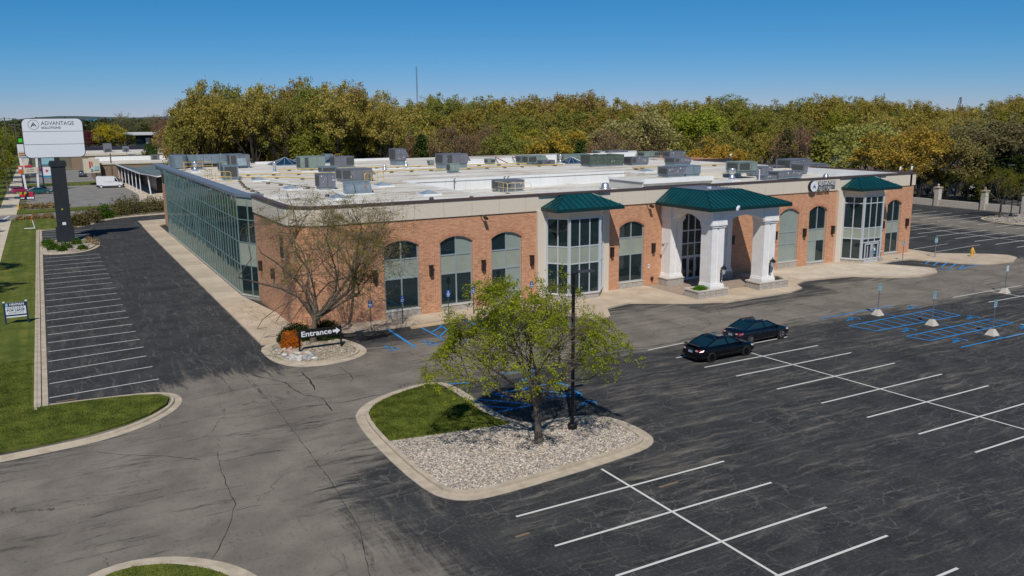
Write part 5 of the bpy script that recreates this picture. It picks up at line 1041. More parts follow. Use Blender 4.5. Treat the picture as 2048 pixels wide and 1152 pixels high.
lamp_post("black lamp post on the gravel island at the far right", 125.2, 72.6, 7.6, .14, 2.4)
lamp_post("thin black lamp post rising behind the right end of the roof", 118., 107, 12.4, 0, 2.)
# ------------------------------------------------------------------ cars
def car(name, label, loc, rz, paint, rim, kind="sedan", L=4.85, W=1.83, H=1.46, spoiler=False, cat="car", group=None, plate=True):
    """car facing +x, origin on the ground in the middle"""
    t = thing(name, label, cat, loc, group, rz, True); hl, hw = L/2, W/2
    # lower body stations: x, half width, sill z, belt z, deck z
    S = [(-1.,.74,.42,.62,.72),(-.985,.86,.30,.74,.90),(-.93,.95,.24,.86,1.0),(-.80,.985,.20,.90,1.03),(-.60,1.,.19,.90,1.0),(-.30,1.,.19,.88,.98),(.05,1.,.19,.86,.97),(.35,1.,.19,.84,.96),(.52,.995,.19,.82,.93),(.72,.98,.20,.78,.87),(.88,.94,.22,.70,.79),(.96,.84,.26,.60,.70),(1.,.68,.36,.52,.58)]
    if kind == "suv": S = [(a,b,c+.08,d+.12,e+.16) for a,b,c,d,e in S]
    V = []; k = 9
    for a, b, zs, zb, zd in S:
        x = a*hl; w = b*hw; sc_ = H/1.46
        for yy_, zz_ in ((w*.86,zs),(w*.97,zs+.08),(w,.45),(w*.985,zb-.12),(w*.95,zb),(w*.84,(zb+zd)/2+.02),(w*.5,zd+.01),(w*.2,zd+.025),(0,zd+.03)): V.append((x,yy_,zz_*sc_))
    n = len(S); full = V+[(x,-y,z) for x,y,z in V]; F = []
    for i in range(n-1):
        for j in range(k-1): a = i*k+j; F.append((a,a+k,a+k+1,a+1)); b = a+n*k; F.append((b,b+1,b+k+1,b+k))
        F.append((i*k,i*k+n*k,(i+1)*k+n*k,(i+1)*k))
    F.append(tuple(range(k))+tuple(n*k+j for j in range(k-2,-1,-1))); e = (n-1)*k; F.append(tuple(e+j for j in range(k-1,-1,-1))+tuple(n*k+e+j for j in range(k-1)))
    mb = MB(); mb.add(full, F); bo = mb.build("body", paint, t, True)
    md = bo.modifiers.new("smooth", 'SUBSURF'); md.levels = 1; md.render_levels = 1
    # cabin: glass house and roof
    if kind == "suv": C_ = [(-.93,.95),(-.86,1.0),(.30,1.),(.52,.9)]
    zb_ = .96*H/1.46 if kind != "suv" else 1.08*H/1.46; zr = H
    xb0, xr0, xr1, xb1 = (-.80*hl,-.36*hl,.10*hl,.50*hl) if kind == "sedan" else (-.95*hl,-.86*hl,.12*hl,.45*hl)
    def section(x, z, w): return [(x,-w,z),(x,w,z)]
    gl = MB(); wb, wt = hw*.90, hw*.68
    lo = [(xb0,-wb*.86,zb_),(xb1,-wb*.9,zb_-.02),(xb1,wb*.9,zb_-.02),(xb0,wb*.86,zb_)]; hi = [(xr0,-wt,zr-.06),(xr1,-wt,zr-.06),(xr1,wt,zr-.06),(xr0,wt,zr-.06)]
    gl.hexa(lo, hi); gl.build("window_glass", CARG, t)
    rf_ = MB(); pts = [(xr0-.12,zr-.09),(xr0+.1,zr-.025),((xr0+xr1)/2,zr),(xr1-.1,zr-.025),(xr1+.14,zr-.10)]
    vs = []; 
    for x, z in pts:
        for q in (-1.03,-.9,-.45,0,.45,.9,1.03): vs.append((x, wt*q, z-(.07 if abs(q) > 1 else (.02 if abs(q) > .8 else 0))))
    rf_.add(vs, [(i*7+j,(i+1)*7+j,(i+1)*7+j+1,i*7+j+1) for i in range(4) for j in range(6)]); rf_.add([(x,y,z-.05) for x,y,z in vs], [(i*7+j,i*7+j+1,(i+1)*7+j+1,(i+1)*7+j) for i in range(4) for j in range(6)]); rf_.build("roof", paint, t, True)
    pl = MB()
    for s in (-1, 1):
        for a, b, r_ in (((xb0,s*wb*.86,zb_),(xr0,s*wt,zr-.06),.05),((xb1,s*wb*.9,zb_-.02),(xr1,s*wt,zr-.06),.045),((.02*hl,s*wb*.92,zb_),(-.08*hl,s*wt,zr-.06),.035),((xr0,s*wt,zr-.06),(xr1,s*wt,zr-.06),.04),((xb0,s*wb*.88,zb_),(xb1,s*wb*.92,zb_),.035)): pl.tube([a,b], r_, 5)
    pl.build("pillar", paint, t)
    for x in (-.60*hl, .60*hl):
        for s in (-1, 1):
            y = s*(hw-.10); r_ = .33 if kind != "suv" else .38
            MB().tube([(x,y-s*.2,r_+.02),(x,y+s*.07,r_+.02)], r_+.055, 20).build("wheel_arch", BLACK, t)
            w = MB().tube([(x,y-s*.12,r_),(x,y+s*.06,r_),(x,y+s*.105,r_)], [r_,r_,r_*.93], 20).build("wheel", TYRE, t)
            rm = MB().tube([(x,y+s*.09,r_),(x,y+s*.115,r_)], [r_*.72,r_*.70], 16)
            for q in range(10): a = q*math.pi/5; rm.tube([(x+.05*math.cos(a),y+s*.12,r_+.05*math.sin(a)),(x+r_*.68*math.cos(a),y+s*.125,r_+r_*.68*math.sin(a))], .022, 4)
            rm.build("rim", rim, w)
    zt = .80*H/1.46+(.1 if kind == "suv" else 0)
    for s in (-1, 1):
        MB().hexa([(-hl*.993,s*hw*.50,zt-.04),(-hl*.993,s*hw*.82,zt-.05),(-hl*.90,s*hw*.975,zt-.02),(-hl*.93,s*hw*.5,zt-.0)],[(-hl*.985,s*hw*.52,zt+.05),(-hl*.975,s*hw*.82,zt+.06),(-hl*.86,s*hw*.96,zt+.08),(-hl*.93,s*hw*.5,zt+.06)]).build("tail_light", LAMPR, t)
        B(-hl*1.0-.005,-hl*.98,min(s*hw*.5,s*hw*.66),max(s*hw*.5,s*hw*.66),zt-.05,zt+.02).build("reverse_light", LAMPW, t)
        MB().hexa([(hl*.90,s*hw*.55,.60),(hl*.97,s*hw*.6,.58),(hl*.88,s*hw*.93,.60),(hl*.78,s*hw*.97,.64)],[(hl*.88,s*hw*.55,.70),(hl*.95,s*hw*.6,.68),(hl*.86,s*hw*.92,.70),(hl*.76,s*hw*.96,.74)]).build("headlight", LAMPW, t)
        MB().hexa([(.36*hl,s*hw*.96,zb_+.0),(.42*hl,s*hw*.96,zb_),(.42*hl,s*(hw+.16),zb_+.02),(.36*hl,s*(hw+.16),zb_+.02)],[(.36*hl,s*hw*.96,zb_+.13),(.41*hl,s*hw*.96,zb_+.12),(.41*hl,s*(hw+.15),zb_+.14),(.36*hl,s*(hw+.16),zb_+.14)]).build("wing_mirror", paint, t)
        for x in (-.12*hl,.27*hl): B(x-.1,x+.02,min(s*(hw+.0),s*(hw+.02)),max(s*(hw+.0),s*(hw+.02)),.78*H/1.46,.81*H/1.46).build("door_handle", paint, t)
        ln = MB(); 
        for x in (-.38*hl,.02*hl,.40*hl): ln.box(x-.006,x+.006,min(s*hw*.99,s*(hw+.003)),max(s*hw*.99,s*(hw+.003)),.32,.84)
        ln.build("door_seam", BLACK, t)
    if plate: B(-hl-.015,-hl+.02,-.17,.17,.60 if kind == "sedan" else .7,.73 if kind == "sedan" else .83).build("number_plate", PLATE, t)
    B(-hl+.0,-hl+.1,-hw*.6,hw*.6,.24,.36).build("rear_bumper", BLACK, t); MB().tube([(-hl-.005,-hw*.35,.80),(-hl-.005,hw*.35,.80)], .012, 4).build("chrome_strip", CHROME, t)
    if spoiler: B(-hl*.99,-hl*.91,-hw*.75,hw*.75,1.06,1.09).build("spoiler", paint, t)
    return t
car("parked_car", "black sedan with chrome wheels and a rear badge, nearer the building", (41.67,40.62,0), .03, mat("navy_black_paint", (.004,.005,.010), .15, coat=.9), CHROME, L=4.95, W=1.85, H=1.47, group="black sedans parked in the lot")
c2 = car("parked_car", "black sedan with black wheels and rear lip spoiler, nearer the camera", (36.6,38.78,0), .01, CARB, RIMB, L=4.85, W=1.86, H=1.44, spoiler=True, group="black sedans parked in the lot")
for c_ in [o for o in COL.objects if o.get('category') == 'car']: 
    for z, nm in ((.0,"sunroof"),): 
        zt_ = 1.462 if "chrome" in c_["label"] else 1.432; pan = MB().box(-.5,.1,-.4,.4,zt_-.03,zt_+.012).build("sunroof", CARG, None); pan.parent = c_
car("parked_car", "teal sedan parked by the red roadside sign", (-1.2,204.3,0), 0., CART, CHROME, L=5.0, H=1.42)
car("parked_car", "dark red sedan parked behind the teal sedan", (-.9,208.4,0), 0., CARP, RIMB, L=4.9)
car("parked_car", "magenta hatchback at the left edge of the neighbouring lot", (-4.2,206.5,0), 0.2, CARM, CHROME, L=4.3, kind="suv", H=1.5)
car("parked_car", "dark navy SUV parked behind the white van", (14.6,222.6,0), -.5, CARN, CHROME, kind="suv", L=4.7, H=1.75)
car("parked_car", "grey SUV parked in front of the low shop with its tail to the road", (9.4,262,0), 1.5, mat("grey_car_paint", (.06,.07,.09), .3, coat=1.), CHROME, kind="suv", L=4.9, H=1.8)
car("parked_car", "pale car far off beside the street sidewalk", (-2.4,268,0), 0., mat("beige_car_paint", (.4,.38,.34), .3, coat=1.), CHROME, L=4.6)
car("parked_car", "red car farther back between the roadside signs", (1.,300,0), .2, CARM, CHROME, L=4.6)
# white cargo van facing right
t = thing("cargo_van", "white high-roof cargo van parked in the neighbouring lot", "van", (13.1,214.3,0), rz=-.08)
prof = [(-2.75,.45),(2.75,.42),(2.85,.75),(2.7,1.05),(1.95,1.35),(1.25,2.35),(.9,2.62),(-2.6,2.68),(-2.78,2.5)]
MB().prism_y(prof, -1.0, 1.0).build("body", CARW, t); MB().prism_y([(1.02,1.5),(1.78,1.42),(1.2,2.25),(1.02,2.28)], -1.02, 1.02).build("side_window", CARG, t); MB().hexa([(1.99,-.85,1.38),(2.02,-.85,1.36),(2.02,.85,1.36),(1.99,.85,1.38)],[(1.3,-.8,2.3),(1.33,-.8,2.3),(1.33,.8,2.3),(1.3,.8,2.3)]).build("windscreen", CARG, t)
MB().box(-2.8,2.88,-1.03,1.03,.32,.52).box(2.55,2.92,-1.02,1.02,.4,.85).box(-2.83,-2.3,-1.03,1.03,.35,.72).build("bumper", BLACK, t); B(-1.2,.9,-1.015,-1.0,1.42,1.46).build("door_rail", HVG, t); MB().box(-.1,.0,-1.02,-1.0,1.2,1.3).box(.35,.45,-1.02,-1.,1.2,1.3).build("door_handle", BLACK, t); B(-2.8,-2.76,-.95,-.8,1.2,1.6).build("tail_light", LAMPR, t); MB().box(1.75,1.9,-1.2,-1.0,1.45,1.75).build("wing_mirror", BLACK, t)
for x in (-1.85,1.95):
    for s in (-1,1): w = MB().tube([(x,s*.82,.36),(x,s*1.03,.36)], .36, 16).build("wheel", TYRE, t); MB().tube([(x,s*1.03,.36),(x,s*1.045,.36)], .22, 12).build("rim", SIGNW, w)
# flatbed trailer behind the shrubs
t = thing("flatbed_trailer", "low flatbed trailer on the side street behind the shrubs", "trailer", (16.5,154.6,0))
MB().box(9.8,20.5,153.9,156.2,.72,.92).box(9.8,20.5,153.85,153.9,.6,.95).build("bed", mat("trailer_deck", (.16,.13,.14), .7), t); MB().box(9.9,20,154.4,155.6,.5,.72).build("chassis", DGREY, t)
for x in (10.6,13.7,18.4):
    w = MB().tube([(x,153.95,.42),(x,154.3,.42)], .42, 16).build("wheel", TYRE, t); MB().tube([(x,153.9,.42),(x,153.95,.42)], .24, 12).build("rim", STCAP, w)
# ------------------------------------------------------------------ roadside signs and poles on the left
t = thing("shopping_sign", "tall white-legged shopping centre sign with a blue lower panel and changeable letter board", "sign", (-2.4,206,0))
MB().hexa([(-3.75,205.8,0),(-3.35,205.8,0),(-3.35,206.2,0),(-3.75,206.2,0)],[(-4.35,205.8,8.9),(-3.9,205.8,8.9),(-3.9,206.2,8.9),(-4.35,206.2,8.9)]).build("post", SIGNW, t); MB().hexa([(-1.55,205.8,0),(-1.2,205.8,0),(-1.2,206.2,0),(-1.55,206.2,0)],[(-1.2,205.8,8.9),(-.75,205.8,8.9),(-.75,206.2,8.9),(-1.2,206.2,8.9)]).build("post", SIGNW, t)
B(-3.7,-1.1,205.7,206.,4.3,5.6).build("letter_board", CREAM, t); text("lettering", "ALL TIRES", .3, (-2.4,205.66,5.15), INKG, t, .002); text("lettering", "SALE NOW", .3, (-2.4,205.66,4.75), INKG, t, .002)
B(-4.3,-.9,205.7,206,7.7,8.9).build("sign_panel", CREAM, t); MB().box(-4.1,-1.1,205.65,205.7,8.4,8.6).box(-4.1,-1.1,205.65,205.7,8.0,8.2).build("sign_stripe", mat("brown_text", (.3,.1,.05), .6), t); B(-4.6,-3.75,205.6,206,4.3,6.0).build("side_panel", ORANGE, t); B(-4.5,-3.95,205.55,205.6,5.2,5.7).build("side_mark", SIGNW, t); B(-3.4,-2.,205.6,206,5.62,6.0).build("top_panel", REDP, t)
t = thing("clinic_sign", "blue edged white sign left of and behind the tall white sign face", "sign", (-5.6,224,0))
B(-4.7,-1.5,224,224.5,8.1,10.0).build("sign_panel", SIGNW, t); B(-4.7,-1.5,223.95,224.,6.8,8.1).build("blue_panel", CYAN, t); B(-3.6,-1.6,223.9,223.95,7.5,7.65).build("text_line", SIGNW, t); B(-3.6,-1.6,223.9,223.95,7.1,7.25).build("text_line", SIGNW, t); B(-4.5,-3.2,224,224.5,10.1,11.6).build("green_panel_frame", BLACK, t); B(-4.3,-3.5,223.9,224,10.4,11.3).build("green_panel", LIMEG, t); MB().box(-4.6,-4.3,224.5,224.8,0,10).build("post", DGREY, t)
t = thing("star_sign", "white sign with a red star mark and blue base left of the black column", "sign", (1.1,214,0))
B(-.4,-.1,214,214.3,0,8.2).build("post", SIGNB, t); B(-.2,2.9,213.8,214.2,5.6,8.0).build("sign_panel", SIGNC, t); B(-.1,2.9,213.75,214.2,2.9,5.2).build("sign_panel", SIGNW, t); B(-.1,2.9,213.7,213.75,2.9,3.3).build("blue_base", CYAN, t); B(-.1,2.9,213.7,213.75,5.6,5.8).build("blue_base", CYAN, t)
MB().prism_y([(.65+.42*(1 if k % 2 == 0 else .42)*math.sin(k*math.pi/5), 4.35+.42*(1 if k % 2 == 0 else .42)*math.cos(k*math.pi/5)) for k in range(9,-1,-1)], 213.7, 213.75).build("star_mark", REDP, t)
t = thing("yard_sign", "black banner sign with yellow and red lettering by the sidewalk", "sign", (-3.3,186,0))
B(-4.5,-2.0,186,186.1,.35,1.55).build("board", BLACK, t); 
for x0, x1, z0, z1, m in ((-4.45,-4.05,1.4,1.85,YELS),(-3.7,-3.3,1.4,1.85,YELS),(-2.9,-2.2,1.4,1.85,REDP),(-4.4,-3.5,.95,1.4,REDP),(-2.95,-2.1,.95,1.4,REDP),(-4.35,-3.7,.55,.8,SIGNW),(-3.3,-2.1,.5,.85,SIGNW)):
    n = 3
    for k in range(n): B(x0+(x1-x0)*k/n+.01,x0+(x1-x0)*(k+1)/n-.03,185.93,185.99,z0,z1).build("letter_block", m, t)
for x in (-4.3,-2.2): B(x-.03,x+.03,186.1,186.15,0,1.6).build("post", BLACK, t)
t = thing("marker_post", "white and orange marker post lying by the lawn corner", "marker", (-1.6,137,0)); MB().tube([(-1.9,136.6,.13),(-2.1,136.6,1.3)], .07, 8).build("post", SIGNW, t); MB().tube([(-2.1,136.6,1.3),(-2.15,136.6,1.9)], .08, 8).build("orange_tip", ORANGE, t); MB().tube([(-1.9,136.6,.18),(-3.2,136.6,.18)], .06, 8).build("foot", SIGNW, t)
def upole(label, x, y, h, bars=((.5,2.2),), m=WOODP, lean=0.):
    t = thing("utility_pole", label, "utility pole", (x,y,0), "wooden utility poles"); MB().tube([(x,y,0),(x+lean,y,h)], [.2,.13], 8).build("pole", m, t)
    for dz, w in bars: B(x+lean-w,x+lean+w,y-.08,y+.08,h-dz-.1,h-dz).build("crossarm", m, t)
    for dz, w in bars:
        for q in (-w+.15,-w*.4,w*.4,w-.15): MB().lathe((x+lean+q,y,h-dz), [(.05,0),(.09,.1),(.04,.22)], 6).build("insulator", SIGNC, t)
    return t
upole("tallest utility pole at the far left with one crossarm", -7.2, 248, 16.2, ((.3,2.4),)); upole("short plain pole beside the sidewalk on the far left", -7.3, 216, 9.6, ()); upole("second crossarm pole farther down the street at left", -6.2, 300, 14.6, ((.4,1.6),)); upole("pole in front of the brown brick building", 35, 250, 16.5, ((1.2,.4),)); upole("thin double pole behind the van, left one", 14.5, 226, 7.4, ()); upole("crossarm pole among the oaks left of the roof's centre", 64.2,164.,11.8,((.4,2.6),)); upole("crossarm pole with two arms behind the blue skylights", 82.,171.,11.2,((.3,1.8),(1.4,2.2))); upole("tall crossarm pole with transformer between the oaks", 63.,176,15.2,((1.,1.),)); upole("pole among the trees above the light well", 108,176,16.,((9,.2),)); upole("tall plain pole in the trees right of centre", 158,168,15.2,((.8,.6),))
upole("grey pole in front of the dark pine at the right", 167,101,9.6,(),HVG)
t = thing("radio_mast", "thin lattice radio mast far beyond the tree line", "mast", (190,520,0)); mx, my = (241, 575); mb = MB()
for a, b in ((0,0),(1.0,0),(.5,.9)): mb.tube([(mx+a,my+b,0),(mx+a*.6+.2,my+b*.6,52)], .14, 4)
for k in range(25): mb.tube([(mx,my,2*k),(mx+1,my,2*k+1)], .08, 3); mb.tube([(mx+1,my,2*k+1),(mx,my,2*k+2)], .08, 3)
mb.build("lattice", HVG, t)
for (k, x, y, h, l) in ((0,236.,181,22.,"thin antenna mast above the right tree tops"),): 
    t = thing("antenna_mast", l, "mast", (x,y,0)); MB().tube([(x,y,0),(x,y,h)], .12, 5).build("mast", DGREY, t)
t = thing("transmission_tower", "small steel lattice tower peeking over the right-hand woods", "tower", (560,370,0)); tx, ty = (604., 397.)
mb = MB()
for a, b in ((-4,-4),(4,-4),(4,4),(-4,4)): mb.tube([(tx+a,ty+b,0),(tx+a*.1,ty+b*.1,28)], .22, 4)
for k in range(5): z = 5*k; s = 4*(1-z/31); mb.tube([(tx-s,ty-s,z),(tx+s*.85,ty-s*.85,z+5)], .2, 3); mb.tube([(tx+s,ty-s,z),(tx-s*.85,ty-s*.85,z+5)], .2, 3)
mb.build("lattice", HVG, t)
# ------------------------------------------------------------------ stone and iron fence at the right
t = thing("boundary_fence", "low concrete wall with stone piers and black railings at the right", "fence", (131,80,0))
for k, (ya, yb) in enumerate(((98.5,88.9),(88.4,81.0),(80.3,74.4),(73.7,66),(65.3,58))): B(130.9,131.35,yb,ya-.25,0,1.1).build("wall_panel", STCAP, t)
for y in (88.2,80.1,73.6,65): 
    p = B(130.7,131.6,y-.0,y+.75,0,3.0).build("pier", STCAP, t); B(130.6,131.7,y-.1,y+.85,3.0,3.2).build("pier_cap", KERB, p); MB().lathe((131.15,y+.4,3.2), [(.2,0),(.1,.15),(.18,.3),(.08,.5)], 8).build("finial", KERB, p)
RX = 133.2
for k in range(26): B(RX-.05,RX+.05,112-2.1*k-.05,112-2.1*k+.05,0,4.1).build("fence_post", BLACK, t)
MB().box(RX-.03,RX+.03,59,112,3.95,4.05).box(RX-.03,RX+.03,59,112,.2,.3).build("fence_rail", BLACK, t)
mb = MB()
for k in range(350): y = 59+.15*k; mb.add([(RX,y,.25),(RX,y+.02,.25),(RX,y+.02,4),(RX,y,4)], [(0,1,2,3)])
o = mb.build("mesh_wire", BLACK, t); o['kind'] = 'stuff'
struct("neighbour_parking", B(134,215,60,115,-.02,.006), mat("far_asphalt", (.05,.052,.056), .9, var=.2, vscale=.3))
for k in range(12): 
    MB().add([(140+k*.3,66+2.9*k,.02),(150+k*.3,66.3+2.9*k,.02),(150+k*.3,66.5+2.9*k,.02),(140+k*.3,66.2+2.9*k,.02)], [(0,1,2,3)]).build("parking_line", WHITEF, bpy.data.objects["neighbour_parking"])
    MB().add([(156+k*.3,66+2.9*k,.02),(166+k*.3,66.3+2.9*k,.02),(166+k*.3,66.5+2.9*k,.02),(156+k*.3,66.2+2.9*k,.02)], [(0,1,2,3)]).build("parking_line", WHITEF, bpy.data.objects["neighbour_parking"])
car("parked_car", "dark blue car parked beyond the fence at the right edge", (153,82.,0), .1, CARN, CHROME, L=4.7)
t = thing("yellow_box", "yellow utility box beyond the fence at the right edge of the picture", "utility box", (158,80.4,0)); B(157,159.4,79.4,81.6,0,1.9).build("cabinet", YELLOW, t); B(156.95,159.45,79.35,81.65,1.9,2.0).build("lid", CREAM, t)

# ------------------------------------------------------------------ buildings beyond
def house(label, x, y, w, d, h, rh, wall, roof, rz=0., gable='x', wins=3, chim=False, name="house"):
    t = thing(name, label, "house", (x,y,0), None, rz, True)
    MB().box(-w/2,w/2,-d/2,d/2,0,h).build("wall", wall, t); o = .5; mb = MB()
    if gable == 'x':
        mb.add([(-w/2-o,-d/2-o,h-.1),(w/2+o,-d/2-o,h-.1),(w/2+o,d/2+o,h-.1),(-w/2-o,d/2+o,h-.1),(-w/2-o,0,h+rh),(w/2+o,0,h+rh)], [(0,1,5,4),(2,3,4,5),(0,4,3),(1,2,5),(0,3,2,1)])
    elif gable == 'y':
        mb.add([(-w/2-o,-d/2-o,h-.1),(w/2+o,-d/2-o,h-.1),(w/2+o,d/2+o,h-.1),(-w/2-o,d/2+o,h-.1),(0,-d/2-o,h+rh),(0,d/2+o,h+rh)], [(1,2,5,4),(3,0,4,5),(2,3,5),(0,3,2,1)])
        MB().add([(-w/2,-d/2-.02,h-.1),(w/2,-d/2-.02,h-.1),(0,-d/2-.02,h+rh-.15)], [(0,1,2)]).build("gable", wall, t); MB().tube([(-w/2-o,-d/2-o,h-.1),(0,-d/2-o,h+rh),(w/2+o,-d/2-o,h-.1)], .13, 4).build("bargeboard", SIDW, t)
    else: mb.add([(-w/2-o,-d/2-o,h-.1),(w/2+o,-d/2-o,h-.1),(w/2+o,d/2+o,h-.1),(-w/2-o,d/2+o,h-.1),(-w/4,0,h+rh),(w/4,0,h+rh)], [(0,1,5,4),(1,2,5),(2,3,4,5),(3,0,4),(0,3,2,1)])
    r_ = mb.build("roof", roof, t)
    MB().box(-w/2-o,w/2+o,-d/2-o-.05,-d/2-o,h-.25,h-.08).build("gutter", SIDW, r_)
    if chim: B(w*.2,w*.2+.9,-.4,.4,h,h+rh+1).build("chimney", BRKR, r_)
    for k in range(wins):
        a = -w/2+w*(k+.5)/wins; f = B(a-.6,a+.6,-d/2-.06,-d/2+.02,h*.4,h*.4+1.2).build("window", SIDW, t); B(a-.5,a+.5,-d/2-.08,-d/2-.05,h*.4+.1,h*.4+1.1).build("pane", CARG, f)
    return t
house("house with brown shingles and a white-edged gable behind the back left skylights", 33.4, 170.2, 20, 10, 3.6, 3, BRKR, SHING, rz=-0.20, gable='x',chim=True)
house("small gabled house with white bargeboards right of the brown-roofed one", 35.8, 163.1, 14, 10, 2.9, 2.6, BRKR, SHING, rz=-0.20, gable='y',wins=3)
house("white ranch house behind the tall left air handler", 56.1, 163.2, 18, 9, 3, 2.4, SIDW, SHINGG, rz=-0.20, gable='x')
house("pale grey roofed house just behind the back parapet", 67.2, 151.4, 12, 9, 2.6, 2.4, SIDW, SHINGG, rz=-0.20, gable='h',wins=2)
house("cream two-storey house with dark hip roof behind the centre right of the roof", 95.5, 118.6, 12, 9, 6.2, 2, SIDY, SHINGG, rz=-0.20, gable='h',wins=2)
house("red brick house with a small white gable right of the cream house", 99.1, 116.6, 11, 9, 5, 2.4, BRKR, SHINGG, rz=-0.20, gable='y',wins=2,chim=True)
house("small grey-roofed house at the right among the trees, tan brick gable", 152.8, 126.8, 6, 10, 4.2, 2, BRKT, SHINGG, rz=-0.20, gable='y',wins=2)
house("brown-roofed low house right of the tan gable", 152.4, 121.4, 9, 8, 3.4, 1.4, BRKT, SHING, rz=-0.20, gable='h',wins=2,chim=True)
house("white house glimpsed above the tan gable", 158.1, 129.6, 14, 9, 5, 3, SIDW, SHINGG, rz=-0.20, gable='x',wins=2)
house("red and white house beyond the iron fence at the right", 158.9, 100.6, 10, 9, 3, 2.4, SIDW, BRKR, rz=-0.20, gable='x',wins=2)
house("white house glimpsed through the trees at the right edge", 205.3, 132.0, 18, 9, 4, 2.4, SIDW, SHINGG, rz=-0.20, gable='x',wins=3)
house("pale house glimpsed between centre trees", 122.6, 172.2, 12, 9, 4, 2.4, SIDW, SHINGG, rz=-0.20, gable='x',wins=3)
# neighbouring flat-roofed shop
SB = thing("shop_building", "low brown brick shop with white roof edges beyond the side street", "building", (24,240,0))
B(11.5,46,226.,262,0,4.75).build("wall", BRKT, SB); B(11.2,46.2,225.8,262,4.75,5.05).build("roof_edge", CREAM, SB); B(11.4,46,226,262,5.05,5.1).build("roof_deck", ROOF, SB)
for (x0,x1,y0,y1,z0,z1) in ((11.8,31,240,240.4,5.1,6.1),(31.2,46,241,241.4,5.1,6.0)): B(x0,x1,y0,y1,z0,z1).build("roof_parapet", WHITEM, SB)
B(8.4,11.9,224,228,3.0,6.2).build("entrance_canopy", CREAM, SB); B(11.,12,224,228,0,3.0).build("canopy_pier", BARK, SB); B(9.6,9.9,223.9,224,4.2,5.7).build("red_mark", REDP, SB); B(10.1,10.3,223.9,224,4.6,5.6).build("red_mark", REDP, SB); B(10.6,11.6,223.85,224,3.6,4.6).build("canopy_logo", SIGNC, SB); MB().box(9.9,10.3,223.85,224,3.4,3.9).build("blue_mark", CYAN, SB)
for x, y in ((24.7,236.5),(19.8,244),(29.5,244.5)): 
    c = B(x,x+2.,y,y+1.6,5.1,6.4).build("rooftop_unit", HVG, SB); B(x+.3,x+1.4,y-.03,y,5.3,6.2).build("coil_louvre", COIL, c)
SB2 = thing("shop_building", "long low store with dark fascia and cream roof edge behind the brown shop", "building", (24,300,0))
B(8.,62,299,345,0,4.3).build("wall", BRKT, SB2); B(7.8,62.2,298.8,345,4.3,5.0).build("roof_edge", CREAM, SB2); B(8,62,299,345,5.0,5.05).build("roof_deck", ROOF, SB2); B(8,43,330,332,5.0,6.35).build("dark_fascia", mat("dark_purple_band", (.012,.010,.028), .6), SB2)
for x, w_, h_ in ((17.9,2.4,7.9),(23.6,1.8,6.9),(31.,2.,6.4),(36.5,1.8,6.6)): 
    c = B(x,x+w_,306,309,5.0,h_).build("rooftop_unit", HVG, SB2); B(x+.3,x+w_-.4,305.95,306,5.3,6.2).build("coil_louvre", COIL, c)
for k in range(7): B(12+6*k-.08,12+6*k+.08,299,299.2,5.0,5.8).build("rail_post", DGREY, SB2)
OB = thing("office_block", "two-storey dark brown brick office block with white bands at the left", "building", (60,370,0))
B(40,96,362,410,0,9.6).build("wall", BRKD, OB); MB().box(32,96.2,361.7,410,9.6,10.2).box(34,96,361.6,362,4.6,5.1).build("roof_band", SIDW, OB); B(33,40,364,400,0,9.4).build("glazed_wing", CARG, OB)
for k in range(4): 
    for r_ in range(2): B(33.2+1.7*k,34.6+1.7*k,363.9,364,1.5+4.8*r_,3.6+4.8*r_).build("window", SIDW if (k+r_) % 3 == 0 else CARG, OB)
for k in range(3): MB().lathe((60+7*k,372,10.2), [(2.2,0),(1.8,.8),(.8,1.4),(.1,1.6)], 10).build("skylight_dome", SKYL, OB)
# butterfly carport on slim posts
CPT = thing("carport_canopy", "grey butterfly-roofed canopy on slim white posts beside the shop", "canopy", (20,200,0))
ZC = 4.0
def roofq(a, b, c, d, nm="roof_plane"): MB().hexa([a,b,c,d],[(p[0],p[1],p[2]+.22) for p in (a,b,c,d)]).build(nm, mat("canopy_grey", (.12,.15,.155), .6, var=.25, vscale=.4), CPT)
roofq((15.4,228,4.6),(17.0,186,4.4),(20.4,188,3.5),(19.4,230,3.6)); roofq((20.4,188,3.5),(27.5,190,4.5),(27.5,232,4.6),(19.4,230,3.6)); 
MB().tube([(15.4,228,4.75),(17.0,186,4.55),(20.4,188,3.65),(27.5,190,4.6)], .14, 4).build("white_edge", SIGNW, CPT)
for k in range(7): y = 190+6*k; x = 17.1-.035*(y-186); MB().tube([(x+.3,y,0),(x+.3,y,4.4)], .1, 6).build("post", SIGNW, CPT)
MB().tube([(18.9,187.5,0),(18.6,187.5,3.9)], .14, 6).build("post", SIGNW, CPT)
B(20.5,27,191,232,.1,3.6).build("glazed_shopfront", mat("dark_shopfront", (.02,.018,.02), .3), CPT)
t = thing("warehouse", "blue-walled white-based warehouse on the horizon at the left", "building", (0,0,0)); wx, wy = (104, 2572)
B(wx,wx+38,wy,wy+30,12.,20.).build("blue_wall", CYAN, t); B(wx,wx+66,wy-2,wy+30,0,12.).build("white_wall", SIDW, t); B(wx+40,wx+60,wy,wy+30,12,16).build("grey_roof", HVBG, t)
for x, y, w, h, m, l in ((-7,330,3,8,SIDW,"white"),(-4,352,4,7,YELS,"ochre"),(-1,372,3.5,6,REDP,"red"),(-3.2,318,2.4,9,CYAN,"blue"),(22,420,5,9,SIDW,"tall white")):
    t = thing("roadside_sign", "%s roadside sign far down the street at the left" % l, "sign", (x,y,0)); B(x-.2,x+.2,y,y+.3,0,h).build("post", DGREY, t); B(x-w/2,x+w/2,y-.2,y,h-2.4,h).build("sign_panel", m, t)
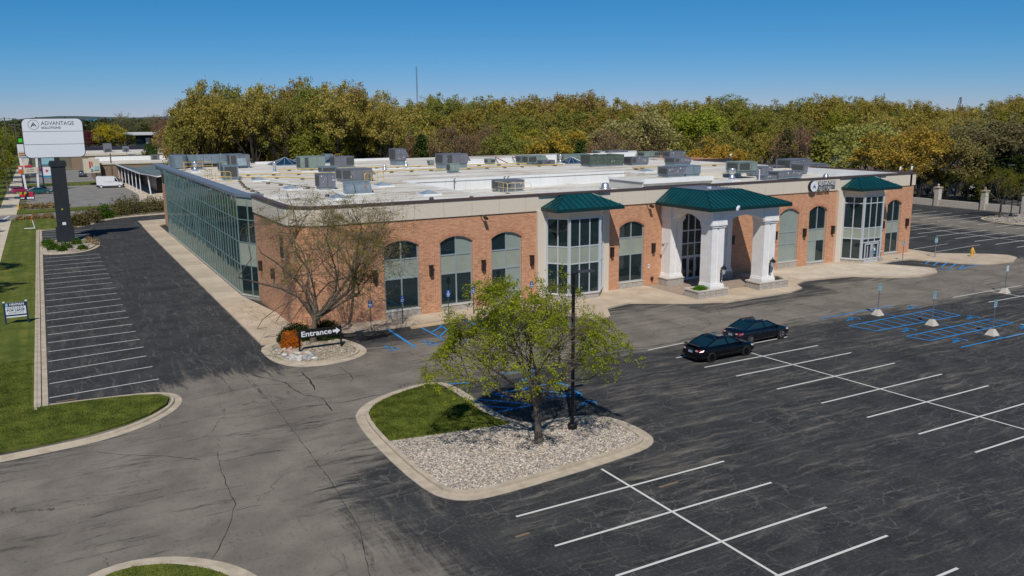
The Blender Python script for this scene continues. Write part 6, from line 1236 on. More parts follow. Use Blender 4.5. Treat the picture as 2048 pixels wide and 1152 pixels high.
# overhead wires along the street
t = thing("overhead_wires", "thin overhead wires along the left street", "wire", (-7,250,14)); mb = MB()
for q in (-2.1,-.8,.8,2.1): mb.tube([(-7.2+q,248,15.9),(-6.7+q*.9,275,14.6),(-6.2+q*.7,300,14.3)], .03, 3, False)
mb.build("wire", BLACK, t)

# ------------------------------------------------------------------ vegetation
def np_mesh(name, V, F, m, parent=None, off=(0,0,0)):
    """fast mesh from numpy arrays; F has 3 or 4 columns"""
    V = np.asarray(V, np.float32)-np.array(off, np.float32); F = np.asarray(F, np.int32); k = F.shape[1]
    me = bpy.data.meshes.new(name); me.vertices.add(len(V)); me.vertices.foreach_set("co", V.ravel()); me.loops.add(F.size); me.loops.foreach_set("vertex_index", F.ravel())
    me.polygons.add(len(F)); me.polygons.foreach_set("loop_start", np.arange(0, F.size, k, dtype=np.int32)); me.update(calc_edges=True); me.materials.append(m)
    o = bpy.data.objects.new(name, me); COL.objects.link(o); LOC[o.name] = (0,0,0)
    if parent: o.parent = parent
    return o
def cards(rg, P, size, tilt=1.0, asp=.7, jit=.5):
    """one small quad per point, randomly turned"""
    n = len(P); a = rg.normal(size=(n,3)); a[:,2] *= tilt; a /= np.linalg.norm(a, axis=1)[:,None]; b = np.cross(a, rg.normal(size=(n,3))); b /= np.linalg.norm(b, axis=1)[:,None]
    s = (size*(1+jit*(rg.random(n)-.5)*2))[:,None]*.5; u = a*s; v = b*s*asp
    V = np.concatenate([P-u, P-v*1.0+u*.15, P+u, P+v*1.0-u*.1], 1).reshape(-1,3); F = np.arange(4*n).reshape(-1,4); return V, F
def skeleton(rs, H, th, spread, nsc, lv, r0, fork=.5, up=.25, kink=.16, n_ch=(6,5,5), lens=None, lean=(0,0), flat=1.):
    """branch polylines [(points, radii)] and twig ends"""
    br = []; tips = []
    def poly(p, d, L, r_a, r_b, n, trop):
        pts = [p.copy()]; d = d.copy()
        for k in range(n):
            d = (d+Vector((rs.gauss(0,kink),rs.gauss(0,kink),rs.gauss(0,kink*.6)+trop))).normalized(); p = p+d*(L/n); pts.append(p.copy())
        br.append((pts, [r_a+(r_b-r_a)*k/n for k in range(n+1)])); return pts, d
    def grow(pts, d, L, r_, depth):
        if depth >= len(n_ch): tips.append(pts[-1]); tips.append(pts[len(pts)//2]); return
        for c in range(n_ch[depth]):
            f = .28+.72*(c+rs.random()*.8)/n_ch[depth]; f = min(f, .98); i = f*(len(pts)-1); i0 = int(i); p = pts[i0].lerp(pts[min(i0+1,len(pts)-1)], i-i0)
            ax = (pts[min(i0+1,len(pts)-1)]-pts[max(i0-0,0)]); ax = ax.normalized() if ax.length > 1e-5 else d; o = ax.orthogonal().normalized(); o = Matrix.Rotation(rs.uniform(0,6.28),3,ax)@o
            nd = (ax*.75+o*rs.uniform(.6,1.05)+Vector((0,0,.12))).normalized(); nd.z *= flat; nd.normalize(); nl = L*rs.uniform(.42,.68)*(1.1-.35*f)
            q, nd2 = poly(p, nd, nl, max(r_*.42*(1-.4*f),.006), max(r_*.12,.004), 4 if depth < 2 else 3, up*.12 if depth < 2 else up*.05); grow(q, nd2, nl, r_*.42, depth+1)
        tips.append(pts[-1])
    kk = kink; kink = kk*.25; tr, td = poly(Vector((0,0,0)), Vector((lean[0],lean[1],1)).normalized(), th, r0, r0*.78, 4, .05); kink = kk
    br[0][1][0] = r0*1.35
    for c in range(nsc):
        a = 2*math.pi*(c+rs.uniform(-.25,.25))/nsc; e = spread*rs.uniform(.75,1.2) if c else spread*.25
        d = Vector((math.cos(a)*e, math.sin(a)*e, 1)).normalized(); L = (H-th)*rs.uniform(.9,1.08)/max(.55, d.z**.6)*.92; p = tr[-1].lerp(tr[-2], rs.uniform(0,.7))
        q, d2 = poly(p, d, L, r0*rs.uniform(.42,.6), r0*.09, 7, up*.22); grow(q, d2, L, r0*.5, 0)
    return br, tips
def branch_mesh(br, minr=0., cap=12):
    mb = MB()
    for pts, rs_ in br:
        if rs_[0] < minr: continue
        mb.tube(pts, rs_, 8 if rs_[0] > .12 else (5 if rs_[0] > .03 else 3), False)
    return mb
def leaves(rs_seed, tips, per, rad, size, flat=.8, asp=.7):
    rg = np.random.default_rng(rs_seed); T = np.array([tuple(t) for t in tips]); P = np.repeat(T, per, 0); o = rg.normal(size=P.shape)*rad*.55; o[:,2] *= flat; return cards(rg, P+o, size, 1., asp)
# green honey locust on the gravel island
GT = thing("honey_locust", "spring-green spreading tree on the gravel island in the foreground", "tree", (19.1,31.95,.08))
br, tips = skeleton(random.Random(11), 6.6, 2.0, 1.25, 9, 3, .19, up=.20, kink=.24, n_ch=(8,7,4), flat=.72)
def fit(br, tips, rx, ry, rz, cz, zmin):
    """pull far shoots back inside the crown's ellipsoid"""
    def f(p):
        q = Vector((p.x/rx, p.y/ry, (p.z-cz)/rz)); l = q.length*(1+.16*math.sin(3.1*math.atan2(q.y,q.x)+rx*7)+.13*math.sin(5.3*q.z+2.3*math.atan2(q.y,q.x)))
        if p.z > zmin and l > 1: k = 1/l**.85; return Vector((p.x*k, p.y*k, cz+(p.z-cz)*k))
        return p
    return [([f(p) for p in pts], r_) for pts, r_ in br], [f(p) for p in tips]
br, tips = fit(br, tips, 3.85, 3.9, 3.2, 4.35, 1.4)
def shift(br, tips, dx, z0): g = lambda p: Vector((p.x+dx*min(1,max(0,(p.z-z0)/2)), p.y, p.z)); return [([g(p) for p in a], r_) for a, r_ in br], [g(p) for p in tips]
br, tips = shift(br, tips, -.12, 2.2)
def addtree(root, br, tips, bark, leafm, per, rad, size, seed, split=.07, flat=.8, asp=.6, tr_name="trunk", col=(1,1,1)):
    big = branch_mesh([b for b in br if b[1][0] >= split]); small = branch_mesh([b for b in br if b[1][0] < split])
    o = big.build(tr_name, bark, None, True); o.parent = root; o2 = small.build("branches", bark, None); o2.parent = root
    Vv, Ff = leaves(seed, tips, per, rad, size, flat, asp); fo = np_mesh("foliage", Vv, Ff, leafm, root); fo.color = (*col, 1); return root
vd = Vector((.545,.838)); tips = [p for p in tips if not (abs((p.x-2.26)*vd.y-(p.y-.6)*vd.x) < .26 and (p.x-2.26)*vd.x+(p.y-.6)*vd.y < .3)]   # clear of the lamp pole
addtree(GT, br, tips, BARK, LEAF1, 11, .15, .082, 5)
fl = MB()
for k in range(6): a = k*1.05+.3; fl.hexa([(.1*math.cos(a+1.2),.1*math.sin(a+1.2),0),(.1*math.cos(a-1.2),.1*math.sin(a-1.2),0),(.36*math.cos(a-.15),.36*math.sin(a-.15),0),(.36*math.cos(a+.15),.36*math.sin(a+.15),0)],[(.08*math.cos(a+1.2),.08*math.sin(a+1.2),.3),(.08*math.cos(a-1.2),.08*math.sin(a-1.2),.3),(.2*math.cos(a-.1),.2*math.sin(a-.1),.05),(.2*math.cos(a+.1),.2*math.sin(a+.1),.05)])
o = fl.build("root_flare", BARK); o.parent = GT
# budding locust beside the entrance sign
BT = thing("honey_locust", "nearly bare budding tree behind the Entrance sign", "tree", (14.95,55.15,.1))
br, tips = skeleton(random.Random(23), 9.4, 1.75, 1.4, 9, 3, .21, up=.20, kink=.22, n_ch=(9,8,5), flat=.8)
br, tips = fit(br, tips, 7.0, 4.4, 4.5, 5.2, 1.4); br, tips = [(a, b) for a, b in br if a[-1].x > -4.6 or b[0] > .08], [p for p in tips if p.x > -4.4]; br, tips = shift(br, tips, 1.7, 1.6)
addtree(BT, br, tips, mat("bark_brown", (.065,.052,.036), .9, col2=(.16,.13,.095), var=.1, vscale=5., bump=.5, bscale=12), LEAFB, 6, .17, .066, 6)
# small trees on the far right island
t = thing("island_tree", "small green tree on the far right gravel island", "tree", (123.,72.9,.14)); br, tips = skeleton(random.Random(5), 6.4, 2.0, .9, 6, 3, .16, n_ch=(5,4,3)); br, tips = fit(br, tips, 4.2, 4.2, 2.6, 4.4, 1.8); addtree(t, br, tips, BARK, LEAF1, 6, .4, .16, 8, col=(.62,.52,.9))
# ---- background tree models
def proto(kind, seed):
    r_ = random.Random(seed)
    if kind == 'oak': br, tips = skeleton(r_, 18, 6.5, .62, 6, 3, .42, up=.3, kink=.2, n_ch=(5,4)); br, tips = fit(br, tips, 5.2, 5.2, 7., 12.2, 5.); per, rad, size = 30, .72, .34
    elif kind == 'round': br, tips = skeleton(r_, 12, 2.5, .9, 7, 3, .26, up=.3, n_ch=(5,4)); br, tips = fit(br, tips, 5., 5., 5.2, 7.0, 1.5); per, rad, size = 30, .72, .31
    elif kind == 'bare': br, tips = skeleton(r_, 14, 3.0, .75, 7, 3, .28, up=.3, kink=.2, n_ch=(6,5,4)); br, tips = fit(br, tips, 4.6, 4.6, 6., 8.5, 2.); per, rad, size = 2, .6, .24
    elif kind == 'pine':
        br = [([Vector((0,0,0)),Vector((0,0,12))],[.25,.04])]; tips = []
        for k in range(150):
            z = 1.2+10.6*r_.random()**.9; R_ = 3.1*(1-z/12.6)**.8; a = r_.uniform(0,6.28); tips.append(Vector((R_*math.cos(a)*r_.uniform(.4,1),R_*math.sin(a)*r_.uniform(.4,1),z-.3)))
        per, rad, size = 26, .6, .40
    root = thing("woodland_tree", "", "tree", (0,0,0)); 
    br = [b for b in br if b[1][0] > (.02 if kind != 'bare' else .0)]
    o = branch_mesh(br).build("trunk", BARKD if kind != 'bare' else BARK, None); o.parent = root
    V_, F_ = leaves(seed, tips, per, rad, size, .8); np_mesh("crown", V_, F_, LEAFW, root); return root
PROTO = {'oak': [proto('oak', 100+k) for k in range(6)], 'round': [proto('round', 200+k) for k in range(4)], 'bare': [proto('bare', 300+k) for k in range(3)], 'pine': [proto('pine', 400+k) for k in range(2)]}
HT = {'oak': 19., 'round': 12.2, 'bare': 14.5, 'pine': 12.}
used = set()
HP = {}
for ks in PROTO.values():
    for p in ks:
        for c in p.children:
            if c.name.startswith('crown'): HP[p.name] = float(np.percentile(np.array([v.co.z for v in c.data.vertices]), 99.3))
def btree(kind, x, y, h, w, col, label, group):
    pr = PROTO[kind][rng.randrange(len(PROTO[kind]))]
    o = pr if pr.name not in used else copy_tree(pr); used.add(pr.name)
    s = h/HP[pr.name]*1.02; o.location = (x, y, -.03); o.rotation_euler.z = rng.uniform(0, 6.28); o.scale = (s*w, s*w, s); o['label'] = label
    if group: o['group'] = group
    for c in o.children:
        if c.name.startswith("crown"): c.color = (*col, 1)
    return o
btree('oak', 24.1, 168.1, 16.5, 0.82, (0.29, 0.265, 0.064), 'tall golden oak behind the left half of the roof, 1st from the left', 'tall golden oaks behind the left of the roof')
btree('oak', 25.9, 170.7, 18.5, 0.82, (0.355, 0.287, 0.064), 'tall golden oak behind the left half of the roof, 2nd from the left', 'tall golden oaks behind the left of the roof')
btree('oak', 30.6, 192.2, 20.2, 0.82, (0.355, 0.287, 0.064), 'tall golden oak behind the left half of the roof, 3rd from the left', 'tall golden oaks behind the left of the roof')
btree('oak', 27.9, 166.2, 21.3, 0.82, (0.355, 0.287, 0.064), 'tall golden oak behind the left half of the roof, 4th from the left', 'tall golden oaks behind the left of the roof')
btree('oak', 32.0, 179.1, 21.0, 0.82, (0.355, 0.287, 0.064), 'tall golden oak behind the left half of the roof, 5th from the left', 'tall golden oaks behind the left of the roof')
btree('oak', 34.3, 184.5, 21.6, 0.82, (0.258, 0.265, 0.058), 'tall golden oak behind the left half of the roof, 6th from the left', 'tall golden oaks behind the left of the roof')
btree('oak', 35.2, 175.5, 19.2, 0.82, (0.29, 0.265, 0.064), 'tall golden oak behind the left half of the roof, 7th from the left', 'tall golden oaks behind the left of the roof')
btree('oak', 34.4, 161.8, 19.9, 0.82, (0.408, 0.333, 0.081), 'tall golden oak behind the left half of the roof, 8th from the left', 'tall golden oaks behind the left of the roof')
btree('oak', 38.3, 170.3, 21.0, 0.82, (0.408, 0.333, 0.081), 'tall golden oak behind the left half of the roof, 9th from the left', 'tall golden oaks behind the left of the roof')
btree('oak', 43.2, 181.2, 21.2, 0.82, (0.355, 0.287, 0.064), 'tall golden oak behind the left half of the roof, 10th from the left', 'tall golden oaks behind the left of the roof')
btree('oak', 39.9, 161.6, 18.8, 0.82, (0.29, 0.265, 0.064), 'tall golden oak behind the left half of the roof, 11th from the left', 'tall golden oaks behind the left of the roof')
btree('oak', 46.7, 180.6, 21.8, 0.82, (0.365, 0.265, 0.081), 'tall golden oak behind the left half of the roof, 12th from the left', 'tall golden oaks behind the left of the roof')
btree('oak', 50.1, 184.0, 22.9, 0.82, (0.365, 0.265, 0.081), 'tall golden oak behind the left half of the roof, 13th from the left', 'tall golden oaks behind the left of the roof')
btree('oak', 46.5, 164.2, 21.5, 0.82, (0.258, 0.265, 0.058), 'tall golden oak behind the left half of the roof, 14th from the left', 'tall golden oaks behind the left of the roof')
btree('oak', 48.6, 165.3, 20.1, 0.82, (0.408, 0.333, 0.081), 'tall golden oak behind the left half of the roof, 15th from the left', 'tall golden oaks behind the left of the roof')
btree('oak', 47.9, 155.6, 20.7, 0.82, (0.408, 0.333, 0.081), 'tall golden oak behind the left half of the roof, 16th from the left', 'tall golden oaks behind the left of the roof')
btree('oak', 58.4, 179.8, 22.2, 0.82, (0.408, 0.333, 0.081), 'tall golden oak behind the left half of the roof, 17th from the left', 'tall golden oaks behind the left of the roof')
btree('oak', 55.0, 162.3, 20.9, 0.82, (0.365, 0.265, 0.081), 'tall golden oak behind the left half of the roof, 18th from the left', 'tall golden oaks behind the left of the roof')
btree('oak', 56.8, 160.8, 19.8, 0.82, (0.29, 0.265, 0.064), 'tall golden oak behind the left half of the roof, 19th from the left', 'tall golden oaks behind the left of the roof')
btree('oak', 61.3, 168.1, 19.8, 0.82, (0.355, 0.287, 0.064), 'tall golden oak behind the left half of the roof, 20th from the left', 'tall golden oaks behind the left of the roof')
btree('oak', 57.9, 154.0, 18.2, 0.82, (0.408, 0.333, 0.081), 'tall golden oak behind the left half of the roof, 21st from the left', 'tall golden oaks behind the left of the roof')
btree('round', 30.4, 211.3, 14.7, 1.10, (0.365, 0.265, 0.081), 'lower olive tree among the left oak trunks, 1st from the left', 'lower trees among the left oaks')
btree('round', 32.6, 200.3, 13.1, 1.10, (0.365, 0.265, 0.081), 'lower olive tree among the left oak trunks, 2nd from the left', 'lower trees among the left oaks')
btree('round', 32.8, 183.1, 13.4, 1.10, (0.408, 0.333, 0.081), 'lower olive tree among the left oak trunks, 3rd from the left', 'lower trees among the left oaks')
btree('round', 38.2, 201.8, 12.7, 1.10, (0.276, 0.273, 0.036), 'lower olive tree among the left oak trunks, 4th from the left', 'lower trees among the left oaks')
btree('round', 41.0, 200.6, 14.2, 1.10, (0.345, 0.312, 0.045), 'lower olive tree among the left oak trunks, 5th from the left', 'lower trees among the left oaks')
btree('round', 42.5, 193.4, 15.4, 1.10, (0.258, 0.265, 0.058), 'lower olive tree among the left oak trunks, 6th from the left', 'lower trees among the left oaks')
btree('round', 44.6, 184.9, 14.4, 1.10, (0.276, 0.273, 0.036), 'lower olive tree among the left oak trunks, 7th from the left', 'lower trees among the left oaks')
btree('round', 45.7, 180.9, 12.6, 1.10, (0.408, 0.333, 0.081), 'lower olive tree among the left oak trunks, 8th from the left', 'lower trees among the left oaks')
btree('round', 45.2, 164.9, 13.2, 1.10, (0.29, 0.265, 0.064), 'lower olive tree among the left oak trunks, 9th from the left', 'lower trees among the left oaks')
btree('round', 46.6, 160.0, 14.5, 1.10, (0.23, 0.234, 0.04), 'lower olive tree among the left oak trunks, 10th from the left', 'lower trees among the left oaks')
btree('round', 50.9, 166.2, 14.3, 1.10, (0.355, 0.287, 0.064), 'lower olive tree among the left oak trunks, 11th from the left', 'lower trees among the left oaks')
btree('round', 61.4, 189.4, 15.4, 1.10, (0.258, 0.265, 0.058), 'lower olive tree among the left oak trunks, 12th from the left', 'lower trees among the left oaks')
btree('round', 56.6, 165.0, 14.6, 1.10, (0.29, 0.265, 0.064), 'lower olive tree among the left oak trunks, 13th from the left', 'lower trees among the left oaks')
btree('round', 66.5, 186.1, 12.4, 1.10, (0.258, 0.265, 0.058), 'lower olive tree among the left oak trunks, 14th from the left', 'lower trees among the left oaks')
btree('round', 64.9, 170.2, 13.2, 1.10, (0.408, 0.333, 0.081), 'lower olive tree among the left oak trunks, 15th from the left', 'lower trees among the left oaks')
btree('oak', 80.2, 210.4, 16.5, 1.05, (0.258, 0.265, 0.058), 'golden-brown oak in the skyline row behind the roof, 1st from the left', 'woodland oaks on the skyline')
btree('oak', 93.1, 235.1, 18.6, 1.05, (0.258, 0.265, 0.058), 'golden-brown oak in the skyline row behind the roof, 2nd from the left', 'woodland oaks on the skyline')
btree('oak', 99.8, 242.1, 18.7, 1.05, (0.258, 0.265, 0.058), 'golden-brown oak in the skyline row behind the roof, 3rd from the left', 'woodland oaks on the skyline')
btree('oak', 102.7, 241.2, 20.7, 1.05, (0.29, 0.265, 0.064), 'golden-brown oak in the skyline row behind the roof, 4th from the left', 'woodland oaks on the skyline')
btree('oak', 96.4, 219.8, 20.4, 1.05, (0.355, 0.287, 0.064), 'golden-brown oak in the skyline row behind the roof, 5th from the left', 'woodland oaks on the skyline')
btree('oak', 86.3, 191.3, 19.8, 1.05, (0.258, 0.265, 0.058), 'golden-brown oak in the skyline row behind the roof, 6th from the left', 'woodland oaks on the skyline')
btree('oak', 99.1, 212.1, 20.2, 1.05, (0.258, 0.265, 0.058), 'golden-brown oak in the skyline row behind the roof, 7th from the left', 'woodland oaks on the skyline')
btree('oak', 104.7, 218.0, 19.4, 1.05, (0.408, 0.333, 0.081), 'golden-brown oak in the skyline row behind the roof, 8th from the left', 'woodland oaks on the skyline')
btree('oak', 110.0, 220.8, 19.7, 1.05, (0.29, 0.265, 0.064), 'golden-brown oak in the skyline row behind the roof, 9th from the left', 'woodland oaks on the skyline')
btree('oak', 103.8, 202.4, 19.6, 1.05, (0.258, 0.265, 0.058), 'golden-brown oak in the skyline row behind the roof, 10th from the left', 'woodland oaks on the skyline')
btree('oak', 97.6, 184.7, 19.3, 1.05, (0.355, 0.287, 0.064), 'golden-brown oak in the skyline row behind the roof, 11th from the left', 'woodland oaks on the skyline')
btree('oak', 104.4, 191.6, 19.3, 1.05, (0.355, 0.287, 0.064), 'golden-brown oak in the skyline row behind the roof, 12th from the left', 'woodland oaks on the skyline')
btree('oak', 102.4, 182.2, 19.2, 1.05, (0.355, 0.287, 0.064), 'golden-brown oak in the skyline row behind the roof, 13th from the left', 'woodland oaks on the skyline')
btree('oak', 110.1, 189.7, 19.6, 1.05, (0.365, 0.265, 0.081), 'golden-brown oak in the skyline row behind the roof, 14th from the left', 'woodland oaks on the skyline')
btree('oak', 133.6, 224.5, 20.8, 1.05, (0.258, 0.265, 0.058), 'golden-brown oak in the skyline row behind the roof, 15th from the left', 'woodland oaks on the skyline')
btree('oak', 122.0, 199.2, 20.3, 1.05, (0.365, 0.265, 0.081), 'golden-brown oak in the skyline row behind the roof, 16th from the left', 'woodland oaks on the skyline')
btree('oak', 122.9, 195.9, 20.1, 1.05, (0.365, 0.265, 0.081), 'golden-brown oak in the skyline row behind the roof, 17th from the left', 'woodland oaks on the skyline')
btree('oak', 113.0, 175.5, 18.7, 1.05, (0.355, 0.287, 0.064), 'golden-brown oak in the skyline row behind the roof, 18th from the left', 'woodland oaks on the skyline')
btree('oak', 139.6, 211.9, 20.3, 1.05, (0.355, 0.287, 0.064), 'golden-brown oak in the skyline row behind the roof, 19th from the left', 'woodland oaks on the skyline')
btree('oak', 130.2, 193.0, 21.1, 1.05, (0.365, 0.265, 0.081), 'golden-brown oak in the skyline row behind the roof, 20th from the left', 'woodland oaks on the skyline')
btree('oak', 147.0, 212.9, 21.1, 1.05, (0.355, 0.287, 0.064), 'golden-brown oak in the skyline row behind the roof, 21st from the left', 'woodland oaks on the skyline')
btree('oak', 138.4, 195.5, 19.8, 1.05, (0.355, 0.287, 0.064), 'golden-brown oak in the skyline row behind the roof, 22nd from the left', 'woodland oaks on the skyline')
btree('oak', 122.0, 167.8, 18.7, 1.05, (0.355, 0.287, 0.064), 'golden-brown oak in the skyline row behind the roof, 23rd from the left', 'woodland oaks on the skyline')
btree('oak', 130.1, 173.7, 17.8, 1.05, (0.365, 0.265, 0.081), 'golden-brown oak in the skyline row behind the roof, 24th from the left', 'woodland oaks on the skyline')
btree('oak', 159.6, 207.8, 18.4, 1.05, (0.408, 0.333, 0.081), 'golden-brown oak in the skyline row behind the roof, 25th from the left', 'woodland oaks on the skyline')
btree('oak', 138.3, 175.9, 17.8, 1.05, (0.365, 0.265, 0.081), 'golden-brown oak in the skyline row behind the roof, 26th from the left', 'woodland oaks on the skyline')
btree('oak', 158.3, 196.8, 18.8, 1.05, (0.258, 0.265, 0.058), 'golden-brown oak in the skyline row behind the roof, 27th from the left', 'woodland oaks on the skyline')
btree('oak', 140.1, 169.8, 18.5, 1.05, (0.408, 0.333, 0.081), 'golden-brown oak in the skyline row behind the roof, 28th from the left', 'woodland oaks on the skyline')
btree('oak', 156.8, 184.7, 18.4, 1.05, (0.29, 0.265, 0.064), 'golden-brown oak in the skyline row behind the roof, 29th from the left', 'woodland oaks on the skyline')
btree('oak', 157.3, 181.7, 18.4, 1.05, (0.258, 0.265, 0.058), 'golden-brown oak in the skyline row behind the roof, 30th from the left', 'woodland oaks on the skyline')
btree('oak', 142.3, 161.0, 17.8, 1.05, (0.408, 0.333, 0.081), 'golden-brown oak in the skyline row behind the roof, 31st from the left', 'woodland oaks on the skyline')
btree('oak', 176.5, 195.7, 20.0, 1.05, (0.365, 0.265, 0.081), 'golden-brown oak in the skyline row behind the roof, 32nd from the left', 'woodland oaks on the skyline')
btree('oak', 153.1, 166.4, 18.6, 1.05, (0.258, 0.265, 0.058), 'golden-brown oak in the skyline row behind the roof, 33rd from the left', 'woodland oaks on the skyline')
btree('oak', 172.4, 183.9, 20.3, 1.05, (0.258, 0.265, 0.058), 'golden-brown oak in the skyline row behind the roof, 34th from the left', 'woodland oaks on the skyline')
btree('oak', 155.6, 162.2, 18.2, 1.05, (0.29, 0.265, 0.064), 'golden-brown oak in the skyline row behind the roof, 35th from the left', 'woodland oaks on the skyline')
btree('oak', 178.1, 181.8, 18.8, 1.05, (0.29, 0.265, 0.064), 'golden-brown oak in the skyline row behind the roof, 36th from the left', 'woodland oaks on the skyline')
btree('oak', 192.3, 192.0, 17.6, 1.05, (0.355, 0.287, 0.064), 'golden-brown oak in the skyline row behind the roof, 37th from the left', 'woodland oaks on the skyline')
btree('oak', 197.8, 193.1, 17.5, 1.05, (0.355, 0.287, 0.064), 'golden-brown oak in the skyline row behind the roof, 38th from the left', 'woodland oaks on the skyline')
btree('oak', 161.4, 154.0, 17.9, 1.05, (0.29, 0.265, 0.064), 'golden-brown oak in the skyline row behind the roof, 39th from the left', 'woodland oaks on the skyline')
btree('oak', 175.0, 162.8, 18.1, 1.05, (0.408, 0.333, 0.081), 'golden-brown oak in the skyline row behind the roof, 40th from the left', 'woodland oaks on the skyline')
btree('oak', 174.3, 158.6, 18.8, 1.05, (0.258, 0.265, 0.058), 'golden-brown oak in the skyline row behind the roof, 41st from the left', 'woodland oaks on the skyline')
btree('oak', 176.1, 157.4, 18.5, 1.05, (0.355, 0.287, 0.064), 'golden-brown oak in the skyline row behind the roof, 42nd from the left', 'woodland oaks on the skyline')
btree('oak', 170.0, 148.1, 19.3, 1.05, (0.355, 0.287, 0.064), 'golden-brown oak in the skyline row behind the roof, 43rd from the left', 'woodland oaks on the skyline')
btree('oak', 180.6, 153.6, 19.3, 1.05, (0.408, 0.333, 0.081), 'golden-brown oak in the skyline row behind the roof, 44th from the left', 'woodland oaks on the skyline')
btree('oak', 200.7, 166.7, 19.4, 1.05, (0.29, 0.265, 0.064), 'golden-brown oak in the skyline row behind the roof, 45th from the left', 'woodland oaks on the skyline')
btree('oak', 217.0, 176.4, 19.4, 1.05, (0.355, 0.287, 0.064), 'golden-brown oak in the skyline row behind the roof, 46th from the left', 'woodland oaks on the skyline')
btree('oak', 187.3, 149.5, 18.5, 1.05, (0.355, 0.287, 0.064), 'golden-brown oak in the skyline row behind the roof, 47th from the left', 'woodland oaks on the skyline')
btree('oak', 225.7, 176.5, 19.8, 1.05, (0.408, 0.333, 0.081), 'golden-brown oak in the skyline row behind the roof, 48th from the left', 'woodland oaks on the skyline')
btree('oak', 200.0, 152.9, 18.8, 1.05, (0.355, 0.287, 0.064), 'golden-brown oak in the skyline row behind the roof, 49th from the left', 'woodland oaks on the skyline')
btree('oak', 216.0, 162.1, 18.0, 1.05, (0.408, 0.333, 0.081), 'golden-brown oak in the skyline row behind the roof, 50th from the left', 'woodland oaks on the skyline')
btree('oak', 212.9, 156.4, 17.6, 1.05, (0.408, 0.333, 0.081), 'golden-brown oak in the skyline row behind the roof, 51st from the left', 'woodland oaks on the skyline')
btree('oak', 203.7, 146.5, 18.2, 1.05, (0.355, 0.287, 0.064), 'golden-brown oak in the skyline row behind the roof, 52nd from the left', 'woodland oaks on the skyline')
btree('oak', 200.2, 140.6, 17.3, 1.05, (0.355, 0.287, 0.064), 'golden-brown oak in the skyline row behind the roof, 53rd from the left', 'woodland oaks on the skyline')
btree('oak', 237.0, 163.1, 16.4, 1.05, (0.258, 0.265, 0.058), 'golden-brown oak in the skyline row behind the roof, 54th from the left', 'woodland oaks on the skyline')
btree('oak', 204.3, 137.4, 15.9, 1.05, (0.408, 0.333, 0.081), 'golden-brown oak in the skyline row behind the roof, 55th from the left', 'woodland oaks on the skyline')
btree('oak', 243.7, 159.8, 16.9, 1.05, (0.355, 0.287, 0.064), 'golden-brown oak in the skyline row behind the roof, 56th from the left', 'woodland oaks on the skyline')
btree('oak', 240.4, 154.8, 16.8, 1.05, (0.365, 0.265, 0.081), 'golden-brown oak in the skyline row behind the roof, 57th from the left', 'woodland oaks on the skyline')
btree('oak', 245.1, 154.2, 17.1, 1.05, (0.29, 0.265, 0.064), 'golden-brown oak in the skyline row behind the roof, 58th from the left', 'woodland oaks on the skyline')
btree('oak', 222.4, 137.4, 17.3, 1.05, (0.355, 0.287, 0.064), 'golden-brown oak in the skyline row behind the roof, 59th from the left', 'woodland oaks on the skyline')
btree('oak', 250.9, 151.4, 19.1, 1.05, (0.365, 0.265, 0.081), 'golden-brown oak in the skyline row behind the roof, 60th from the left', 'woodland oaks on the skyline')
btree('oak', 256.8, 151.9, 19.0, 1.05, (0.408, 0.333, 0.081), 'golden-brown oak in the skyline row behind the roof, 61st from the left', 'woodland oaks on the skyline')
btree('oak', 226.2, 131.5, 19.3, 1.05, (0.355, 0.287, 0.064), 'golden-brown oak in the skyline row behind the roof, 62nd from the left', 'woodland oaks on the skyline')
btree('oak', 248.2, 140.8, 19.6, 1.05, (0.365, 0.265, 0.081), 'golden-brown oak in the skyline row behind the roof, 63rd from the left', 'woodland oaks on the skyline')
btree('round', 68.1, 178.0, 16.0, 1.10, (0.258, 0.265, 0.058), 'olive-gold tree in the middle row of the wood, 1st from the left', 'middle row of the wood')
btree('round', 71.3, 178.4, 16.2, 1.10, (0.408, 0.333, 0.081), 'olive-gold tree in the middle row of the wood, 2nd from the left', 'middle row of the wood')
btree('round', 82.3, 196.4, 15.8, 1.10, (0.408, 0.333, 0.081), 'olive-gold tree in the middle row of the wood, 3rd from the left', 'middle row of the wood')
btree('oak', 82.7, 188.6, 16.2, 1.10, (0.355, 0.287, 0.064), 'olive-gold tree in the middle row of the wood, 4th from the left', 'middle row of the wood')
btree('round', 88.2, 191.9, 15.1, 1.10, (0.23, 0.234, 0.04), 'olive-gold tree in the middle row of the wood, 5th from the left', 'middle row of the wood')
btree('oak', 88.8, 184.0, 16.6, 1.10, (0.355, 0.287, 0.064), 'olive-gold tree in the middle row of the wood, 6th from the left', 'middle row of the wood')
btree('round', 94.6, 187.2, 16.5, 1.10, (0.365, 0.265, 0.081), 'olive-gold tree in the middle row of the wood, 7th from the left', 'middle row of the wood')
btree('oak', 90.8, 172.7, 15.7, 1.10, (0.29, 0.265, 0.064), 'olive-gold tree in the middle row of the wood, 8th from the left', 'middle row of the wood')
btree('round', 98.7, 180.8, 15.8, 1.10, (0.29, 0.265, 0.064), 'olive-gold tree in the middle row of the wood, 9th from the left', 'middle row of the wood')
btree('oak', 93.1, 163.4, 15.3, 1.10, (0.258, 0.265, 0.058), 'olive-gold tree in the middle row of the wood, 10th from the left', 'middle row of the wood')
btree('round', 99.6, 168.6, 15.1, 1.10, (0.29, 0.265, 0.064), 'olive-gold tree in the middle row of the wood, 11th from the left', 'middle row of the wood')
btree('oak', 109.8, 178.8, 15.4, 1.10, (0.345, 0.312, 0.045), 'olive-gold tree in the middle row of the wood, 12th from the left', 'middle row of the wood')
btree('round', 110.2, 172.1, 15.9, 1.10, (0.258, 0.265, 0.058), 'olive-gold tree in the middle row of the wood, 13th from the left', 'middle row of the wood')
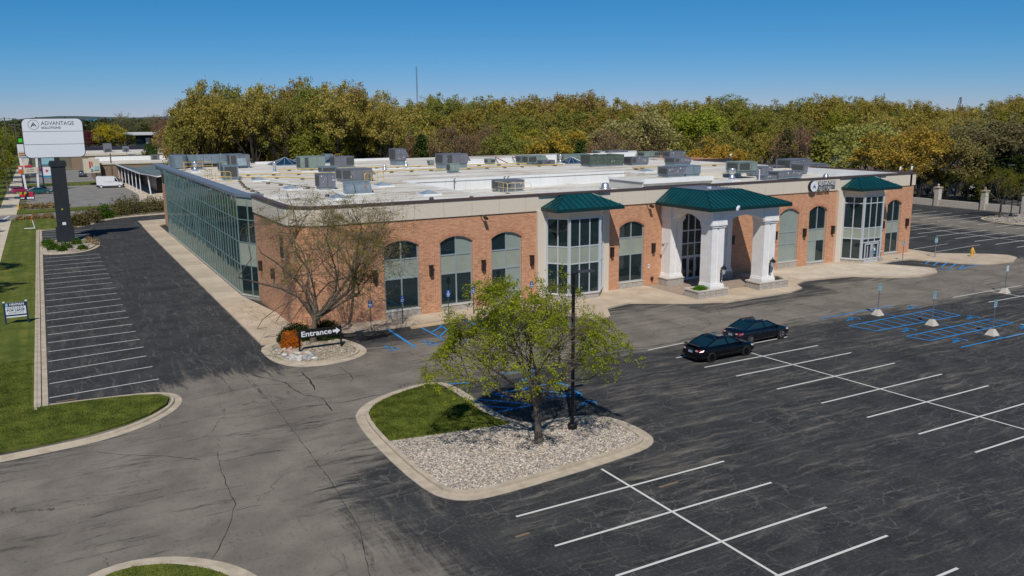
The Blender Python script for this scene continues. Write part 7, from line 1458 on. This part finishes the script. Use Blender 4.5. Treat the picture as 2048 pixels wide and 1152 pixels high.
btree('round', 113.3, 170.6, 14.7, 1.10, (0.365, 0.265, 0.081), 'olive-gold tree in the middle row of the wood, 14th from the left', 'middle row of the wood')
btree('oak', 121.1, 174.8, 16.5, 1.10, (0.258, 0.265, 0.058), 'olive-gold tree in the middle row of the wood, 15th from the left', 'middle row of the wood')
btree('oak', 119.8, 165.8, 15.5, 1.10, (0.365, 0.265, 0.081), 'olive-gold tree in the middle row of the wood, 16th from the left', 'middle row of the wood')
btree('oak', 116.1, 154.6, 15.4, 1.10, (0.23, 0.234, 0.04), 'olive-gold tree in the middle row of the wood, 17th from the left', 'middle row of the wood')
btree('round', 117.9, 152.5, 14.5, 1.10, (0.408, 0.333, 0.081), 'olive-gold tree in the middle row of the wood, 18th from the left', 'middle row of the wood')
btree('round', 125.9, 157.9, 14.7, 1.10, (0.365, 0.265, 0.081), 'olive-gold tree in the middle row of the wood, 19th from the left', 'middle row of the wood')
btree('round', 133.9, 162.7, 15.2, 1.10, (0.276, 0.273, 0.036), 'olive-gold tree in the middle row of the wood, 20th from the left', 'middle row of the wood')
btree('oak', 136.4, 160.1, 15.6, 1.10, (0.29, 0.265, 0.064), 'olive-gold tree in the middle row of the wood, 21st from the left', 'middle row of the wood')
btree('round', 140.9, 159.6, 15.1, 1.10, (0.365, 0.265, 0.081), 'olive-gold tree in the middle row of the wood, 22nd from the left', 'middle row of the wood')
btree('oak', 137.7, 151.0, 14.1, 1.10, (0.345, 0.312, 0.045), 'olive-gold tree in the middle row of the wood, 23rd from the left', 'middle row of the wood')
btree('round', 141.7, 150.7, 14.3, 1.10, (0.276, 0.273, 0.036), 'olive-gold tree in the middle row of the wood, 24th from the left', 'middle row of the wood')
btree('oak', 139.5, 144.1, 14.5, 1.10, (0.355, 0.287, 0.064), 'olive-gold tree in the middle row of the wood, 25th from the left', 'middle row of the wood')
btree('oak', 142.2, 142.5, 15.8, 1.10, (0.23, 0.234, 0.04), 'olive-gold tree in the middle row of the wood, 26th from the left', 'middle row of the wood')
btree('oak', 146.5, 142.8, 15.2, 1.10, (0.29, 0.265, 0.064), 'olive-gold tree in the middle row of the wood, 27th from the left', 'middle row of the wood')
btree('oak', 160.0, 151.1, 15.1, 1.10, (0.258, 0.265, 0.058), 'olive-gold tree in the middle row of the wood, 28th from the left', 'middle row of the wood')
btree('oak', 157.6, 143.4, 13.9, 1.10, (0.29, 0.265, 0.064), 'olive-gold tree in the middle row of the wood, 29th from the left', 'middle row of the wood')
btree('oak', 165.4, 146.7, 14.2, 1.10, (0.408, 0.333, 0.081), 'olive-gold tree in the middle row of the wood, 30th from the left', 'middle row of the wood')
btree('round', 169.5, 145.7, 14.0, 1.10, (0.29, 0.265, 0.064), 'olive-gold tree in the middle row of the wood, 31st from the left', 'middle row of the wood')
btree('oak', 161.2, 134.8, 16.0, 1.10, (0.276, 0.273, 0.036), 'olive-gold tree in the middle row of the wood, 32nd from the left', 'middle row of the wood')
btree('round', 176.4, 142.4, 13.9, 1.10, (0.258, 0.265, 0.058), 'olive-gold tree in the middle row of the wood, 33rd from the left', 'middle row of the wood')
btree('round', 174.4, 136.5, 14.5, 1.10, (0.408, 0.333, 0.081), 'olive-gold tree in the middle row of the wood, 34th from the left', 'middle row of the wood')
btree('oak', 164.9, 125.0, 14.8, 1.10, (0.408, 0.333, 0.081), 'olive-gold tree in the middle row of the wood, 35th from the left', 'middle row of the wood')
btree('oak', 185.2, 136.4, 15.1, 1.10, (0.258, 0.265, 0.058), 'olive-gold tree in the middle row of the wood, 36th from the left', 'middle row of the wood')
btree('round', 171.5, 122.2, 15.3, 1.10, (0.355, 0.287, 0.064), 'olive-gold tree in the middle row of the wood, 37th from the left', 'middle row of the wood')
btree('oak', 177.8, 122.6, 13.5, 1.10, (0.408, 0.333, 0.081), 'olive-gold tree in the middle row of the wood, 38th from the left', 'middle row of the wood')
btree('round', 197.4, 131.6, 13.9, 1.10, (0.365, 0.265, 0.081), 'olive-gold tree in the middle row of the wood, 39th from the left', 'middle row of the wood')
btree('round', 190.2, 122.5, 15.2, 1.10, (0.408, 0.333, 0.081), 'olive-gold tree in the middle row of the wood, 40th from the left', 'middle row of the wood')
btree('oak', 200.2, 125.1, 14.0, 1.10, (0.29, 0.265, 0.064), 'olive-gold tree in the middle row of the wood, 41st from the left', 'middle row of the wood')
btree('round', 203.7, 123.4, 13.9, 1.10, (0.29, 0.265, 0.064), 'olive-gold tree in the middle row of the wood, 42nd from the left', 'middle row of the wood')
btree('oak', 196.3, 114.7, 15.7, 1.10, (0.276, 0.273, 0.036), 'olive-gold tree in the middle row of the wood, 43rd from the left', 'middle row of the wood')
btree('round', 64.1, 166.1, 12.9, 1.00, (0.365, 0.265, 0.081), 'small olive-green tree close behind the roof, 1st from the left of its kind', 'front trees behind the roof')
btree('bare', 65.6, 162.3, 12.4, 1.00, (0.299, 0.195, 0.099), 'brown still-bare tree close behind the roof, 1st from the left of its kind', 'bare front trees behind the roof')
btree('pine', 67.3, 159.2, 11.5, 1.00, (0.081, 0.117, 0.032), 'dark evergreen close behind the roof, 1st from the left of its kind', 'dark evergreens behind the roof')
btree('bare', 73.3, 157.2, 13.8, 1.00, (0.299, 0.195, 0.099), 'brown still-bare tree close behind the roof, 2nd from the left of its kind', 'bare front trees behind the roof')
btree('bare', 76.9, 155.4, 11.9, 1.00, (0.299, 0.195, 0.099), 'brown still-bare tree close behind the roof, 3rd from the left of its kind', 'bare front trees behind the roof')
btree('bare', 81.5, 157.2, 13.2, 1.00, (0.299, 0.195, 0.099), 'brown still-bare tree close behind the roof, 4th from the left of its kind', 'bare front trees behind the roof')
btree('round', 78.4, 143.5, 12.3, 1.00, (0.258, 0.265, 0.058), 'small olive-green tree close behind the roof, 2nd from the left of its kind', 'front trees behind the roof')
btree('round', 87.2, 153.1, 12.5, 1.00, (0.345, 0.312, 0.045), 'small olive-green tree close behind the roof, 3rd from the left of its kind', 'front trees behind the roof')
btree('round', 85.3, 143.8, 12.3, 1.00, (0.355, 0.287, 0.064), 'small olive-green tree close behind the roof, 4th from the left of its kind', 'front trees behind the roof')
btree('round', 86.3, 139.3, 12.4, 1.00, (0.258, 0.265, 0.058), 'small olive-green tree close behind the roof, 5th from the left of its kind', 'front trees behind the roof')
btree('pine', 92.1, 142.9, 11.5, 1.00, (0.081, 0.117, 0.032), 'dark evergreen close behind the roof, 2nd from the left of its kind', 'dark evergreens behind the roof')
btree('pine', 84.8, 127.3, 10.7, 1.00, (0.081, 0.117, 0.032), 'dark evergreen close behind the roof, 3rd from the left of its kind', 'dark evergreens behind the roof')
btree('bare', 97.1, 139.8, 12.0, 1.00, (0.299, 0.195, 0.099), 'brown still-bare tree close behind the roof, 5th from the left of its kind', 'bare front trees behind the roof')
btree('bare', 90.0, 124.6, 13.4, 1.00, (0.299, 0.195, 0.099), 'brown still-bare tree close behind the roof, 6th from the left of its kind', 'bare front trees behind the roof')
btree('round', 101.1, 134.1, 11.9, 1.00, (0.276, 0.273, 0.036), 'small olive-green tree close behind the roof, 6th from the left of its kind', 'front trees behind the roof')
btree('bare', 99.5, 127.0, 11.9, 1.00, (0.299, 0.195, 0.099), 'brown still-bare tree close behind the roof, 7th from the left of its kind', 'bare front trees behind the roof')
btree('round', 108.0, 128.8, 11.1, 1.00, (0.29, 0.265, 0.064), 'small olive-green tree close behind the roof, 7th from the left of its kind', 'front trees behind the roof')
btree('bare', 114.5, 127.2, 10.9, 1.00, (0.299, 0.195, 0.099), 'brown still-bare tree close behind the roof, 8th from the left of its kind', 'bare front trees behind the roof')
btree('round', 113.1, 120.4, 12.3, 1.00, (0.29, 0.265, 0.064), 'small olive-green tree close behind the roof, 8th from the left of its kind', 'front trees behind the roof')
btree('pine', 119.4, 123.1, 10.1, 1.00, (0.081, 0.117, 0.032), 'dark evergreen close behind the roof, 4th from the left of its kind', 'dark evergreens behind the roof')
btree('pine', 120.5, 120.5, 9.7, 1.00, (0.081, 0.117, 0.032), 'dark evergreen close behind the roof, 5th from the left of its kind', 'dark evergreens behind the roof')
btree('round', 122.2, 117.9, 12.6, 1.00, (0.355, 0.287, 0.064), 'small olive-green tree close behind the roof, 9th from the left of its kind', 'front trees behind the roof')
btree('pine', 117.7, 109.9, 12.1, 1.00, (0.081, 0.117, 0.032), 'dark evergreen close behind the roof, 6th from the left of its kind', 'dark evergreens behind the roof')
btree('bare', 132.8, 119.9, 13.2, 1.00, (0.299, 0.195, 0.099), 'brown still-bare tree close behind the roof, 9th from the left of its kind', 'bare front trees behind the roof')
btree('pine', 122.5, 106.3, 11.6, 1.00, (0.081, 0.117, 0.032), 'dark evergreen close behind the roof, 7th from the left of its kind', 'dark evergreens behind the roof')
btree('round', 136.9, 114.7, 11.2, 1.00, (0.23, 0.234, 0.04), 'small olive-green tree close behind the roof, 10th from the left of its kind', 'front trees behind the roof')
btree('round', 143.7, 111.8, 11.1, 1.00, (0.408, 0.333, 0.081), 'small olive-green tree close behind the roof, 11th from the left of its kind', 'front trees behind the roof')
btree('round', 137.0, 102.4, 11.2, 1.00, (0.29, 0.265, 0.064), 'small olive-green tree close behind the roof, 12th from the left of its kind', 'front trees behind the roof')
btree('bare', 138.0, 100.1, 12.5, 1.00, (0.299, 0.195, 0.099), 'brown still-bare tree close behind the roof, 10th from the left of its kind', 'bare front trees behind the roof')
btree('round', 101.1, 132.6, 16.2, 1.25, (0.391, 0.351, 0.135), 'pale grey-green willow-like tree above the centre of the roof', None)
btree('round', 119.2, 94.0, 13.2, 1.35, (0.368, 0.37, 0.108), 'pale green round tree behind the right end of the roof', None)
btree('round', 118.3, 134.5, 16.2, 1.10, (0.299, 0.332, 0.045), 'bright green tree standing out right of the centre', None)
btree('round', 85.6, 135.5, 12.4, 1.20, (0.46, 0.332, 0.054), 'golden bushy tree behind the middle skylights', None)
btree('round', 104.1, 113.8, 10.8, 1.10, (0.483, 0.312, 0.054), "golden low tree left of the back wing's end", None)
btree('pine', 112.6, 97.7, 11.3, 1.30, (0.253, 0.254, 0.054), 'olive conical pine behind the right roof units', None)
btree('bare', 117.1, 106.6, 12.3, 1.10, (0.322, 0.175, 0.108), 'reddish bare tree behind the right roof units', None)
btree('oak', 113.1, 83.7, 12.6, 1.50, (0.437, 0.302, 0.054), "large leaning golden tree right behind the building's east corner", None)
btree('oak', 136.3, 95.9, 13.2, 1.30, (0.38, 0.273, 0.054), 'golden tree above the boundary fence', None)
btree('round', 140.6, 93.6, 12.1, 1.20, (0.276, 0.234, 0.081), 'grey-olive tree above the stone fence pier', None)
btree('bare', 152.4, 98.5, 13.9, 1.30, (0.253, 0.214, 0.09), 'grey budding tree near the right edge, left one', None)
btree('round', 161.8, 99.0, 14.7, 1.30, (0.23, 0.205, 0.09), 'tall grey-green tree near the right edge', None)
btree('round', 160.6, 93.9, 14.1, 1.30, (0.23, 0.195, 0.09), 'grey-green tree at the right edge of the picture', None)
btree('pine', 145.9, 90.6, 8.6, 1.70, (0.041, 0.058, 0.018), 'dark spruce left of its pair at the far right', None)
btree('pine', 157.0, 93.7, 9.0, 1.90, (0.046, 0.062, 0.022), 'dark spruce at the far right edge', None)
btree('pine', 151.7, 87.4, 7.7, 1.70, (0.041, 0.058, 0.018), 'dark spruce cut by the right edge', None)
btree('pine', 143.5, 87.4, 7.2, 1.90, (0.034, 0.051, 0.018), 'low dark spruce between the two tall ones', None)
btree('round', 139.7, 96.4, 5.9, 1.10, (0.276, 0.234, 0.054), 'olive bush-like tree behind the iron fence, left', None)
btree('round', 142.1, 92.8, 5.5, 1.10, (0.23, 0.234, 0.054), 'olive bush-like tree behind the iron fence, right', None)
btree('round', 135.2, 96.6, 7.1, 1.20, (0.322, 0.234, 0.063), "olive tree at the building's east corner above the fence", None)
btree('round', 25.0, 386.3, 13.4, 1.20, (0.46, 0.37, 0.036), 'bright yellow-green round tree right of the white sign face', None)
btree('round', 18.1, 384.4, 11.0, 0.80, (0.161, 0.039, 0.054), 'dark purple tree beside the yellow-green one', None)
btree('bare', 33.0, 416.1, 18.0, 1.10, (0.23, 0.214, 0.09), 'bare spreading tree behind the yellow-green one', None)
btree('round', 47.7, 476.6, 15.5, 1.00, (0.253, 0.234, 0.09), 'grey-olive tree behind the office block, left', None)
btree('bare', 51.0, 463.3, 17.5, 0.90, (0.23, 0.214, 0.108), 'bare dark-topped tree behind the office block', None)
btree('round', 56.3, 471.8, 14.1, 1.10, (0.345, 0.273, 0.063), 'olive tree behind the office block, right', None)
btree('round', 26.6, 253.9, 8.9, 0.60, (0.069, 0.117, 0.027), 'small dark green tree before the office block', None)
btree('bare', 32.3, 256.5, 16.9, 0.80, (0.276, 0.137, 0.09), 'reddish bare tree at the left end of the oaks', None)
btree('round', -7.7, 85.5, 7.0, 0.95, (0.172, 0.195, 0.036), 'street tree in the left verge, 1st along the sidewalk', 'street trees along the left verge')
btree('round', -7.9, 99.0, 6.6, 0.95, (0.253, 0.254, 0.036), 'street tree in the left verge, 3rd along the sidewalk', 'street trees along the left verge')
btree('round', -10.8, 131.0, 7.0, 0.95, (0.172, 0.195, 0.036), 'street tree in the left verge, 2nd along the sidewalk', 'street trees along the left verge')
btree('round', -10.2, 146.0, 7.5, 0.95, (0.253, 0.254, 0.036), 'street tree in the left verge, 4th along the sidewalk', 'street trees along the left verge')
btree('round', -9.6, 172.0, 8.0, 0.95, (0.172, 0.195, 0.036), 'street tree in the left verge, 5th along the sidewalk', 'street trees along the left verge')
btree('round', -9.3, 190.0, 8.5, 0.95, (0.253, 0.254, 0.036), 'street tree in the left verge, 6th along the sidewalk', 'street trees along the left verge')
btree('round', -9.6, 206.0, 9.0, 0.95, (0.172, 0.195, 0.036), 'street tree in the left verge, 7th along the sidewalk', 'street trees along the left verge')
btree('round', -9.4, 222.0, 10.0, 0.95, (0.253, 0.254, 0.036), 'street tree in the left verge, 8th along the sidewalk', 'street trees along the left verge')
btree('round', -9.8, 240.0, 12.0, 0.95, (0.172, 0.195, 0.036), 'street tree in the left verge, 9th along the sidewalk', 'street trees along the left verge')
btree('round', -9.8, 262.0, 12.0, 0.95, (0.253, 0.254, 0.036), 'street tree in the left verge, 10th along the sidewalk', 'street trees along the left verge')
btree('round', -10.0, 286.0, 13.0, 0.95, (0.172, 0.195, 0.036), 'street tree in the left verge, 11th along the sidewalk', 'street trees along the left verge')
btree('round', -10.5, 315.0, 13.0, 0.95, (0.253, 0.254, 0.036), 'street tree in the left verge, 12th along the sidewalk', 'street trees along the left verge')
for ks in PROTO.values():
    for p in ks:
        if p.name not in used:
            for c in list(p.children): bpy.data.objects.remove(c)
            bpy.data.objects.remove(p)
# ---- far woods to the horizon
rg = np.random.default_rng(3)
def far_woods(name, n, d0, d1, a0, a1, zt, col, size):
    nc = n//60; D = d0+(d1-d0)*rg.random(nc)**1.3; A = a0+(a1-a0)*rg.random(nc); C = np.stack([D*np.sin(A), D*np.cos(A), zt*(.45+.35*rg.random(nc))], 1); rr = (3.5+3*rg.random(nc))*(1+D/1500)
    P = np.repeat(C, 60, 0); q = rg.normal(size=P.shape); q /= np.linalg.norm(q, axis=1)[:,None]; q *= np.repeat(rr, 60)[:,None]*(rg.random(len(P))**.4)[:,None]; q[:,2] *= .8
    P = P+q; P[:,2] = np.maximum(P[:,2], .5); V_, F_ = cards(rg, P, np.repeat(size*(1+D/500), 60)); o = np_mesh(name, V_, F_, LEAFW); o.color = (*col, 1); return tag(o, kind="stuff")
YC = YAW
far_woods("distant_woods", 42000, 450, 950, YC-.62, YC-.30, 13.5, (.085,.095,.035), 1.0)
far_woods("distant_woods", 50000, 310, 700, YC-.32, YC+.62, 14, (.16,.135,.035), 1.0)
far_woods("distant_woods", 30000, 900, 2400, YC-.62, YC+.62, 14.5, (.075,.095,.065), 1.1)
mb = MB(); n = 80
for k in range(n):
    a0, a1 = YC-.75+1.5*k/n, YC-.75+1.5*(k+1)/n
    def hz(a): return 26+10*math.sin(a*17)+7*math.sin(a*41+1)
    D0, D1 = 3200, 3700; mb.add([(D0*math.sin(a0),D0*math.cos(a0),-1),(D0*math.sin(a1),D0*math.cos(a1),-1),(D1*math.sin(a1),D1*math.cos(a1),hz(a1)),(D1*math.sin(a0),D1*math.cos(a0),hz(a0))], [(0,1,2,3)])
struct("hills", mb, mat("hill_woods", (.05,.075,.07), .95))
# ---- shrubs
def shrub(name, label, x, y, rx, ry, h, n, size, m, group=None, z=.1, cat="shrub", seed=1, col=(1,1,1), stems=True, wild=.25, asp=.5, hollow=.45):
    rg = np.random.default_rng(seed); t = thing(name, label, cat, (x,y,z), group)
    u = rg.normal(size=(n,3)); u /= np.linalg.norm(u, axis=1)[:,None]; u[:,2] = np.abs(u[:,2]); rr = (hollow+(1-hollow)*rg.random(n)**.6)*(1+wild*np.sin(u[:,0]*6+seed)*np.cos(u[:,1]*7))
    P = u*np.array([rx,ry,h])*rr[:,None]; V_, F_ = cards(rg, P, np.full(n, size), 1., asp); o = np_mesh("foliage", V_, F_, m, t); o.color = (*col,1)
    if stems:
        mb = MB(); r2 = random.Random(seed)
        for k in range(12): a = r2.uniform(0,6.28); mb.tube([(0,0,0),(rx*.4*math.cos(a),ry*.4*math.sin(a),h*.5),(rx*.7*math.cos(a),ry*.7*math.sin(a),h*.85)], [.03,.02,.01], 4, False)
        s_ = mb.build("stems", BARK, None); s_.parent = t
    return t
shrub("yew_shrub", "dark green clipped yew behind the left half of the Entrance sign", 14.0,56.05,1.35,.75,1.25,9000,.085,LEAFY,"dark green yews behind the entrance sign",seed=3,wild=.1); shrub("yew_shrub", "dark green clipped yew behind the right half of the Entrance sign", 16.05,55.6,1.15,.85,1.3,9000,.085,LEAFY,"dark green yews behind the entrance sign",seed=4,wild=.1)
shrub("barberry_shrub", "rusty orange shrub left of the Entrance sign", 13.25,54.55,.72,.62,1.15,5200,.07,LEAFO,seed=5,wild=.15)
for k, (x, y, r_, h, m, c, l) in enumerate(((3.6,137.6,1.5,1.9,LEAFW,(.16,.14,.05),"tan budding shrub just right of the black sign column"),(5.6,141.0,1.8,2.3,LEAFW,(.17,.145,.06),"second tan budding shrub right of the black sign column"),(7.6,145.5,1.6,2.2,LEAFP,(1.,1.,1.),"bright green shrub in the row by the far kerb"),(9.9,148.6,1.9,2.6,LEAFW,(.17,.15,.06),"tan budding shrub right of the bright green one"),(12.6,150.2,2.0,2.9,LEAFW,(.15,.14,.055),"third tan shrub from the right in the far kerb row"),(15.3,151.2,2.0,2.8,LEAFW,(.17,.145,.06),"tan shrub second nearest the building in the far kerb row"),(18,152.,2.,2.6,LEAFW,(.16,.15,.06),"tan shrub touching the building corner in the far kerb row"),(11.2,152.9,1.8,2.6,LEAFW,(.15,.14,.06),"tan shrub behind the middle of the far kerb row"))): shrub("budding_shrub", l, x, y, r_, r_*.9, h, 1500, .26, m, "shrubs along the far kerb", seed=20+k, col=c, hollow=.3)
for k, (x, y, l) in enumerate(((-3.6,150.,"left end"),(-1.9,150.3,"middle"),(-.2,150.4,"right end"))): shrub("ornamental_grass", "straw coloured grass clump, %s of the row by the side street" % l, x, y, 1.1,.8,.75,900,.22,STRAW,"straw grass clumps by the side street",seed=40+k,cat="grass clump",stems=False)
for k, (x, y) in enumerate(((-3.,170.),(-1.2,169.6),(.6,169.7),(2.4,170.))): shrub("ornamental_grass", "straw coloured grass clump in the neighbour's kerb bed, number %s from the left" % ["one","two","three","four"][k], x, y, 1.2,.9,.9,700,.25,STRAW,"straw grass clumps in the neighbour's bed",seed=50+k,cat="grass clump",stems=False)
for k, (x, y, r_, h, l) in enumerate(((-.5,116.8,.8,.85,"left edge, farthest"),(-.1,114.6,.9,.9,"left edge, middle"),(.1,112.4,.8,.8,"left edge, nearest"),(1.4,113.0,.8,.85,"at the black column's left foot"),(1.0,110.7,.55,.5,"near tip, small"),(2.7,116.,.7,.7,"at the right foot of the black column"),(3.1,110.9,.6,.55,"by the near kerb right of centre"))): shrub("daylily_clump", "green leafy clump in the pole sign bed: "+l, x, y, r_, r_, h, 900, .2, LEAFP, "green clumps in the pole sign bed", seed=60+k, stems=False, cat="plant", asp=.25)
for k, (x, y, l) in enumerate(((4.0,116.6,"left"),(4.7,114.6,"right"))): shrub("ornamental_grass", "straw coloured grass tuft in the pole sign bed, %s of two" % l, x, y,.5,.5,.9,500,.2,STRAW,"straw tufts in the pole sign bed",seed=70+k,cat="grass clump",stems=False,asp=.2)
shrub("planter_plant", "green and yellow plants in the left portico planter", 47.2,52.6,.75,.35,.38,1500,.09,LEAFP,z=.75,seed=81,cat="plant",stems=False,col=(1.2,1.5,1)); shrub("planter_plant", "dry grey plants in the right portico planter", 56.2,52.8,.6,.3,.28,500,.08,LEAFW,z=.75,seed=82,cat="plant",stems=False,col=(.2,.18,.13))
# ---- boulders by the entrance sign, each a thing
RN = ['pale tan','pinkish','blue-grey','whitish']
def rock(x, y, s, col, k):
    rg = random.Random(900+k); bm = bmesh.new(); bmesh.ops.create_icosphere(bm, subdivisions=2, radius=s)
    for v in bm.verts: v.co *= 1+rg.uniform(-.16,.16); v.co.z *= .62; v.co.x *= 1.15
    me = bpy.data.meshes.new("boulder"); bm.to_mesh(me); bm.free(); me.materials.append(mat("boulder_%d" % (k % 4), col, .85, var=.15, vscale=4., bump=.3, bscale=10)); o = bpy.data.objects.new("boulder", me); COL.objects.link(o); LOC[o.name] = (0,0,0); o.location = (x,y,.1+s*.3); o.rotation_euler.z = rg.uniform(0,6)
    return tag(o, "%s %s boulder %s of the pile left of the Entrance sign" % ("large" if s > .19 else "small", RN[k % 4], "in the back part" if y > 52.6 else "near the kerb side"), "rock", "boulders left of the entrance sign")
RC = [(.46,.42,.37),(.40,.28,.22),(.30,.32,.34),(.52,.50,.46)]
rk = random.Random(77); spots = []
while len(spots) < 30:
    x, y = rk.uniform(12.0,13.9), rk.uniform(50.7,54.3)
    if y > 54.9-(x-12.)*1.2-.2 and x > 13.1: continue
    if (x-13.9)+(y-50.7)*.45 > .9: continue
    if in_poly(x, y, inset(ei, .12)) and all((x-a)**2+(y-b)**2 > .09 for a, b in spots): spots.append((x, y)); rock(x, y, rk.uniform(.13,.24), RC[len(spots) % 4], len(spots))
ORD = lambda n: str(n)+('th' if 10 <= n % 100 <= 20 else {1:'st',2:'nd',3:'rd'}.get(n % 10,'th'))
bs = [o for o in COL.objects if o.get('category') == 'rock']; bs.sort(key=lambda o: o.location.dot(rt)/o.location.dot(fw))
for k, o in enumerate(bs): o['label'] = o['label'].split(' boulder')[0]+" boulder, %s from the left in the pile by the Entrance sign" % ORD(k+1)
# ---- loose stones and grass blades
def stones(name, poly, n, smin, smax, z, m, skip=None, seed=1):
    rg = np.random.default_rng(seed); xs = [p[0] for p in poly]; ys = [p[1] for p in poly]; P = []
    while len(P) < n:
        q = rg.random((n,2))*[max(xs)-min(xs), max(ys)-min(ys)]+[min(xs), min(ys)]
        P += [tuple(a) for a in q if in_poly(a[0], a[1], poly) and not (skip and skip(a[0], a[1]))]
    P = np.array(P[:n]); s = smin+(smax-smin)*rg.random(n)**2; base = np.array([(1,0,0),(0,1,0),(-1,0,0),(0,-1,0),(0,0,1)])
    V_ = base[None]*s[:,None,None]*(1+.5*(rg.random((n,5,3))-.5)); V_[:,:,2] *= .75; a = rg.random(n)*6.28; c_, s_ = np.cos(a)[:,None], np.sin(a)[:,None]; X = V_[:,:,0]*c_-V_[:,:,1]*s_*.7; Y = V_[:,:,0]*s_+V_[:,:,1]*c_*.7
    V_ = np.stack([X+P[:,:1], Y+P[:,1:], V_[:,:,2]+z], 2).reshape(-1,3); f = np.array([(0,1,4),(1,2,4),(2,3,4),(3,0,4)]); F_ = (f[None]+5*np.arange(n)[:,None,None]).reshape(-1,3); return tag(np_mesh(name, V_, F_, m), kind="stuff")
def blades(name, poly, n, h, z, seed=1, skip=None):
    rg = np.random.default_rng(seed); xs = [p[0] for p in poly]; ys = [p[1] for p in poly]; P = []
    while len(P) < n:
        q = rg.random((n,2))*[max(xs)-min(xs), max(ys)-min(ys)]+[min(xs), min(ys)]; P += [tuple(a) for a in q if in_poly(a[0], a[1], poly)]
    P = np.array(P[:n]); a = rg.random(n)*6.28; w = .012+.01*rg.random(n); hh = h*(.5+rg.random(n)); o = rg.normal(size=(n,2))*h*.5
    A = np.stack([P[:,0]-np.cos(a)*w, P[:,1]-np.sin(a)*w, np.full(n,z)], 1); B_ = np.stack([P[:,0]+np.cos(a)*w, P[:,1]+np.sin(a)*w, np.full(n,z)], 1); C = np.stack([P[:,0]+o[:,0], P[:,1]+o[:,1], z+hh], 1)
    V_ = np.stack([A,B_,C], 1).reshape(-1,3); F_ = np.arange(3*n).reshape(-1,3); return tag(np_mesh(name, V_, F_, LEAFG), kind="stuff")
LEAFG = m_leaf("grass_blade", (.125,.155,.028), .45, .3)
cin = inset(ci, .04)
stones("river_stones", cin, 20000, .018, .060, .075, m_gravel("river_stone", [(.64,.56,.48),(.52,.43,.34),(.74,.68,.60),(.40,.34,.30),(.62,.50,.38),(.46,.42,.42)], 9.), lambda x, y: y > 33.6+(x-13.2)*.09-.03, 2)
stones("tan_pebbles", inset(ei, .04), 7000, .02, .06, .095, m_gravel("tan_pebble", [(.46,.39,.29),(.36,.30,.22),(.58,.51,.41),(.28,.23,.17)], 9.), None, 3)
stones("river_stones", inset(si,.05), 3500, .05, .13, .11, MATS["pale_gravel"], None, 4); stones("river_stones", inset(ri,.1), 2500, .08, .2, .13, MATS["far_gravel"], None, 5)
blades("grass_blades", ccw(CG), 30000, .055, .14, 1); blades("grass_blades", inset(bi, .03), 9000, .055, .14, 2)
blades("grass_blades", ccw([(-5,43.4),(-3.1,43.4),(-1.2,43.55),(.6,43.85),(2.3,44.5),(3.6,45.45),(4.5,46.6),(4.65,47.6),(4.3,48.3),(3.3,48.7),(1.5,49.1),(-1.8,49.3),(-1.9,60),(-5,60)]), 34000, .05, .135, 3)
